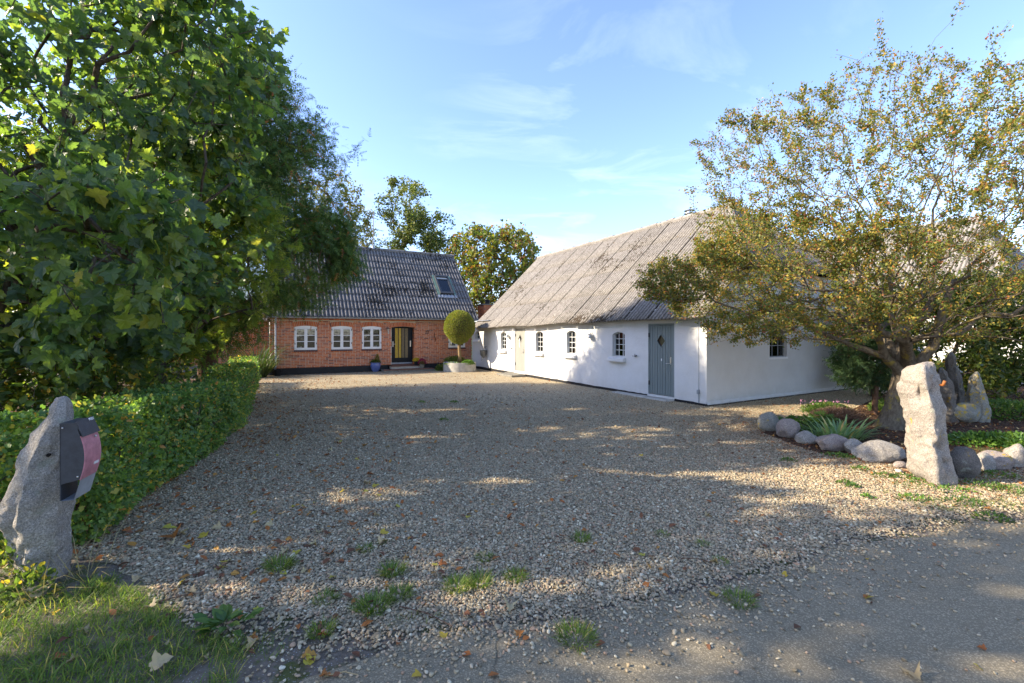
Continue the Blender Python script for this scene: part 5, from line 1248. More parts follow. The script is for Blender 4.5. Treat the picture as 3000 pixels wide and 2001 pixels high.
T_HAW = ([(0, 0, 0), (0.36, 0.25, 0.05), (0.18, 0.5, 0), (0.30, 0.75, 0.04), (0, 1, -0.05), (-0.30, 0.75, 0.04), (-0.18, 0.5, 0), (-0.36, 0.25, 0.05)], [(0, 1, 2), (2, 3, 4), (0, 2, 6), (2, 4, 6), (0, 6, 7), (6, 4, 5)])
def pinnate(npair=5):
    v, f = [], []
    def lf(x0, y0, dx, dy, L, w, z):
        b = len(v); nx, ny = -dy, dx
        v.extend([(x0, y0, z), (x0+dx*L*0.45+nx*w, y0+dy*L*0.45+ny*w, z+0.02), (x0+dx*L, y0+dy*L, z-0.04), (x0+dx*L*0.45-nx*w, y0+dy*L*0.45-ny*w, z+0.02)]); f.extend([(b, b+1, b+2), (b, b+2, b+3)])
    for i in range(npair):
        y = 0.18+0.62*i/(npair-1); z = -0.12*y*y
        for s in (-1, 1): lf(0.0, y, s*0.86, 0.5, 0.34-0.02*i, 0.065, z)
    lf(0.0, 0.80, 0, 1, 0.30, 0.065, -0.12)
    b = len(v); v.extend([(-0.008, 0, 0), (0.008, 0, 0), (0, 0.85, -0.09)]); f.append((b, b+1, b+2)); return v, f
T_PIN = pinnate()
def spray(n=7, w=0.16, droop=0.25):
    v, f = [], []
    for i in range(n):
        y = 0.05+0.85*i/(n-1); z = -droop*y*y; L = w*(1.15-0.75*y)
        for s in (-1, 1):
            b = len(v); v.extend([(0, y-0.055, z), (0, y+0.055, z), (s*L, y+L*0.75, z-0.02)]); f.append((b, b+1, b+2) if s < 0 else (b, b+2, b+1))
    b = len(v); v.extend([(-0.03, 0.8, -droop*0.64), (0.03, 0.8, -droop*0.64), (0, 1.06, -droop*1.1)]); f.append((b, b+1, b+2)); return v, f
T_SPRAY = spray(5, 0.26)
T_BLADE = ([(-0.5, 0, 0), (0.5, 0, 0), (-0.36, 0.5, 0.06), (0.36, 0.5, 0.06), (0, 1, 0.30)], [(0, 1, 3), (0, 3, 2), (2, 3, 4)])
def T_blade(w=0.03, bend=0.3):
    return ([(-w, 0, 0), (w, 0, 0), (-w*0.8, 0.5, bend*0.22), (w*0.8, 0.5, bend*0.22), (0, 0.98, bend)], [(0, 1, 3), (0, 3, 2), (2, 3, 4)])
def rdir(n, zb=0.0, zs=1.0):
    d = rng.normal(size=(n, 3)); d[:, 2] = d[:, 2]*zs+zb; return d/np.linalg.norm(d, axis=1, keepdims=True)

def grow(trunk, targets, k=0.35, seg=0.35, tend=0.5, up=0.0):
    """branch skeleton: nodes, parents; every target is joined to the node that is cheapest to reach"""
    cap = 60000; N = np.zeros((cap, 3)); PL = np.zeros(cap); D = np.zeros((cap, 3)); par = np.full(cap, -1, int); n = 0
    for i, p in enumerate(trunk):
        N[n] = p; par[n] = n-1
        if n: D[n] = N[n]-N[n-1]; L = np.linalg.norm(D[n]); PL[n] = PL[n-1]+L; D[n] /= L
        else: D[n] = (0, 0, 1)
        n += 1
    n0 = max(1, len(trunk)//2)
    order = np.argsort(np.linalg.norm(targets-np.array(trunk[-1]), axis=1))
    for t in order:
        p = targets[t]; d = np.linalg.norm(N[n0:n]-p, axis=1); i = int(np.argmin(d+k*PL[n0:n]))+n0; L = d[i-n0]
        if L < 0.05: continue
        m = max(1, int(round(L/seg))); a = N[i].copy(); t0 = D[i]*L*tend; t1 = (p-a); t1 = t1*0.6+np.array((0, 0, up*L)); prev = i
        for j in range(1, m+1):
            s = j/m; h1 = s**3-2*s**2+s; h2 = -2*s**3+3*s**2; h3 = s**3-s**2
            q = a*(1-h2)+p*h2+t0*h1+t1*h3
            if j < m: q = q+rng.normal(size=3)*0.04*seg
            N[n] = q; par[n] = prev; v = q-N[prev]; l = np.linalg.norm(v)+1e-9; D[n] = v/l; PL[n] = PL[prev]+l; prev = n; n += 1
            if n >= cap-2: break
        if n >= cap-60: break
    return N[:n], par[:n], D[:n]
def radii(par, tip=0.004, e=2.0, trunk_r=None):
    n = len(par); s = np.zeros(n); 
    for i in range(n-1, 0, -1):
        if s[i] == 0: s[i] = tip**e
        s[par[i]] += s[i]
    r = s**(1/e)
    if trunk_r: r = tip+(r-tip)*(trunk_r-tip)/(r[0]-tip)
    return r
def skin(name, N, par, r, mat, sides=4, big=0.03, rmin=0.0, wob=0.0):
    """tubes along the skeleton"""
    idx = np.arange(1, len(N)); idx = idx[r[idx] >= rmin]; out_v, out_f = [], []; base = 0
    for sd, sel in ((sides, idx[r[idx] < big]), (8, idx[r[idx] >= big])):
        if not len(sel): continue
        a, b = N[par[sel]], N[sel]; ra = np.minimum(r[par[sel]], r[sel]*1.35); rb = r[sel]
        d = b-a; d /= np.linalg.norm(d, axis=1, keepdims=True)+1e-9
        ref = np.where(np.abs(d[:, 2:3]) > 0.9, np.array([[1.0, 0, 0]]), np.array([[0, 0, 1.0]])); u = np.cross(d, ref); u /= np.linalg.norm(u, axis=1, keepdims=True); v = np.cross(d, u)
        w = 2*np.pi*np.arange(sd)/sd; c, s = np.cos(w), np.sin(w)
        ring = u[:, None]*c[None, :, None]+v[:, None]*s[None, :, None]
        A = (a-d*ra[:, None]*0.3)[:, None]+ring*ra[:, None, None]; B = (b+d*rb[:, None]*0.3)[:, None]+ring*rb[:, None, None]
        V = np.concatenate([A, B], 1).reshape(-1, 3); k = np.arange(sd)
        q = np.stack([k, (k+1) % sd, sd+(k+1) % sd, sd+k], 1); F = q[None]+(np.arange(len(sel))*2*sd)[:, None, None]+base
        out_v.append(V); out_f.append(F.reshape(-1, 4)); base += len(V)
    return mesh_np(name, np.concatenate(out_v), np.concatenate(out_f), mat, True)
def ellip(n, c, r, p=2.0, shell=0.35, zlo=None):
    """random points in a (super)ellipsoid, thinned towards the middle"""
    out = []
    while sum(map(len, out)) < n:
        q = rng.uniform(-1, 1, size=(n*3, 3)); m = (np.abs(q)**p).sum(1)**(1/p); keep = (m < 1) & (rng.random(len(q)) < shell+(1-shell)*m**2)
        q = q[keep]*np.array(r)+np.array(c)
        if zlo is not None: q = q[q[:, 2] > zlo]
        out.append(q)
    return np.concatenate(out)[:n]
def clump(P, c, r, keep_noise=0.0, freq=0.9, seed=0.0):
    """drop points where a noise field is low: gaps and clumps"""
    k = np.array([noise.noise(Vector((p[0]*freq+seed, p[1]*freq, p[2]*freq))) for p in P]); return P[k > keep_noise]

def tree(name, label, base, trunk, targets, leafT, leafmat, nleaf, lsize, barkm, trunk_r, tip=0.004, k=0.35, seg=0.35, sides=3, spread=0.12, thin=0.012, group=None,
         droop=0.0, cat='tree', hang=0.3, nparts=0, up=0.0, part_mesh=None, tend=0.5, lift=0.0, wind=None, minr=0.0, rexp=2.0, clus=2.0, cfreq=1.3):
    e = thing(name, label, cat, loc=base, group=group); b = np.array(base)
    N, par, D = grow([np.array(p, float) for p in trunk], targets, k, seg, tend, up)
    r = radii(par, tip, rexp, trunk_r=trunk_r)
    r[:2] *= 1.0
    big = r >= thin*2.2
    Nl = N-b
    # trunk with its main limbs, and the branchwork as two parts
    def sub(mask, nm):
        rr = np.where(mask, r, -1.0); me = skin(nm, Nl, par, np.where(mask, r, 0.0) if False else r, barkm, sides) if False else None
    idx = np.arange(len(N))
    for nm, lo, hi in (('trunk', trunk_r*0.42, 9), ('branches', minr, trunk_r*0.42)):
        sel = (r >= lo) & (r < hi); sel[0] = False
        if not sel.any(): continue
        me = skin_sel(nm, Nl, par, r, sel, barkm, sides)
        o = link(nm, me, e)
        if nm == 'branches': o['kind'] = 'stuff'
    tw = np.where(r < thin)[0]
    wt = np.exp(clus*np.array([noise.noise(Vector(p*cfreq)) for p in N[tw]])); pick = rng.choice(tw, nleaf, p=wt/wt.sum())
    s = rng.random(nleaf)[:, None]; P = Nl[pick]*(1-s)+Nl[par[pick]]*s + rng.normal(size=(nleaf, 3))*spread
    if wind is None: wind = (0, 0, 0)
    d = D[pick]*0.6+rdir(nleaf)*0.8+np.array([0, 0, -droop])+np.array(wind); nn = rdir(nleaf, hang, 0.8)
    R = rot_frames(d, nn); S = lsize*rng.uniform(0.6, 1.25, nleaf)
    if nparts:
        wp = P+b; wd = np.linalg.norm(wp-np.array([0, 0, CAMZ]), axis=1)
        px = CX+FPX*wp[:, 0]/wp[:, 1]; py = HY-FPX*(wp[:, 2]-CAMZ)/wp[:, 1]
        ok = (px > 0) & (px < 3000) & (py > 0) & (py < 2000); sc_ = np.where(ok, wd/np.maximum(S, 1e-3), 1e9); first = np.argsort(sc_)[:nparts]
        tv, tf = leafT; lm = bpy.data.meshes.new('leaf'); lm.from_pydata(tv, [], tf); lm.materials.append(leafmat)
        for i in first:
            m = Matrix([[*(R[i][a]*S[i]), P[i][a]] for a in range(3)]+[[0, 0, 0, 1]]); link('leaf', lm, e, m)
        keep = np.ones(nleaf, bool); keep[first] = False; P, R, S = P[keep], R[keep], S[keep]
    o = link('foliage', scatter_mesh('foliage', leafT, P, R, S, leafmat), e); o['kind'] = 'stuff'
    return e, N, par, r, D
def skin_sel(name, N, par, r, sel, mat, sides):
    out_v, out_f = [], []; base = 0; idx = np.where(sel)[0]
    for sd, ii in ((sides, idx[r[idx] < 0.03]), (7, idx[(r[idx] >= 0.03) & (r[idx] < 0.10)]), (14, idx[r[idx] >= 0.10])):
        if not len(ii): continue
        a, b = N[par[ii]], N[ii]; ra = np.minimum(r[par[ii]], r[ii]*1.3); rb = r[ii]
        d = b-a; d /= np.linalg.norm(d, axis=1, keepdims=True)+1e-9
        ref = np.where(np.abs(d[:, 2:3]) > 0.9, np.array([[1.0, 0, 0]]), np.array([[0, 0, 1.0]])); u = np.cross(d, ref); u /= np.linalg.norm(u, axis=1, keepdims=True); v = np.cross(d, u)
        w = 2*np.pi*np.arange(sd)/sd; ring = u[:, None]*np.cos(w)[None, :, None]+v[:, None]*np.sin(w)[None, :, None]
        fl = 1.0+(0.10*np.sin(3*w+1)[None, :, None]+0.06*np.sin(5*w)[None, :, None])*(ra[:, None, None] > 0.08)
        A = (a-d*ra[:, None]*0.25)[:, None]+ring*ra[:, None, None]*fl; B = (b+d*rb[:, None]*0.25)[:, None]+ring*rb[:, None, None]*fl
        V = np.concatenate([A, B], 1).reshape(-1, 3); k = np.arange(sd); q = np.stack([k, (k+1) % sd, sd+(k+1) % sd, sd+k], 1)
        out_v.append(V); out_f.append((q[None]+(np.arange(len(ii))*2*sd)[:, None, None]+base).reshape(-1, 4)); base += len(V)
    return mesh_np(name, np.concatenate(out_v), np.concatenate(out_f), mat, True)
def arr(*a): return np.concatenate(a)

# ------------------------------------------------------------------ trees of the left side
tg = arr(ellip(800, (-7.35, 7.0, 4.6), (3.05, 2.2, 2.9), 3.0, 0.35), ellip(280, (-6.3, 6.2, 2.8), (1.9, 1.1, 1.6), 2.5, 0.4, zlo=1.3), ellip(200, (-4.85, 6.7, 6.0), (1.15, 0.9, 1.5), 3.0, 0.5), ellip(85, (-4.15, 4.45, 2.75), (1.0, 0.6, 1.05), 2.2, 0.5))
tree('sycamore_tree', 'large leaved sycamore overhanging the hedge at the left edge of the picture', (-8.0, 6.4, 0), [(-8.0, 6.4, -0.1), (-7.95, 6.35, 0.8), (-7.8, 6.3, 1.6), (-7.6, 6.2, 2.4)], tg,
     T_SYC, M['l_syc'], 13000, 0.155, M['bark'], 0.17, tip=0.005, k=0.25, seg=0.32, sides=5, spread=0.11, thin=0.014, droop=0.75, hang=0.35, nparts=290)
tg = arr(ellip(420, (-8.1, 9.7, 3.9), (2.6, 2.0, 3.0), 2.4, 0.35), ellip(80, (-5.5, 9.1, 3.7), (1.0, 0.8, 1.1), 2.2, 0.6))
tree('ash_sapling', 'young ash with bright feathery leaves between the sycamore and the dark yew', (-7.8, 9.8, 0), [(-7.8, 9.8, -0.1), (-7.75, 9.8, 0.9), (-7.6, 9.7, 1.8)], tg,
     T_PIN, M['l_ash'], 5600, 0.25, M['bark'], 0.11, tip=0.004, k=0.25, seg=0.35, sides=4, spread=0.08, thin=0.012, droop=0.35, hang=0.6)
# yew: a profile measured from its outline
prof = [(10.9, 0.5, -9.2), (10.3, 1.5, -9.2), (9.6, 2.6, -9.3), (8.5, 3.2, -9.3), (7.0, 3.6, -9.3), (6.2, 4.1, -9.2), (5.0, 3.9, -9.3), (4.0, 4.1, -9.3), (3.1, 3.3, -9.3), (2.4, 1.9, -9.6), (1.3, 1.4, -9.6)]
def yew_pts(n):
    out = []
    zs = [p[0] for p in prof][::-1]; rs = [p[1] for p in prof][::-1]; cs = [p[2] for p in prof][::-1]
    while len(out) < n:
        z = rng.uniform(1.3, 10.9); R = np.interp(z, zs, rs); c = np.interp(z, zs, cs)
        if rng.random() > (R/4.2)**1.2: continue
        q = rng.random()**0.42; a = rng.uniform(0, 2*math.pi)
        R *= 1+0.12*noise.noise(Vector((math.cos(a)*2, math.sin(a)*2, z*0.7)))
        cy = 13.3-(z-3.0)*0.27 if z > 3 else 13.3; k_ = cy/14.1
        out.append(((c+q*R*math.cos(a))*k_, cy+q*R*0.78*k_*math.sin(a), CAMZ+(z-CAMZ)*k_))
    return np.array(out)
yt = yew_pts(2600)
yt = arr(yt, np.array([(-4.95+0.14*i+rng.normal()*0.1, 12.3, 6.4+0.11*i+rng.normal()*0.08) for i in range(6)]), ellip(60, (-5.15, 13.1, 4.0), (0.5, 0.7, 0.6), 2))
tree('yew_tree', 'big dark green yew with drooping boughs reaching over the house roof', (-9.1, 13.3, 0), [(-9.1, 13.3, -0.1), (-9.1, 13.3, 1.4), (-8.95, 13.2, 3.0), (-8.4, 12.8, 4.6), (-8.0, 12.3, 6.2), (-7.6, 11.8, 7.6)], yt,
     T_SPRAY, M['l_yew'], 49000, 0.26, M['bark_red'], 0.26, tip=0.005, k=0.12, seg=0.38, sides=3, spread=0.19, thin=0.022, droop=0.42, hang=0.4, clus=2.5, cfreq=0.9)
# denser trees farther left, closing the gaps
for i, (c, r, n_, nl, lab) in enumerate((((-11.6, 9.2, 3.4), (2.6, 3.0, 3.5), 300, 5200, 'round broadleaved tree standing deep behind the sycamore and ash at the left'),
        ((-11.4, 4.3, 3.5), (2.4, 2.2, 3.4), 260, 4200, 'broadleaved tree at the far left edge behind the sycamore'))):
    tree('broadleaf_tree', lab, (c[0], c[1], 0), [(c[0], c[1], -0.1), (c[0], c[1], 1.2), (c[0]+0.1, c[1], 2.2)], ellip(n_, c, r, 2.4, 0.4), T_SYC2, M['l_shrub'], nl, 0.20, M['bark'], 0.15, tip=0.006, k=0.3, seg=0.45, sides=3, spread=0.18, thin=0.018, droop=0.3, hang=0.6)
tree('broadleaf_tree', 'broadleaved tree standing left of the drive just outside the picture', (-9.2, 1.9, 0), [(-9.2, 1.9, -0.1), (-9.2, 1.9, 1.3), (-9.1, 1.9, 2.5)], ellip(300, (-9.2, 1.9, 5.7), (2.6, 2.3, 1.5), 2.4, 0.4), T_SYC2, M['l_shrub'], 3800, 0.20, M['bark'], 0.16, tip=0.006, k=0.3, seg=0.45, sides=3, spread=0.18, thin=0.018, droop=0.3, hang=0.6)
# hazel like undergrowth behind the hedge
for (x, y, h, rx, n_, lab) in ((-6.5, 7.4, 1.9, 1.0, 2600, 'green hazel bush behind the hedge under the sycamore'), (-8.2, 9.8, 2.1, 1.2, 2600, 'leafy bush behind the middle of the hedge under the ash'), (-9.9, 12.0, 2.0, 1.1, 2200, 'bush behind the far half of the hedge beside the yew'),
                            (-5.9, 4.7, 1.5, 0.8, 2400, 'bramble and maple bush behind the left gate stone'), (-8.1, 5.6, 2.3, 1.4, 3600, 'dense bush deep under the sycamore at the left edge'), (-10.4, 8.0, 2.4, 1.5, 3600, 'dense bush deep behind the hedge under the trees'), (-11.5, 10.8, 2.4, 1.3, 3000, 'dense bush left of the yew behind the hedge'), (-8.3, 7.6, 2.0, 1.0, 2400, 'low bush between the sycamore and the ash')):
    tree('undergrowth_bush', lab, (x, y, 0), [(x, y, -0.05), (x, y, 0.35)], ellip(150, (x, y, h*0.52), (rx, 0.95, h*0.52), 2.6, 0.45, zlo=0.15), T_OVAL, M['l_shrub'], n_, 0.11, M['bark'], 0.035, tip=0.003, k=0.4, seg=0.2, sides=3, spread=0.06, thin=0.02, droop=0.2, hang=0.5, cat='bush')

# ------------------------------------------------------------------ hawthorn on the right
HB = (7.62, 8.75, 0)
hw = arr(ellip(3600, (8.4, 9.3, 4.9), (5.0, 4.2, 3.35), 2.3, 0.35, zlo=1.75), ellip(1350, (5.3, 8.5, 2.95), (2.4, 2.1, 1.45), 2.2, 0.5, zlo=1.6), ellip(150, (2.95, 8.0, 2.72), (0.75, 0.5, 0.3), 2, 0.8), ellip(300, (9.0, 7.6, 6.3), (1.8, 1.5, 2.2), 2.0, 0.6), ellip(150, (10.4, 7.0, 3.0), (2.6, 1.8, 1.8), 2.2, 0.5, zlo=1.7),
         ellip(200, (3.4, 8.2, 3.15), (1.1, 0.7, 0.45), 2, 0.7))
hpx = CX+FPX*hw[:, 0]/hw[:, 1]; hpy = HY-FPX*(hw[:, 2]-CAMZ)/hw[:, 1]
hpx = hpx+rng.normal(size=len(hw))*45; sky_line = np.interp(hpx, [1850, 2060, 2110, 2200, 2310, 2384, 2440, 2510, 2540, 2660, 2780, 2850, 3000, 3400], [780, 740, 330, 310, 275, 240, 250, 165, 140, 160, 120, 170, 170, 220])
hw = hw[hpy > sky_line]
shoots = np.array([P3(px_, py_, yy) for px_, py_, yy in ((2790, 60, 7.8), (2810, 20, 7.8), (2830, -20, 7.8), (2575, 90, 8.4), (2580, 50, 8.4), (2900, 90, 7.6), (2960, 60, 7.6), (2120, 330, 8.6), (2085, 400, 8.6), (2100, 520, 8.6), (2075, 480, 8.7), (2260, 260, 8.6))])
hw = arr(hw, shoots)
e, N, par, r, D = tree('hawthorn_tree', 'gnarled hawthorn with sparse yellowing leaves and red berries spreading at the right', HB,
     [(7.58, 8.75, -0.1), (7.62, 8.76, 0.25), (7.70, 8.78, 0.65), (7.80, 8.8, 1.02), (7.86, 8.82, 1.25)], hw, T_DIA, M['l_haw'], 168000, 0.050, M['bark_haw'], 0.20, tip=0.0030, k=0.42, seg=0.26, sides=3, spread=0.04, thin=0.0075, droop=0.0, hang=0.3, tend=0.55, up=0.15, rexp=1.62, clus=2.6, cfreq=1.6)
# flared foot of the trunk, leaning
TB = MB(); pth = [(-0.18, 0, -0.08), (-0.10, 0, 0.18), (0.0, 0.01, 0.5), (0.10, 0.02, 0.82), (0.18, 0.05, 1.08), (0.22, 0.06, 1.30)]
TB.tube(pth, [0.30, 0.235, 0.20, 0.165, 0.185, 0.15], 18)
for q, rr in (([(0.16, 0.05, 1.0), (-0.06, 0.0, 1.22), (-0.36, -0.10, 1.42), (-0.55, -0.2, 1.75), (-0.85, -0.3, 2.2)], [0.14, 0.10, 0.08, 0.06, 0.03]), ([(0.18, 0.05, 1.05), (0.42, 0.0, 1.30), (0.60, -0.1, 1.62), (0.66, -0.15, 2.1), (0.9, -0.2, 2.9)], [0.13, 0.10, 0.085, 0.07, 0.035]),
              ([(0.2, 0.06, 1.1), (0.2, 0.16, 1.6), (0.05, 0.25, 2.4), (0.1, 0.3, 3.3)], [0.12, 0.085, 0.06, 0.03]), ([(-0.36, -0.10, 1.42), (-0.9, 0.0, 1.62), (-1.6, 0.1, 1.95), (-2.4, 0.1, 2.5)], [0.07, 0.055, 0.04, 0.02])):
    TB.tube(q, rr, 12)
me = TB.mesh('lower_trunk', M['bark_haw'], smooth=True)
bm = bmesh.new(); bm.from_mesh(me); bmesh.ops.subdivide_edges(bm, edges=bm.edges[:], cuts=2, use_grid_fill=True)
for v in bm.verts:
    n_ = v.normal; a = math.atan2(v.co.y, v.co.x); v.co += n_*(0.035*fnoise(Vector((v.co.x*7, v.co.y*7, v.co.z*2.0)), 4, 3.0))
bm.to_mesh(me); bm.free(); link('lower_trunk', me, e)
tw = np.where(r < 0.0075)[0]; pk = rng.choice(tw, 1500); P = N[pk]-np.array(HB)+rng.normal(size=(1500, 3))*0.04
P = P[(rng.random(1500) < np.clip((7.5-(P[:, 2]))/5, 0.1, 1))]
bv = [(1, 0, 0), (-1, 0, 0), (0, 1, 0), (0, -1, 0), (0, 0, 1), (0, 0, -1)]; bf = [(0, 2, 4), (2, 1, 4), (1, 3, 4), (3, 0, 4), (2, 0, 5), (1, 2, 5), (3, 1, 5), (0, 3, 5)]
o = link('berries', scatter_mesh('berries', (bv, bf), P, rot_frames(rdir(len(P)), rdir(len(P))), rng.uniform(0.009, 0.014, len(P)), M['berry'], smooth=True), e); o['kind'] = 'stuff'

# small bushy conifer between barn corner and hawthorn
cx, cy = G(2562, 1217)
tg = arr(ellip(150, (cx-0.05, cy, 1.30), (0.85, 0.7, 0.62), 2.2, 0.5), ellip(60, (cx-0.45, cy-0.1, 1.0), (0.45, 0.4, 0.35), 2, 0.5), ellip(40, (cx+0.1, cy, 1.95), (0.5, 0.4, 0.4), 2, 0.5))
tree('small_conifer', 'small bushy conifer with a thin bare stem standing left of the hawthorn trunk', (cx, cy, 0), [(cx, cy, -0.05), (cx+0.02, cy, 0.45), (cx+0.05, cy, 0.9)], tg, T_SPRAY, M['l_conifer'], 7000, 0.17, M['bark_red'], 0.06, tip=0.004, k=0.2, seg=0.2, sides=4, spread=0.06, thin=0.014, droop=0.1, hang=0.4)
# tall unclipped hedge behind the standing stones
for (x, y, rx, ry, h, n_, lab) in ((12.2, 12.3, 1.5, 1.3, 3.4, 10500, 'dark tall beech bush behind the standing stones'), (14.7, 12.6, 1.6, 1.4, 3.7, 11000, 'tall beech bush at the right edge behind the stones'), (10.7, 13.2, 0.9, 1.0, 3.2, 5600, 'narrow dark bush behind the hawthorn trunk')):
    tree('beech_bush', lab, (x, y, 0), [(x, y, -0.05), (x, y, 0.6), (x, y, 1.2)], ellip(240, (x, y, h*0.52), (rx, ry, h*0.52), 3.0, 0.4, zlo=0.25), T_OVAL, M['l_beech'], n_, 0.13, M['bark'], 0.07, tip=0.005, k=0.35, seg=0.3, sides=3, spread=0.10, thin=0.02, droop=0.3, hang=0.4, cat='bush', group='bushes behind the standing stones')

# trees behind the house
def shell_tree(*a, **k): return tree(*a, **k)
c = P3(1012, 650, 33.0)
tg = ellip(520, (c[0]-1.2, 33, 10.2), (3.6, 3.0, 3.6), 2.2, 0.4); tg = clump(tg, 0, 0, -0.12, 0.5, 3)
tree('rear_tree', 'sparse golden tree behind the left part of the house roof', (c[0]-1.0, 33, 0), [(c[0]-1.0, 33, 0), (c[0]-0.9, 33, 3), (c[0]-0.6, 33, 5.5)], tg, T_SYC2, M['l_gold'], 6000, 0.17, M['bark_haw'], 0.22, tip=0.014, k=0.3, seg=0.6, sides=3, spread=0.16, thin=0.05, hang=0.4)
tg = arr(ellip(300, (-8.0, 33, 11.4), (2.0, 2.0, 1.9), 2.2, 0.4), ellip(260, (-6.5, 33, 9.6), (2.3, 2.0, 1.3), 2.2, 0.4), ellip(160, (-5.6, 33, 8.3), (2.0, 1.6, 1.0), 2.2, 0.4), ellip(150, (-8.4, 32.6, 8.0), (1.7, 1.5, 1.5), 2.2, 0.4))
tg = clump(tg, 0, 0, -0.08, 0.75, 8)
tree('rear_tree', 'airy ash leaning right behind the middle of the house roof', (-8.4, 33, 0), [(-8.4, 33, 0), (-8.4, 33, 3), (-8.3, 33, 6.0), (-8.3, 33, 8.0)], tg, T_DIA, M['l_back'], 10500, 0.19, M['bark'], 0.20, tip=0.013, k=0.35, seg=0.6, sides=3, spread=0.16, thin=0.05, hang=0.4, wind=(0.5, 0, -0.1))
tg = arr(ellip(700, (-1.4, 31.5, 6.3), (3.5, 3.2, 3.3), 2.3, 0.4), ellip(120, (1.8, 31.5, 5.2), (1.3, 1.2, 1.6), 2, 0.4)); tg = clump(tg, 0, 0, -0.25, 0.6, 5)
tree('rear_tree', 'bushy sycamore with rusty seed bunches behind the gap beside the brick house', (-1.4, 31.5, 0), [(-1.4, 31.5, 0), (-1.4, 31.5, 2), (-1.3, 31.5, 3.6)], tg, T_SYC2, M['l_autumn'], 12500, 0.21, M['bark'], 0.22, tip=0.014, k=0.3, seg=0.55, sides=3, spread=0.20, thin=0.05, hang=0.4)

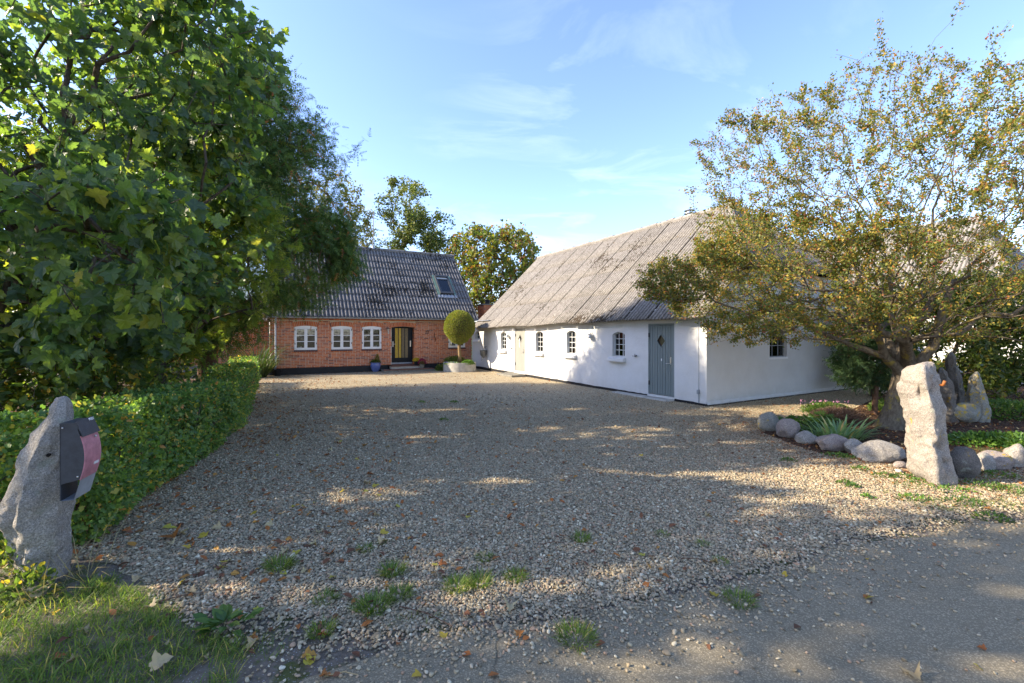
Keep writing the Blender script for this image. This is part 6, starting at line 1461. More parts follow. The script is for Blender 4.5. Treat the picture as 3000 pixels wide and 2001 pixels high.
# ------------------------------------------------------------------ clipped hedge along the drive
def hedge():
    top = [(-4.05, 3.75), (-4.45, 4.8), (-4.95, 6.6), (-5.7, 8.6), (-6.6, 10.3), (-8.25, 13.3), (-9.9, 16.4)]     # centre line
    ln = [np.array(p) for p in top]; seglen = [np.linalg.norm(b-a) for a, b in zip(ln[:-1], ln[1:])]; cum = np.concatenate([[0], np.cumsum(seglen)]); Lt = cum[-1]
    e = thing('hedge', 'low clipped green hedge running along the left side of the gravel yard', 'hedge', loc=(top[0][0], top[0][1], 0)); b = np.array([top[0][0], top[0][1], 0])
    def pt(s): return np.array([np.interp(s, cum, [p[k] for p in top]) for k in (0, 1)]).T
    def put(n, size, T, smin, smax, depthfade):
        s = rng.uniform(smin, smax, n); c = pt(s); c2 = pt(np.minimum(s+0.05, Lt+0.05)); c1 = pt(np.maximum(s-0.05, -0.05)); t = c2-c1; t /= np.linalg.norm(t, axis=1, keepdims=True)+1e-9; nrm = np.stack([t[:, 1], -t[:, 0]], 1)
        hw_, h = 0.46, 1.02
        # positions on the outer shell: right face, top, left face, with some inside
        u = rng.random(n); side = np.where(u < 0.52, 1.0, np.where(u < 0.84, 0.0, -1.0))
        x = np.where(side == 0, rng.uniform(-1, 1, n), side)*hw_; z = np.where(side == 0, 1.0, rng.uniform(0.02, 1.0, n))*h
        x = x*(1-0.16*np.maximum(0, z/h-0.75)*4*0.5)
        inn = np.abs(rng.normal(size=n))*depthfade
        x -= np.sign(x)*np.where(side != 0, inn, 0); z -= np.where(side == 0, inn, 0)
        bl = np.array([0.17*noise.noise(Vector((a*1.1, zz*1.6, sd*3.0)))+0.11*noise.noise(Vector((a*4, zz*4, sd))) for a, zz, sd in zip(s, z, side)])
        x += np.where(side != 0, side*bl, 0); z += np.where(side == 0, bl, 0)
        hs = 1.04+0.06*np.sin(s*0.9)-0.010*s
        z = z*hs; low = z < 0.16; x = np.where(low, x*(0.72+1.5*z), x)
        P = np.stack([c[:, 0]+nrm[:, 0]*x, c[:, 1]+nrm[:, 1]*x, z], 1)-b
        out = np.stack([nrm[:, 0]*side, nrm[:, 1]*side, np.where(side == 0, 1.0, 0.25)], 1)
        d = rdir(n)*0.8+out*0.35+np.array([0, 0, -0.1]); nn = out+rdir(n)*0.75
        return P, rot_frames(d, nn), size*rng.uniform(0.6, 1.3, n)
    P1, R1, S1 = put(19000, 0.052, T_HAW, 0.0, 4.2, 0.08); P2, R2, S2 = put(14000, 0.052, T_DIA, 4.2, Lt, 0.07); P3_, R3, S3 = put(9000, 0.075, T_DIA, 0.0, Lt, 0.22)
    # the two ends
    def cap(s0, sgn, n, size):
        c = pt(np.array([s0]))[0]; t = (pt(np.array([min(s0+0.1, Lt)]))-pt(np.array([max(s0-0.1, 0)])))[0]; t /= np.linalg.norm(t); nr = np.array([t[1], -t[0]])
        x = rng.uniform(-0.46, 0.46, n); z = rng.uniform(0.05, 1.02, n); k = np.abs(rng.normal(size=n))*0.08-0.03
        P = np.stack([c[0]+nr[0]*x-sgn*t[0]*k, c[1]+nr[1]*x-sgn*t[1]*k, z], 1)-b
        return P, rot_frames(rdir(n)*0.8+np.array([t[0]*sgn, t[1]*sgn, 0])*0.3, rdir(n)*0.7+np.array([t[0]*sgn, t[1]*sgn, 0.2])), size*rng.uniform(0.6, 1.3, n)
    Pa_, Ra_, Sa_ = cap(0.0, -1, 1900, 0.055); Pb_, Rb_, Sb_ = cap(Lt, 1, 1200, 0.06)
    o = link('foliage', scatter_mesh('foliage', T_HAW, arr(P1, Pa_), arr(R1, Ra_), arr(S1, Sa_), M['l_hedge']), e); o['kind'] = 'stuff'
    o = link('foliage', scatter_mesh('foliage', T_DIA, arr(P2, P3_, Pb_), arr(R2, R3, Rb_), arr(S2, S3, Sb_), M['l_hedge']), e); o['kind'] = 'stuff'
    # woody stems inside
    mb = MB()
    for i in range(150):
        s = Lt*(i+rng.random())/150; c = pt(np.array([s]))[0]-b[:2]; x, y = c+rng.normal(size=2)*0.14; q = [(x, y, -0.03)]
        dx, dy = rng.normal(size=2)*0.25
        for k in (0.3, 0.6, 0.92): q.append((x+dx*k+rng.normal()*0.03, y+dy*k+rng.normal()*0.03, k))
        mb.tube(q, 0.014, 5, r2=0.004)
        for _ in range(3):
            k = rng.uniform(0.15, 0.7); a = rng.uniform(0, 6.28); mb.tube([(x+dx*k, y+dy*k, k), (x+dx*k+0.2*math.cos(a), y+dy*k+0.2*math.sin(a), k+0.15), (x+dx*k+0.36*math.cos(a), y+dy*k+0.36*math.sin(a), k+0.22)], 0.006, 4, r2=0.002)
    o = link('stems', mb.mesh('stems', M['bark'], True), e); o['kind'] = 'stuff'
hedge()

# ------------------------------------------------------------------ topiary in its concrete ring
tp = thing('topiary_tree', 'round clipped evergreen ball on a bare stem in a concrete ring by the house corner', 'tree', loc=(-2.60, 21.50, 0))
n = 26000; a = rdir(n); rr = np.array([1+0.045*noise.noise(Vector(v*2.2))+0.02*noise.noise(Vector(v*7)) for v in a]); rad = np.stack([rr*0.745, rr*0.745, rr*0.80], 1)
rad[:, 2] *= np.where(a[:, 2] < 0, 1.06, 1.0); rad[:, :2] *= np.where(a[:, 2:3] < -0.3, 1+0.55*(a[:, 2:3]+0.3)*0.5, 1)
P = a*rad*(1-np.abs(rng.normal(size=n))*0.035)[:, None]+np.array([0, 0, 2.16])
o = link('crown', scatter_mesh('crown', T_DIA, P, rot_frames(a*0.9+rdir(n)*0.7, rdir(n)), 0.048*rng.uniform(0.6, 1.3, n), M['l_box']), tp); o['kind'] = 'stuff'
MB().ball((0, 0, 2.12), 0.66, 0.66, 0.70, 24, 14).build('inner_twigs', M['bark'], tp, smooth=True)
MB().tube([(0.0, 0, 0.40), (0.02, 0, 0.75), (-0.01, 0, 1.1), (0.01, 0, 1.5)], [0.12, 0.085, 0.075, 0.085], 14).tube([(0, 0, 0.38), (0.12, -0.05, 0.30)], 0.06, 8).build('trunk', M['stem'], tp, smooth=True)
pl = thing('planter_ring', 'round pale concrete planter ring around the foot of the ball tree', 'planter', loc=(-2.60, 21.50+0.62, 0))
MB().lathe([(0.80, -0.02), (0.80, 0.44), (0.735, 0.44), (0.735, 0.33), (0.0, 0.36)], 48, c=(0.02, -0.2, 0), cap=False).build('ring', M['concrete'], pl, smooth='auto')
tp.location = (-2.60, 21.92, 0.02)

def tuft(name, label, cat, c, n, h, spread, mat, w=0.02, bend=0.35, group=None, lean=0.55, T=None, z=0.0, col=None):
    ang = rng.uniform(0, 2*math.pi, n); rr = spread*np.sqrt(rng.random(n)); P = np.stack([rr*np.cos(ang), rr*np.sin(ang), np.full(n, z)], 1)
    a2 = ang+rng.normal(size=n)*0.5; k = lean*rng.uniform(0.2, 1.2, n); d = np.stack([np.cos(a2)*k, np.sin(a2)*k, np.ones(n)], 1)
    nn = np.stack([-np.cos(a2), -np.sin(a2), 0.3*np.ones(n)], 1)
    me = scatter_mesh(name, T or T_blade(w, bend), P, rot_frames(d, -nn if T is None else nn), h*rng.uniform(0.5, 1.15, n), mat)
    o = link(name, me); o.location = (c[0], c[1], c[2] if len(c) > 2 else 0.0); return tagit(o, label, cat, group)
def bushlet(name, label, cat, c, n, r, mat, T, size, group=None, parent=None):
    a = rdir(n, 0.35, 1.0); a[:, 2] = np.abs(a[:, 2]); P = a*np.array(r)*rng.uniform(0.55, 1.0, n)[:, None]
    me = scatter_mesh(name, T, P, rot_frames(a+rdir(n)*0.7, a+rdir(n)*0.6), size*rng.uniform(0.6, 1.3, n), mat); o = link(name, me, parent); o.location = c
    return o if parent else tagit(o, label, cat, group)
px0, py0 = -2.60, 21.9
bushlet('planter_plant', 'dark green cushion plant filling the back of the concrete ring', 'plant', (px0-0.25, py0+0.25, 0.40), 2600, (0.62, 0.40, 0.32), M['l_shrub'], T_DIA, 0.05)
bushlet('planter_plant', 'bright yellow green cushion plant spilling over the right rim of the concrete ring', 'plant', (px0+0.47, py0-0.42, 0.36), 1500, (0.34, 0.30, 0.22), M['helle'], T_DIA, 0.045)
bushlet('planter_plant', 'low grey green plant with purple flowers at the left front of the concrete ring', 'plant', (px0-0.35, py0-0.42, 0.37), 900, (0.36, 0.25, 0.10), M['iris'], T_DIA, 0.05)
M['purple'] = plain('purple_petals', (0.16, 0.11, 0.34), 0.6); M['yel'] = plain('yellow_petals', (0.72, 0.48, 0.02), 0.6); M['crim'] = plain('crimson_bells', (0.30, 0.03, 0.07), 0.6); M['pinkp'] = plain('pink_petals', (0.45, 0.20, 0.32), 0.6)
bushlet('ivy_plant', 'dark plant growing on the gravel at the left foot of the concrete ring', 'plant', (-3.55, 22.2, 0.0), 700, (0.30, 0.28, 0.30), M['l_shrub'], T_OVAL, 0.08)
# blue pot with shrub
bp = G(1096.5, 1090); bp = (bp[0], bp[1]+0.2)
pot = thing('plant_pot', 'glazed blue round plant pot with a small shrub in front of the brick wall', 'plant pot', loc=(*bp, 0))
M['blueglaze'] = plain('blue_glaze', (0.10, 0.14, 0.34), 0.15, 0.6, var=0.2)
MB().lathe([(0.13, 0.0), (0.19, 0.10), (0.235, 0.26), (0.235, 0.36), (0.225, 0.41), (0.25, 0.43), (0.25, 0.45), (0.21, 0.45), (0.20, 0.40), (0.0, 0.40)], 28, cap=False).build('pot', M['blueglaze'], pot, smooth='auto')
o = bushlet('plant', '', '', (0, 0, 0.42), 700, (0.24, 0.2, 0.16), M['l_shrub'], T_OVAL, 0.06, parent=pot); o['kind'] = 'stuff'
o = bushlet('shoot', '', '', (0.08, 0, 0.50), 300, (0.10, 0.1, 0.36), M['l_haw'], T_OVAL, 0.05, parent=pot); o['kind'] = 'stuff'
# chrysanthemum and heather pots on the step
for (px, nm, lab, mf, hgt, s_) in ((1215, 'chrysanthemum_pot', 'black pot of yellow chrysanthemums on the upper door step', 'yel', 0.25, 1.0), (1226, 'heather_pot', 'grey pot of crimson heather on the lower door step', 'crim', 0.13, 0.95)):
    x = hx(px) ; yy = -0.28 if mf == 'yel' else -0.62; q = HM @ Vector((x, yy, 0)); z = 0.125 if mf == 'crim' else 0.262
    t = thing(nm, lab, 'plant pot', loc=(q.x, q.y, z))
    MB().lathe([(0.085, 0), (0.12, 0.21), (0.13, 0.22), (0.11, 0.22), (0.10, 0.18), (0, 0.18)], 20, cap=False).build('pot', M['tar'] if mf == 'yel' else M['concrete_dark'], t, smooth='auto')
    o = bushlet('plant', '', '', (0, 0, 0.20), 500, (0.15, 0.15, 0.14), M['l_shrub'], T_OVAL, 0.045, parent=t); o['kind'] = 'stuff'
    n = 420 if mf == 'yel' else 700; a = rdir(n, 0.5); a[:, 2] = np.abs(a[:, 2]); P = a*np.array([0.19, 0.19, 0.15 if mf == 'yel' else 0.24])*rng.uniform(0.85, 1.05, n)[:, None]+np.array([0, 0, 0.22])
    o = link('flowers', scatter_mesh('flowers', T_DIA, P, rot_frames(rdir(n), a+rdir(n)*0.3) if mf == 'yel' else rot_frames(a+rdir(n)*0.3, rdir(n)), 0.042*rng.uniform(0.6, 1.2, n), M[mf]), t); o['kind'] = 'stuff'
n = 90; a = rng.uniform(-1, 1, (n, 2)); P = np.stack([a[:, 0]*0.22, a[:, 1]*0.12, np.full(n, 0.1)], 1)
o = link('purple_flowers', scatter_mesh('purple_flowers', T_DIA, P, rot_frames(rdir(n), np.tile([[0, -0.3, 1.0]], (n, 1))), 0.04*rng.uniform(0.6, 1.2, n), M['purple'])); o.location = (px0-0.38, py0-0.5, 0.37); tagit(o, 'purple blossoms among grey green leaves in the concrete ring', 'flowers')
# tin bucket hanging on the wall
x, z = bx(1426), bz(1426, 1035); bk = thing('hanging_bucket', 'dull metal coal bucket hanging on the white wall beside the tiny window', 'bucket', mat=BM @ Matrix.Translation((x, -0.19, z)))
MB().lathe([(0.04, -0.22), (0.085, -0.20), (0.16, -0.06), (0.175, 0.14), (0.19, 0.155), (0.17, 0.155), (0.155, 0.13), (0.10, -0.1), (0, -0.12)], 24, cap=False).build('pail', M['tin'], bk, smooth='auto')
MB().tube([(-0.10, 0.02, 0.15), (-0.11, 0.06, 0.24), (-0.06, 0.10, 0.31), (0, 0.12, 0.33), (0.06, 0.10, 0.31), (0.05, 0.06, 0.24), (-0.02, 0.03, 0.17)], 0.009, 6).build('handle', M['tin'], bk, smooth=True)
MB().tube([(-0.08, -0.05, -0.19), (-0.08, -0.09, -0.32), (0, -0.10, -0.36), (0.06, -0.08, -0.30), (0.07, -0.05, -0.18)], 0.009, 6).build('foot_loop', M['tin'], bk, smooth=True)
MB().tube([(0, 0.19, 0.34), (0, 0.10, 0.335)], 0.008, 6).build('wall_hook', M['iron'], bk)
# house plants on the sills inside
for i, (xo, lab) in enumerate(((0.25, 'leafy houseplant in a white pot behind the leftmost house window'), (0.74, 'small houseplant behind the window next to the front door'))):
    w_ = W[0] if i == 0 else W[2]; q = HM @ Vector((w_[0]+(w_[1]-w_[0])*xo, 0.26, w_[2]+0.02)); t = thing('houseplant', lab, 'houseplant', loc=q)
    MB().lathe([(0.06, 0), (0.085, 0.13), (0.07, 0.13), (0, 0.11)], 16, cap=False).build('pot', M['paint'], t, smooth='auto')
    o = bushlet('leaves', '', '', (0, 0, 0.12), 160, (0.16, 0.10, 0.20), M['weed'], T_OVAL, 0.07, parent=t); o['kind'] = 'stuff'

# ------------------------------------------------------------------ bed plants
def GZ3(px, py): x, y = G(px, py); return (x, y, 0.012)
c = G(2465, 1292)
n = 150; ang = rng.uniform(0, 2*math.pi, n); rr = np.sqrt(rng.random(n)); P = np.stack([rr*np.cos(ang)*0.42, rr*np.sin(ang)*0.22, np.zeros(n)], 1)
k = rng.uniform(0.1, 1.15, n); d = np.stack([np.cos(ang)*k, np.sin(ang)*k, np.ones(n)*0.9], 1); nn = np.stack([np.cos(ang), np.sin(ang), 0.4*np.ones(n)], 1)
irv = []; irf = []
for i in range(7):
    y = i/6; wv = 0.045*(1-y**2.2)+0.004; irv += [(-wv, y*(1-0.12*y*y), 0.34*y**2.3), (wv, y*(1-0.12*y*y), 0.34*y**2.3)]
    if i: irf += [(2*i-2, 2*i-1, 2*i+1), (2*i-2, 2*i+1, 2*i)]
e = thing('iris_clump', 'clump of grey green sword shaped iris leaves behind the stone border', 'plant', loc=(c[0], c[1]+0.1, 0.01))
lm = bpy.data.meshes.new('leaf_blade'); lm.from_pydata(irv, [], irf); lm.materials.append(M['iris'])
for p_ in lm.polygons: p_.use_smooth = True
R = rot_frames(d, nn); S = 0.46*rng.uniform(0.55, 1.15, n)
for i in range(n): link('leaf_blade', lm, e, Matrix([[*(R[i][a]*S[i]), P[i][a]] for a in range(3)]+[[0, 0, 0, 1]]))
# hellebores: palmate leaves
pv, pf = [], []
for j in range(7):
    a = (j-3)*0.62; ca, sa = math.sin(a), math.cos(a); b = len(pv); nx, ny = sa, -ca
    pv += [(0, 0, 0), (ca*0.5+nx*0.12, sa*0.5+ny*0.12, 0.02), (ca, sa, -0.22), (ca*0.5-nx*0.12, sa*0.5-ny*0.12, 0.02)]; pf += [(b, b+1, b+2), (b, b+2, b+3)]
for px, py, r_, n_, lab in ((2310, 1262, (0.26, 0.2, 0.24), 26, 'bright green hellebore above the leftmost border boulders'), (2375, 1268, (0.36, 0.25, 0.27), 44, 'broad clump of green hellebore leaves in the middle of the bed'), (2405, 1245, (0.30, 0.2, 0.22), 30, 'hellebore clump behind the iris in the bed')):
    q = G(px, py); a = rdir(n_, 0.5); a[:, 2] = np.abs(a[:, 2]); P = a*np.array(r_)
    t = thing('hellebore_clump', lab, 'plant', loc=(q[0], q[1], 0.01)); lm = bpy.data.meshes.new('leaf'); lm.from_pydata(pv, [], pf); lm.materials.append(M['helle'])
    R = rot_frames(a*np.array([1, 1, 0.3])+rdir(n_)*0.3, np.tile([[0, 0, 1.0]], (n_, 1))+rdir(n_)*0.35); S = 0.13*rng.uniform(0.7, 1.2, n_)
    for i in range(n_): link('leaf', lm, t, Matrix([[*(R[i][b]*S[i]), P[i][b]] for b in range(3)]+[[0, 0, 0, 1]]))
    mb = MB()
    for i in range(n_): mb.tube([(P[i][0]*0.2, P[i][1]*0.2, 0), (P[i][0]*0.6, P[i][1]*0.6, P[i][2]*0.7), tuple(P[i])], 0.004, 4)
    o = mb.build('stalks', M['weed'], t); o['kind'] = 'stuff'
q = G(2475, 1240); bushlet('seed_head_mound', 'reddish brown mound of dried seed heads behind the iris', 'plant', (q[0], q[1]+0.2, 0.01), 4200, (0.62, 0.42, 0.26), M['heather'], T_blade(0.05, 0.1), 0.09)
q = G(2430, 1212); e = bushlet('sedum_clump', 'low green plant with pink flower heads behind the brown mound', 'plant', (q[0], q[1]+0.1, 0.01), 1500, (0.60, 0.35, 0.24), M['weed'], T_OVAL, 0.05)
n = 60; cl = rng.choice(8, n); cc = np.array([(-0.45, -0.1), (-0.3, 0.0), (-0.12, -0.05), (0.05, 0.05), (0.18, -0.08), (0.32, 0.05), (0.48, -0.02), (-0.55, 0.05)]); P = np.stack([cc[cl, 0]+rng.normal(size=n)*0.03, cc[cl, 1]+rng.normal(size=n)*0.03, 0.27+rng.normal(size=n)*0.02], 1)
o = link('pink_flower_heads', scatter_mesh('pink_flower_heads', T_DIA, P, rot_frames(rdir(n), rdir(n, 0.6)), 0.035*rng.uniform(0.6, 1.2, n), M['pinkp']), e); o['kind'] = 'stuff'
for px, py, r_, n_, lab in ((2610, 1205, (0.5, 0.35, 0.30), 900, 'dark leafy plant between conifer and hawthorn trunk'), (2960, 1218, (1.3, 0.8, 0.34), 3200, 'dark green ground plants at the right edge behind the bed'), (2900, 1300, (0.9, 0.35, 0.16), 1400, 'sunlit yellow green weeds on the bed right of the gate stone'), (2985, 1310, (0.5, 0.3, 0.22), 900, 'weedy tuft on the bed at the right edge of the picture'), (2575, 1200, (0.22, 0.2, 0.2), 260, 'little green plant at the foot of the conifer')):
    q = G(px, py); bushlet('ground_plant', lab, 'plant', (q[0], q[1], 0.01), n_, r_, M['weed'] if 'sunlit' not in lab and 'weedy' not in lab else M['helle'], T_OVAL, 0.06)
# tall reed like grass at the house corner
q = HM @ Vector((-0.25, -0.55, 0)); tuft('ornamental_grass', 'tall arching ornamental grass at the left corner of the brick house', 'plant', (q.x-0.2, q.y-0.1), 380, 1.85, 0.35, M['reed'], w=0.010, bend=0.5, lean=0.65)
q = HM @ Vector((0.35, -0.14, 0)); t = thing('drain_pot', 'black bucket standing at the foot of the downpipe', 'bucket', loc=(q.x, q.y-0.1, 0)); MB().lathe([(0.13, 0), (0.17, 0.24), (0.18, 0.26), (0.15, 0.26), (0.12, 0.05)], 18, cap=False).build('pail', M['tar'], t, smooth='auto')

# ------------------------------------------------------------------ grass tufts and weeds in the gravel
tufts = [(822, 1668, 0.115, 1.0), (1150, 1684, 0.10, 0.9), (1405, 1715, 0.10, 0.9), (1340, 1728, 0.09, 1.0), (1510, 1700, 0.09, 0.8), (1705, 1585, 0.08, 0.8), (1690, 1880, 0.09, 1.2), (2165, 1768, 0.08, 1.1), (1170, 1752, 0.09, 0.9), (1090, 1790, 0.10, 1.1), (1070, 1615, 0.06, 0.7), (940, 1860, 0.08, 0.8), (1120, 1595, 0.04, 0.5), (1420, 1640, 0.05, 0.9), (955, 1762, 0.06, 0.9), (2110, 1650, 0.04, 0.7), (2060, 1600, 0.05, 0.6), (1940, 1570, 0.04, 0.7)]
where = ['large fresh tuft in the left foreground gravel', 'tuft in the gravel right of the largest tuft', 'right one of a pair of tufts at the gravel edge', 'left one of a pair of tufts at the gravel edge', 'tuft near the middle of the gravel edge', 'tuft alone in the gravel right of the middle', 'dry bordered tuft growing in the asphalt low in the middle', 'tuft growing in an asphalt crack at the right', 'leafy tuft beside brown leaves at the gravel edge', 'ragged tuft with dead leaves near the gravel edge', 'small tuft in the gravel upper left', 'tuft at the edge of moss and asphalt low left', 'tiny tuft in the gravel', 'flat weedy tuft in the mid gravel', 'grey green weed tuft left of the ragged one', 'tiny tuft near the asphalt edge at right', 'small dark tuft in the right gravel', 'sparse small tuft in the right gravel']
for (px, py, h, s), lab in zip(tufts, where):
    q = G(px, py); tuft('grass_tuft', 'green grass '+lab, 'grass tuft', (q[0], q[1], 0.01), int(240*s), h, 0.085*s, M['grass'], w=0.030, bend=0.4, lean=0.9, group='grass tufts growing out of the drive')
q = G(1335, 1905); 
dn_ = G(660, 1845); e = thing('broadleaf_weed', 'rosette of broad grey green weed leaves on the mossy ground low left', 'plant', loc=(dn_[0], dn_[1], 0.01))
n = 34; ang = rng.uniform(0, 2*math.pi, n); rr = rng.uniform(0.0, 0.11, n); P = np.stack([rr*np.cos(ang)*1.3, rr*np.sin(ang), rng.uniform(0.01, 0.06, n)], 1); R = rot_frames(np.stack([np.cos(ang), np.sin(ang), rng.uniform(0.0, 0.7, n)], 1), np.tile([[0, 0, 1.0]], (n, 1))+rdir(n)*0.3); S = 0.10*rng.uniform(0.6, 1.2, n)
lm = bpy.data.meshes.new('leaf'); lm.from_pydata(*[T_OVAL[0], [], T_OVAL[1]]); lm.materials.append(M['weed'])
for i in range(n): link('leaf', lm, e, Matrix([[*(R[i][b]*S[i]), P[i][b]] for b in range(3)]+[[0, 0, 0, 1]]))
weeds = [(2450, 1338, .16), (2490, 1345, .12), (2310, 1352, .08), (2520, 1378, .10), (2590, 1398, .13), (2650, 1400, .12), (2700, 1415, .14), (2500, 1430, .06), (2475, 1420, .08), (2790, 1440, .20), (2880, 1425, .22), (2960, 1440, .25), (2680, 1465, .15), (2820, 1475, .18), (2900, 1520, .14), (2540, 1460, .05), (2920, 1395, .2), (1330, 1180, .10), (1235, 1180, .08), (1300, 1232, .07)]
for i, (px, py, r_) in enumerate(weeds):
    q = G(px, py); bushlet('low_weed', ('low weeds '+('by the stones ' if px > 2600 else 'on the gravel ')+['in a loose patch', 'in a thin mat', 'sprouting sparsely', 'in a round patch', 'in a ragged strip'][i % 5]+(' near the picture edge' if px > 2850 else ' below the stone border' if px > 2400 else ' out on the drive')), 'weed', (q[0], q[1], 0.0), int(900*r_)+40, (r_*1.4, r_, 0.05), M['helle'] if i % 3 == 0 else M['weed'], T_OVAL, 0.03, group='low weeds scattered on the gravel')['kind'] = 'stuff'

# ------------------------------------------------------------------ verge of grass, lower left
verge = [(-4.6, 3.5), (-3.3, 3.1), G(330, 1700), G(500, 1790), G(560, 1850), G(720, 1900), G(690, 2001), (-1.2, 1.6), (-1.9, 1.0), (-6, 0.5), (-6, 3.5)]
def grass_field(name, poly, n, h, mat, clumpy=0.0, wx=1.0, w=0.022, kind='stuff', z=0.002):
    xs = [p[0] for p in poly]; ys = [p[1] for p in poly]; Q = np.stack([rng.uniform(min(xs), max(xs), n), rng.uniform(min(ys), max(ys), n)], 1); Q = Q[inpoly(Q, poly)]
    k = np.array([noise.noise(Vector((p[0]*3.2, p[1]*3.2, 7)))+0.5*noise.noise(Vector((p[0]*9, p[1]*9, 2))) for p in Q]); keep = k > clumpy; Q = Q[keep]; k = k[keep]; m = len(Q)
    P = np.concatenate([Q, np.full((m, 1), z)], 1); a = rng.uniform(0, 6.28, m); l = rng.uniform(0.1, 1.1, m); d = np.stack([np.cos(a)*l+0.25*wx, np.sin(a)*l, np.ones(m)], 1)
    R = rot_frames(d, -np.stack([np.cos(a), np.sin(a), np.full(m, -0.3)], 1))
    o = link(name, scatter_mesh(name, T_blade(w, -0.35), P, R, h*rng.uniform(0.4, 1.2, m)*(0.8+0.6*np.clip(k, 0, 1)), mat)); o['kind'] = kind; return o
tagit(grass_field('verge_grass', verge, 68000, 0.10, M['grass'], -0.55, w=0.030), 'lush green grass verge in the lower left corner', 'grass')
edge2 = [G(150, 1660), G(420, 1680), G(640, 1780), G(900, 1830), G(1300, 1800), G(1300, 1850), G(1000, 1900), G(760, 1950), G(500, 1900), G(300, 1760)]
tagit(grass_field('sparse_grass', edge2, 9000, 0.05, M['grass'], 0.18, w=0.03), 'thin scattered grass on the bare mossy strip beside the verge', 'grass')
edge3 = [G(2560, 1420), G(2900, 1400), G(3060, 1400), G(3060, 1530), G(2760, 1500), G(2600, 1480)]
tagit(grass_field('gate_grass', edge3, 14000, 0.05, M['grass'], 0.05, w=0.035), 'patchy grass at the foot of the right gate stone', 'grass')
edge4 = [G(2820, 1300), G(3060, 1290), G(3060, 1345), G(2850, 1350)]
tagit(grass_field('bed_grass', edge4, 5000, 0.07, M['grass'], -0.05, w=0.03), 'sunlit grass on the bed behind the right hand boulders', 'grass')
# ivy, nettles and dry straws round the left stone
for px, py, r_, n_, lab in ((60, 1690, (0.30, 0.22, 0.34), 420, 'tangle of bramble leaves in front of the left gate stone'), (20, 1600, (0.22, 0.2, 0.5), 300, 'dark leaves beside the left gate stone at the picture edge'), (150, 1715, (0.20, 0.12, 0.22), 200, 'small leafy weeds at the foot of the left gate stone')):
    q = G(px, py); bushlet('bramble', lab, 'plant', (q[0], q[1]-0.15, 0.0), n_, r_, M['l_shrub'], T_OVAL, 0.05)['kind'] = 'stuff'
for px, py, lab in ((120, 1745, 'long dry grass stalks leaning in front of the left gate stone'), (250, 1690, 'dry stalks between left gate stone and hedge')):
    q = G(px, py); tuft('dry_stalks', lab, 'grass stalks', (q[0], q[1]), 26, 0.55, 0.16, M['straw'], w=0.006, bend=0.4, lean=1.0)
for px, py, lab in ((271, 1786, 'white daisy in the grass'), (227, 1766, 'second smaller daisy up and left in the grass')):
    q = G(px, py, 0.05); t = thing('daisy', lab, 'flower', loc=(q[0], q[1], 0)); v = [(0, 0, 0)]+[(0.013*math.cos(i*math.pi/8)*(1 if i % 2 else 0.75), 0.013*math.sin(i*math.pi/8)*(1 if i % 2 else 0.75), 0.003) for i in range(16)]
    m_ = bpy.data.meshes.new('petals'); m_.from_pydata([(a, b*0.8, c+0.055-b*0.6) for a, b, c in v], [], [(0, i+1, (i+1) % 16+1) for i in range(16)]); m_.materials.append(M['paint']); link('petals', m_, t)
    MB().ball((0, -0.002, 0.059), 0.004, n=8, m=5).build('flower_centre', M['yel'], t); MB().tube([(0, 0, 0), (0, 0, 0.054)], 0.0012, 4).build('stem', M['weed'], t)

# ------------------------------------------------------------------ fallen leaves: the near ones singly, the rest as litter
def leafm(nm, T, mat, curl):
    v = [(x, y-0.4, curl*(x*x*1.4-0.5*(y-0.45)**2)+0.10*noise.noise(Vector((x*4, y*4, curl*9)))) for x, y, z in T[0]]; me = bpy.data.meshes.new(nm); me.from_pydata(v, [], T[1]); me.materials.append(mat)
    for p in me.polygons: p.use_smooth = True
    return me
kinds = [(leafm('fallen_leaf', T_SYC, M['dry_o'], 0.7), 'orange brown curled leaf lying on the ground', 3), (leafm('fallen_leaf', T_OVAL, M['dry_b'], 0.9), 'dark brown oval leaf lying on the ground', 4), (leafm('fallen_leaf', T_OVAL, M['dry_o'], 0.6), 'small orange oval leaf lying on the ground', 4),
         (leafm('fallen_leaf', T_SYC2, M['dry_y'], 0.4), 'yellow lobed leaf lying on the ground', 2), (leafm('fallen_leaf', T_SYC, M['dry_p'], 1.1), 'pale dry crumpled leaf lying on the ground', 2)]
pool = [k for k in kinds for _ in range(k[2])]
rl = random.Random(21); cnt = 0
placed = [(505, 1580, 0.17, 0), (495, 1555, 0.12, 3), (1493, 1788, 0.10, 4), (1080, 1838, 0.09, 2), (905, 1935, 0.08, 0), (120, 1755, 0.13, 4), (2298, 1693, 0.06, 3), (2536, 1757, 0.05, 2), (2550, 1776, 0.05, 1), (2335, 1850, 0.07, 1), (2680, 1992, 0.10, 4), (1520, 1870, 0.06, 0), (1372, 1522, 0.06, 3), (2092, 1655, 0.07, 4), (1070, 1310, 0.10, 0), (1085, 1395, 0.09, 0), (1100, 1430, 0.09, 3), (470, 1970, 0.10, 4), (740, 1900, 0.08, 4), (530, 1720, 0.08, 3), (560, 1745, 0.07, 4), (190, 1900, 0.09, 1), (440, 1800, 0.07, 4), (700, 1812, 0.09, 2)]
def spot(x, y):
    px, py = CX+FPX*x/y, HY+FPX*CAMZ/y
    col = ['far left', 'left of middle', 'middle', 'right of middle', 'far right'][min(4, max(0, int(px/600)))]
    row = 'on asphalt' if inpoly(np.array([[x, y]]), road_poly)[0] else 'on grass' if inpoly(np.array([[x, y]]), verge)[0] else ['far gravel', 'mid gravel', 'near gravel', 'foreground'][0 if py < 1200 else 1 if py < 1380 else 2 if py < 1650 else 3]
    return row+' '+col
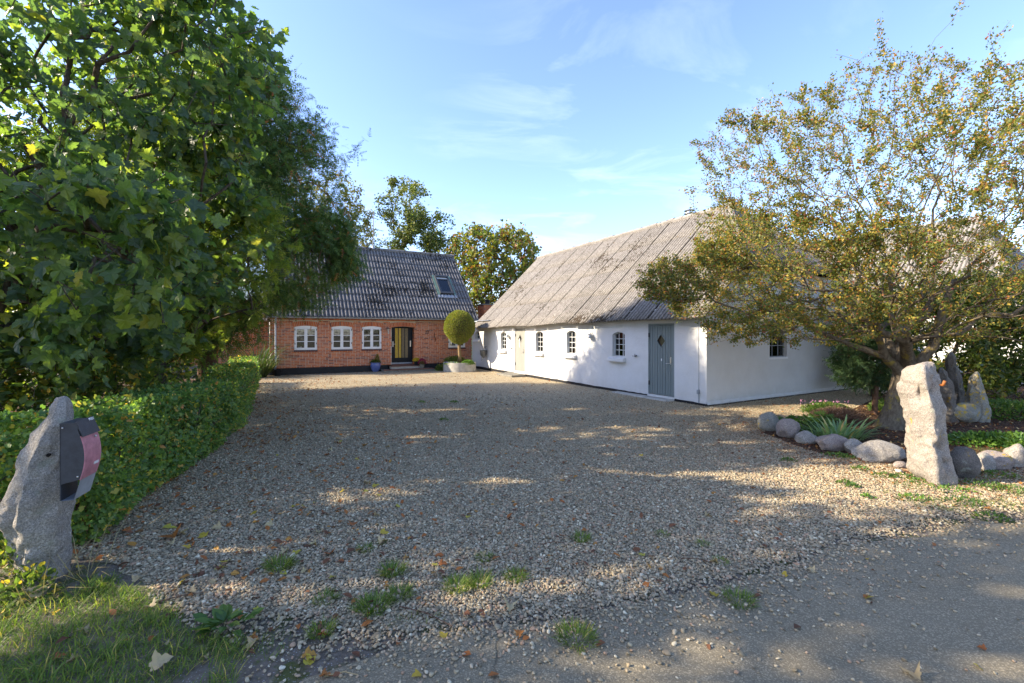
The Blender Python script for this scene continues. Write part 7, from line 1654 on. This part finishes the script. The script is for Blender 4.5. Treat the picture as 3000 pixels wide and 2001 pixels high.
def put_leaf(x, y, s, k, z=0.022):
    o = link('fallen_leaf', kinds[k][0]); o.location = (x, y, z+s*0.10); o.rotation_euler = (rl.gauss(0, 0.25), rl.gauss(0, 0.25), rl.uniform(0, 6.28)); o.scale = (s, s, s)
    nm = kinds[k][1].split(' lying')[0]; size = 'large ' if s > 0.085 else ('' if s > 0.05 or nm.startswith('small') else 'small ')
    a_ = math.degrees(o.rotation_euler.z) % 360; way = 'pointing left' if 45 <= a_ < 135 else 'pointing to the camera' if 135 <= a_ < 225 else 'pointing right' if 225 <= a_ < 315 else 'pointing away'
    tagit(o, size+nm+' '+way+' '+spot(x, y), 'leaf', 'fallen leaves scattered over the drive')
for px, py, s, k in placed: x, y = G(px, py); put_leaf(x, y, s, k, 0.05 if px < 500 and py > 1700 else 0.025)
while cnt < 205:
    px, py = rl.uniform(0, 3000), 1130+870*rl.random()**1.1; x, y = G(px, py)
    if y > 14 or (py > 1650 and px > 1500 and rl.random() > 0.25) or (px < 560 and py < 1500): continue
    if px > 1500 and rl.random() > 0.55: continue
    k = pool[rl.randrange(len(pool))]; i = kinds.index(k); put_leaf(x, y, rl.uniform(0.035, 0.075), i); cnt += 1
cnt = 0
while cnt < 62:
    px, py = rl.uniform(330, 1150), rl.uniform(1230, 1720); x, y = G(px, py)
    if x < np.interp(y, [p[1] for p in hedge_foot], [p[0] for p in hedge_foot])+0.1: continue
    k = pool[rl.randrange(len(pool))]; put_leaf(x, y, rl.uniform(0.05, 0.10), kinds.index(k)); cnt += 1
def litter(name, lab, n, fn, mats, size, T=T_OVAL, z=0.026, flat=0.35):
    for m in mats:
        Q = fn(n//len(mats)); m_ = len(Q); P = np.concatenate([Q, np.full((m_, 1), z)], 1); a = rng.uniform(0, 6.28, m_)
        o = link(name, scatter_mesh(name, T, P, rot_frames(np.stack([np.cos(a), np.sin(a), rng.normal(size=m_)*flat], 1), np.tile([[0, 0, 1.0]], (m_, 1))+rng.normal(size=(m_, 3))*flat), size*rng.uniform(0.5, 1.3, m_), M[m]))
        tagit(o, lab, 'leaf litter', kind='stuff')
def yard(n):
    Q = np.stack([rng.uniform(-10, 8, n*5), rng.uniform(2.6, 23, n*5)], 1); Q = Q[inpoly(Q, gravel_poly)]
    d = edge_dist(Q, hedge_foot); pr = 0.16+0.84*np.exp(-d/1.5); k = np.array([noise.noise(Vector((p[0]*0.8, p[1]*0.8, 0))) for p in Q]); pr *= np.clip(0.6+k*1.2, 0.1, 1.2)
    return Q[rng.random(len(Q)) < pr][:n]
litter('leaf_litter', 'small dry leaves strewn over the gravel yard', 9000, yard, ['dry_o', 'dry_o', 'dry_b'], 0.062)
def bed(n):
    Q = np.stack([rng.uniform(4, 24, n*6), rng.uniform(5, 17, n*6)], 1); return Q[inpoly(Q, bed_poly)][:n]
litter('bed_litter', 'red brown fallen leaves covering the planting bed', 14000, bed, ['dry_b', 'dry_o', 'dry_b', 'dry_p'], 0.05, flat=0.5, z=0.025)
def spill(n):
    Q = np.stack([rng.uniform(1.5, 8, n*8), rng.uniform(4, 11.5, n*8)], 1); Q = Q[inpoly(Q, gravel_poly)]; d = edge_dist(Q, bed_edge); return Q[rng.random(len(Q)) < np.exp(-d/0.7)][:n]
litter('border_litter', 'dark red bits of leaf spilled on the gravel along the stone border', 9000, spill, ['dry_b', 'dry_b', 'dry_o'], 0.022)

# loose twigs on the ground
for px, py, a, L, lab in ((1245, 1815, -0.5, 0.22, 'thin brown twig by the asphalt edge in the middle foreground'), (1000, 1992, 0.02, 0.09, 'short pale stick at the bottom edge of the picture'), (1620, 1600, 0.1, 0.10, 'small twig in the gravel'), (530, 1760, 0.4, 0.16, 'crooked twig on the mossy strip low left'), (2040, 1650, -0.3, 0.12, 'twig on the gravel right of the middle')):
    x, y = G(px, py); o = MB().tube([(-L*math.cos(a), -L*math.sin(a), 0.0), (0.01, 0.02, 0.008), (L*math.cos(a), L*math.sin(a), 0.004)], 0.004, 6, r2=0.0025).build('twig', M['dry_p'] if 'pale' in lab else M['bark_red']); o.location = (x, y, 0.022); tagit(o, lab, 'twig')

# ------------------------------------------------------------------ loose gravel: real pebbles where they can be told apart
def pebbles():
    Pts = []
    reach = gravel_front[0:1]
    gp = gravel_poly
    for y0, y1, dens in [(2.3, 3.4, 5200), (3.4, 4.6, 4600)]+[(4.6+0.4*i, 5.0+0.4*i, 4300*(1-i/26)**1.9) for i in range(26)]:
        xl, xr = -1.22*y1, 1.22*y1; n = int((xr-xl)*(y1-y0)*dens); Q = np.stack([rng.uniform(xl, xr, n), rng.uniform(y0, y1, n)], 1)
        Q = Q[np.abs(Q[:, 0]) < 1.2*Q[:, 1]+0.2]; ins = inpoly(Q, gp); out = Q[~ins]; Q = Q[ins]
        d = edge_dist(Q, gravel_front); k = np.clip(0.45+d/0.35, 0, 1); Q = Q[rng.random(len(Q)) < k]
        Pts.append(Q)
        # strays over the bare strip and the asphalt
        d = edge_dist(out, gravel_front); pr = 0.75*np.exp(-d/0.20)+0.014*np.exp(-d/0.9); pr *= (out[:, 1] < 5.2); inb = inpoly(out, bed_poly) | inpoly(out, verge) | (out[:, 0] < -2.6); out = out[(rng.random(len(out)) < pr) & ~inb]; Pts.append(out)
    Q = np.concatenate(Pts); n = len(Q); print('pebbles', n)
    onroad = inpoly(Q, road_poly); me = bpy.data.meshes.new('loose_gravel')
    me.vertices.add(n); sz = np.exp(rng.normal(size=n)*0.30)*0.0080
    z = np.where(onroad, 0.018, 0.004)+sz*0.35+np.where(onroad, 0, rng.random(n)*0.008)
    me.vertices.foreach_set('co', np.concatenate([Q, z[:, None]], 1).astype(np.float32).ravel())
    a = me.attributes.new('scl', 'FLOAT_VECTOR', 'POINT'); s = np.stack([sz*rng.uniform(0.9, 1.5, n), sz*rng.uniform(0.7, 1.05, n), sz*rng.uniform(0.45, 0.8, n)], 1); a.data.foreach_set('vector', s.astype(np.float32).ravel())
    a = me.attributes.new('rot', 'FLOAT_VECTOR', 'POINT'); r = np.stack([rng.normal(size=n)*0.35, rng.normal(size=n)*0.35, rng.uniform(0, 6.28, n)], 1); a.data.foreach_set('vector', r.astype(np.float32).ravel())
    o = link('loose_gravel', me); tagit(o, 'loose rounded gravel stones covering the front of the yard', 'gravel', kind='stuff')
    ng = bpy.data.node_groups.new('gravel_instances', 'GeometryNodeTree'); ng.interface.new_socket('Geometry', in_out='INPUT', socket_type='NodeSocketGeometry'); ng.interface.new_socket('Geometry', in_out='OUTPUT', socket_type='NodeSocketGeometry')
    gi, go = ng.nodes.new('NodeGroupInput'), ng.nodes.new('NodeGroupOutput'); iop = ng.nodes.new('GeometryNodeInstanceOnPoints'); ico = ng.nodes.new('GeometryNodeMeshIcoSphere'); ico.inputs['Subdivisions'].default_value = 2
    sm = ng.nodes.new('GeometryNodeSetShadeSmooth'); mt = ng.nodes.new('GeometryNodeSetMaterial'); mt.inputs['Material'].default_value = M['pebble']
    sp = ng.nodes.new('GeometryNodeSetPosition'); nt = ng.nodes.new('ShaderNodeTexNoise'); nt.inputs['Scale'].default_value = 0.9; vm = ng.nodes.new('ShaderNodeVectorMath'); vm.operation = 'SUBTRACT'; vm.inputs[1].default_value = (0.5, 0.5, 0.5)
    vs = ng.nodes.new('ShaderNodeVectorMath'); vs.operation = 'SCALE'; vs.inputs['Scale'].default_value = 1.1
    L = ng.links.new; L(ico.outputs[0], sp.inputs['Geometry']); L(nt.outputs['Color'], vm.inputs[0]); L(vm.outputs[0], vs.inputs[0]); L(vs.outputs[0], sp.inputs['Offset']); L(sp.outputs[0], sm.inputs[0]); L(sm.outputs[0], mt.inputs[0]); L(mt.outputs[0], iop.inputs['Instance'])
    for nm, key in (('scl', 'Scale'), ('rot', 'Rotation')):
        na = ng.nodes.new('GeometryNodeInputNamedAttribute'); na.data_type = 'FLOAT_VECTOR'; na.inputs['Name'].default_value = nm; L(na.outputs['Attribute'], iop.inputs[key])
    L(gi.outputs[0], iop.inputs['Points']); L(iop.outputs[0], go.inputs[0])
    o.modifiers.new('gravel', 'NODES').node_group = ng
pebbles()
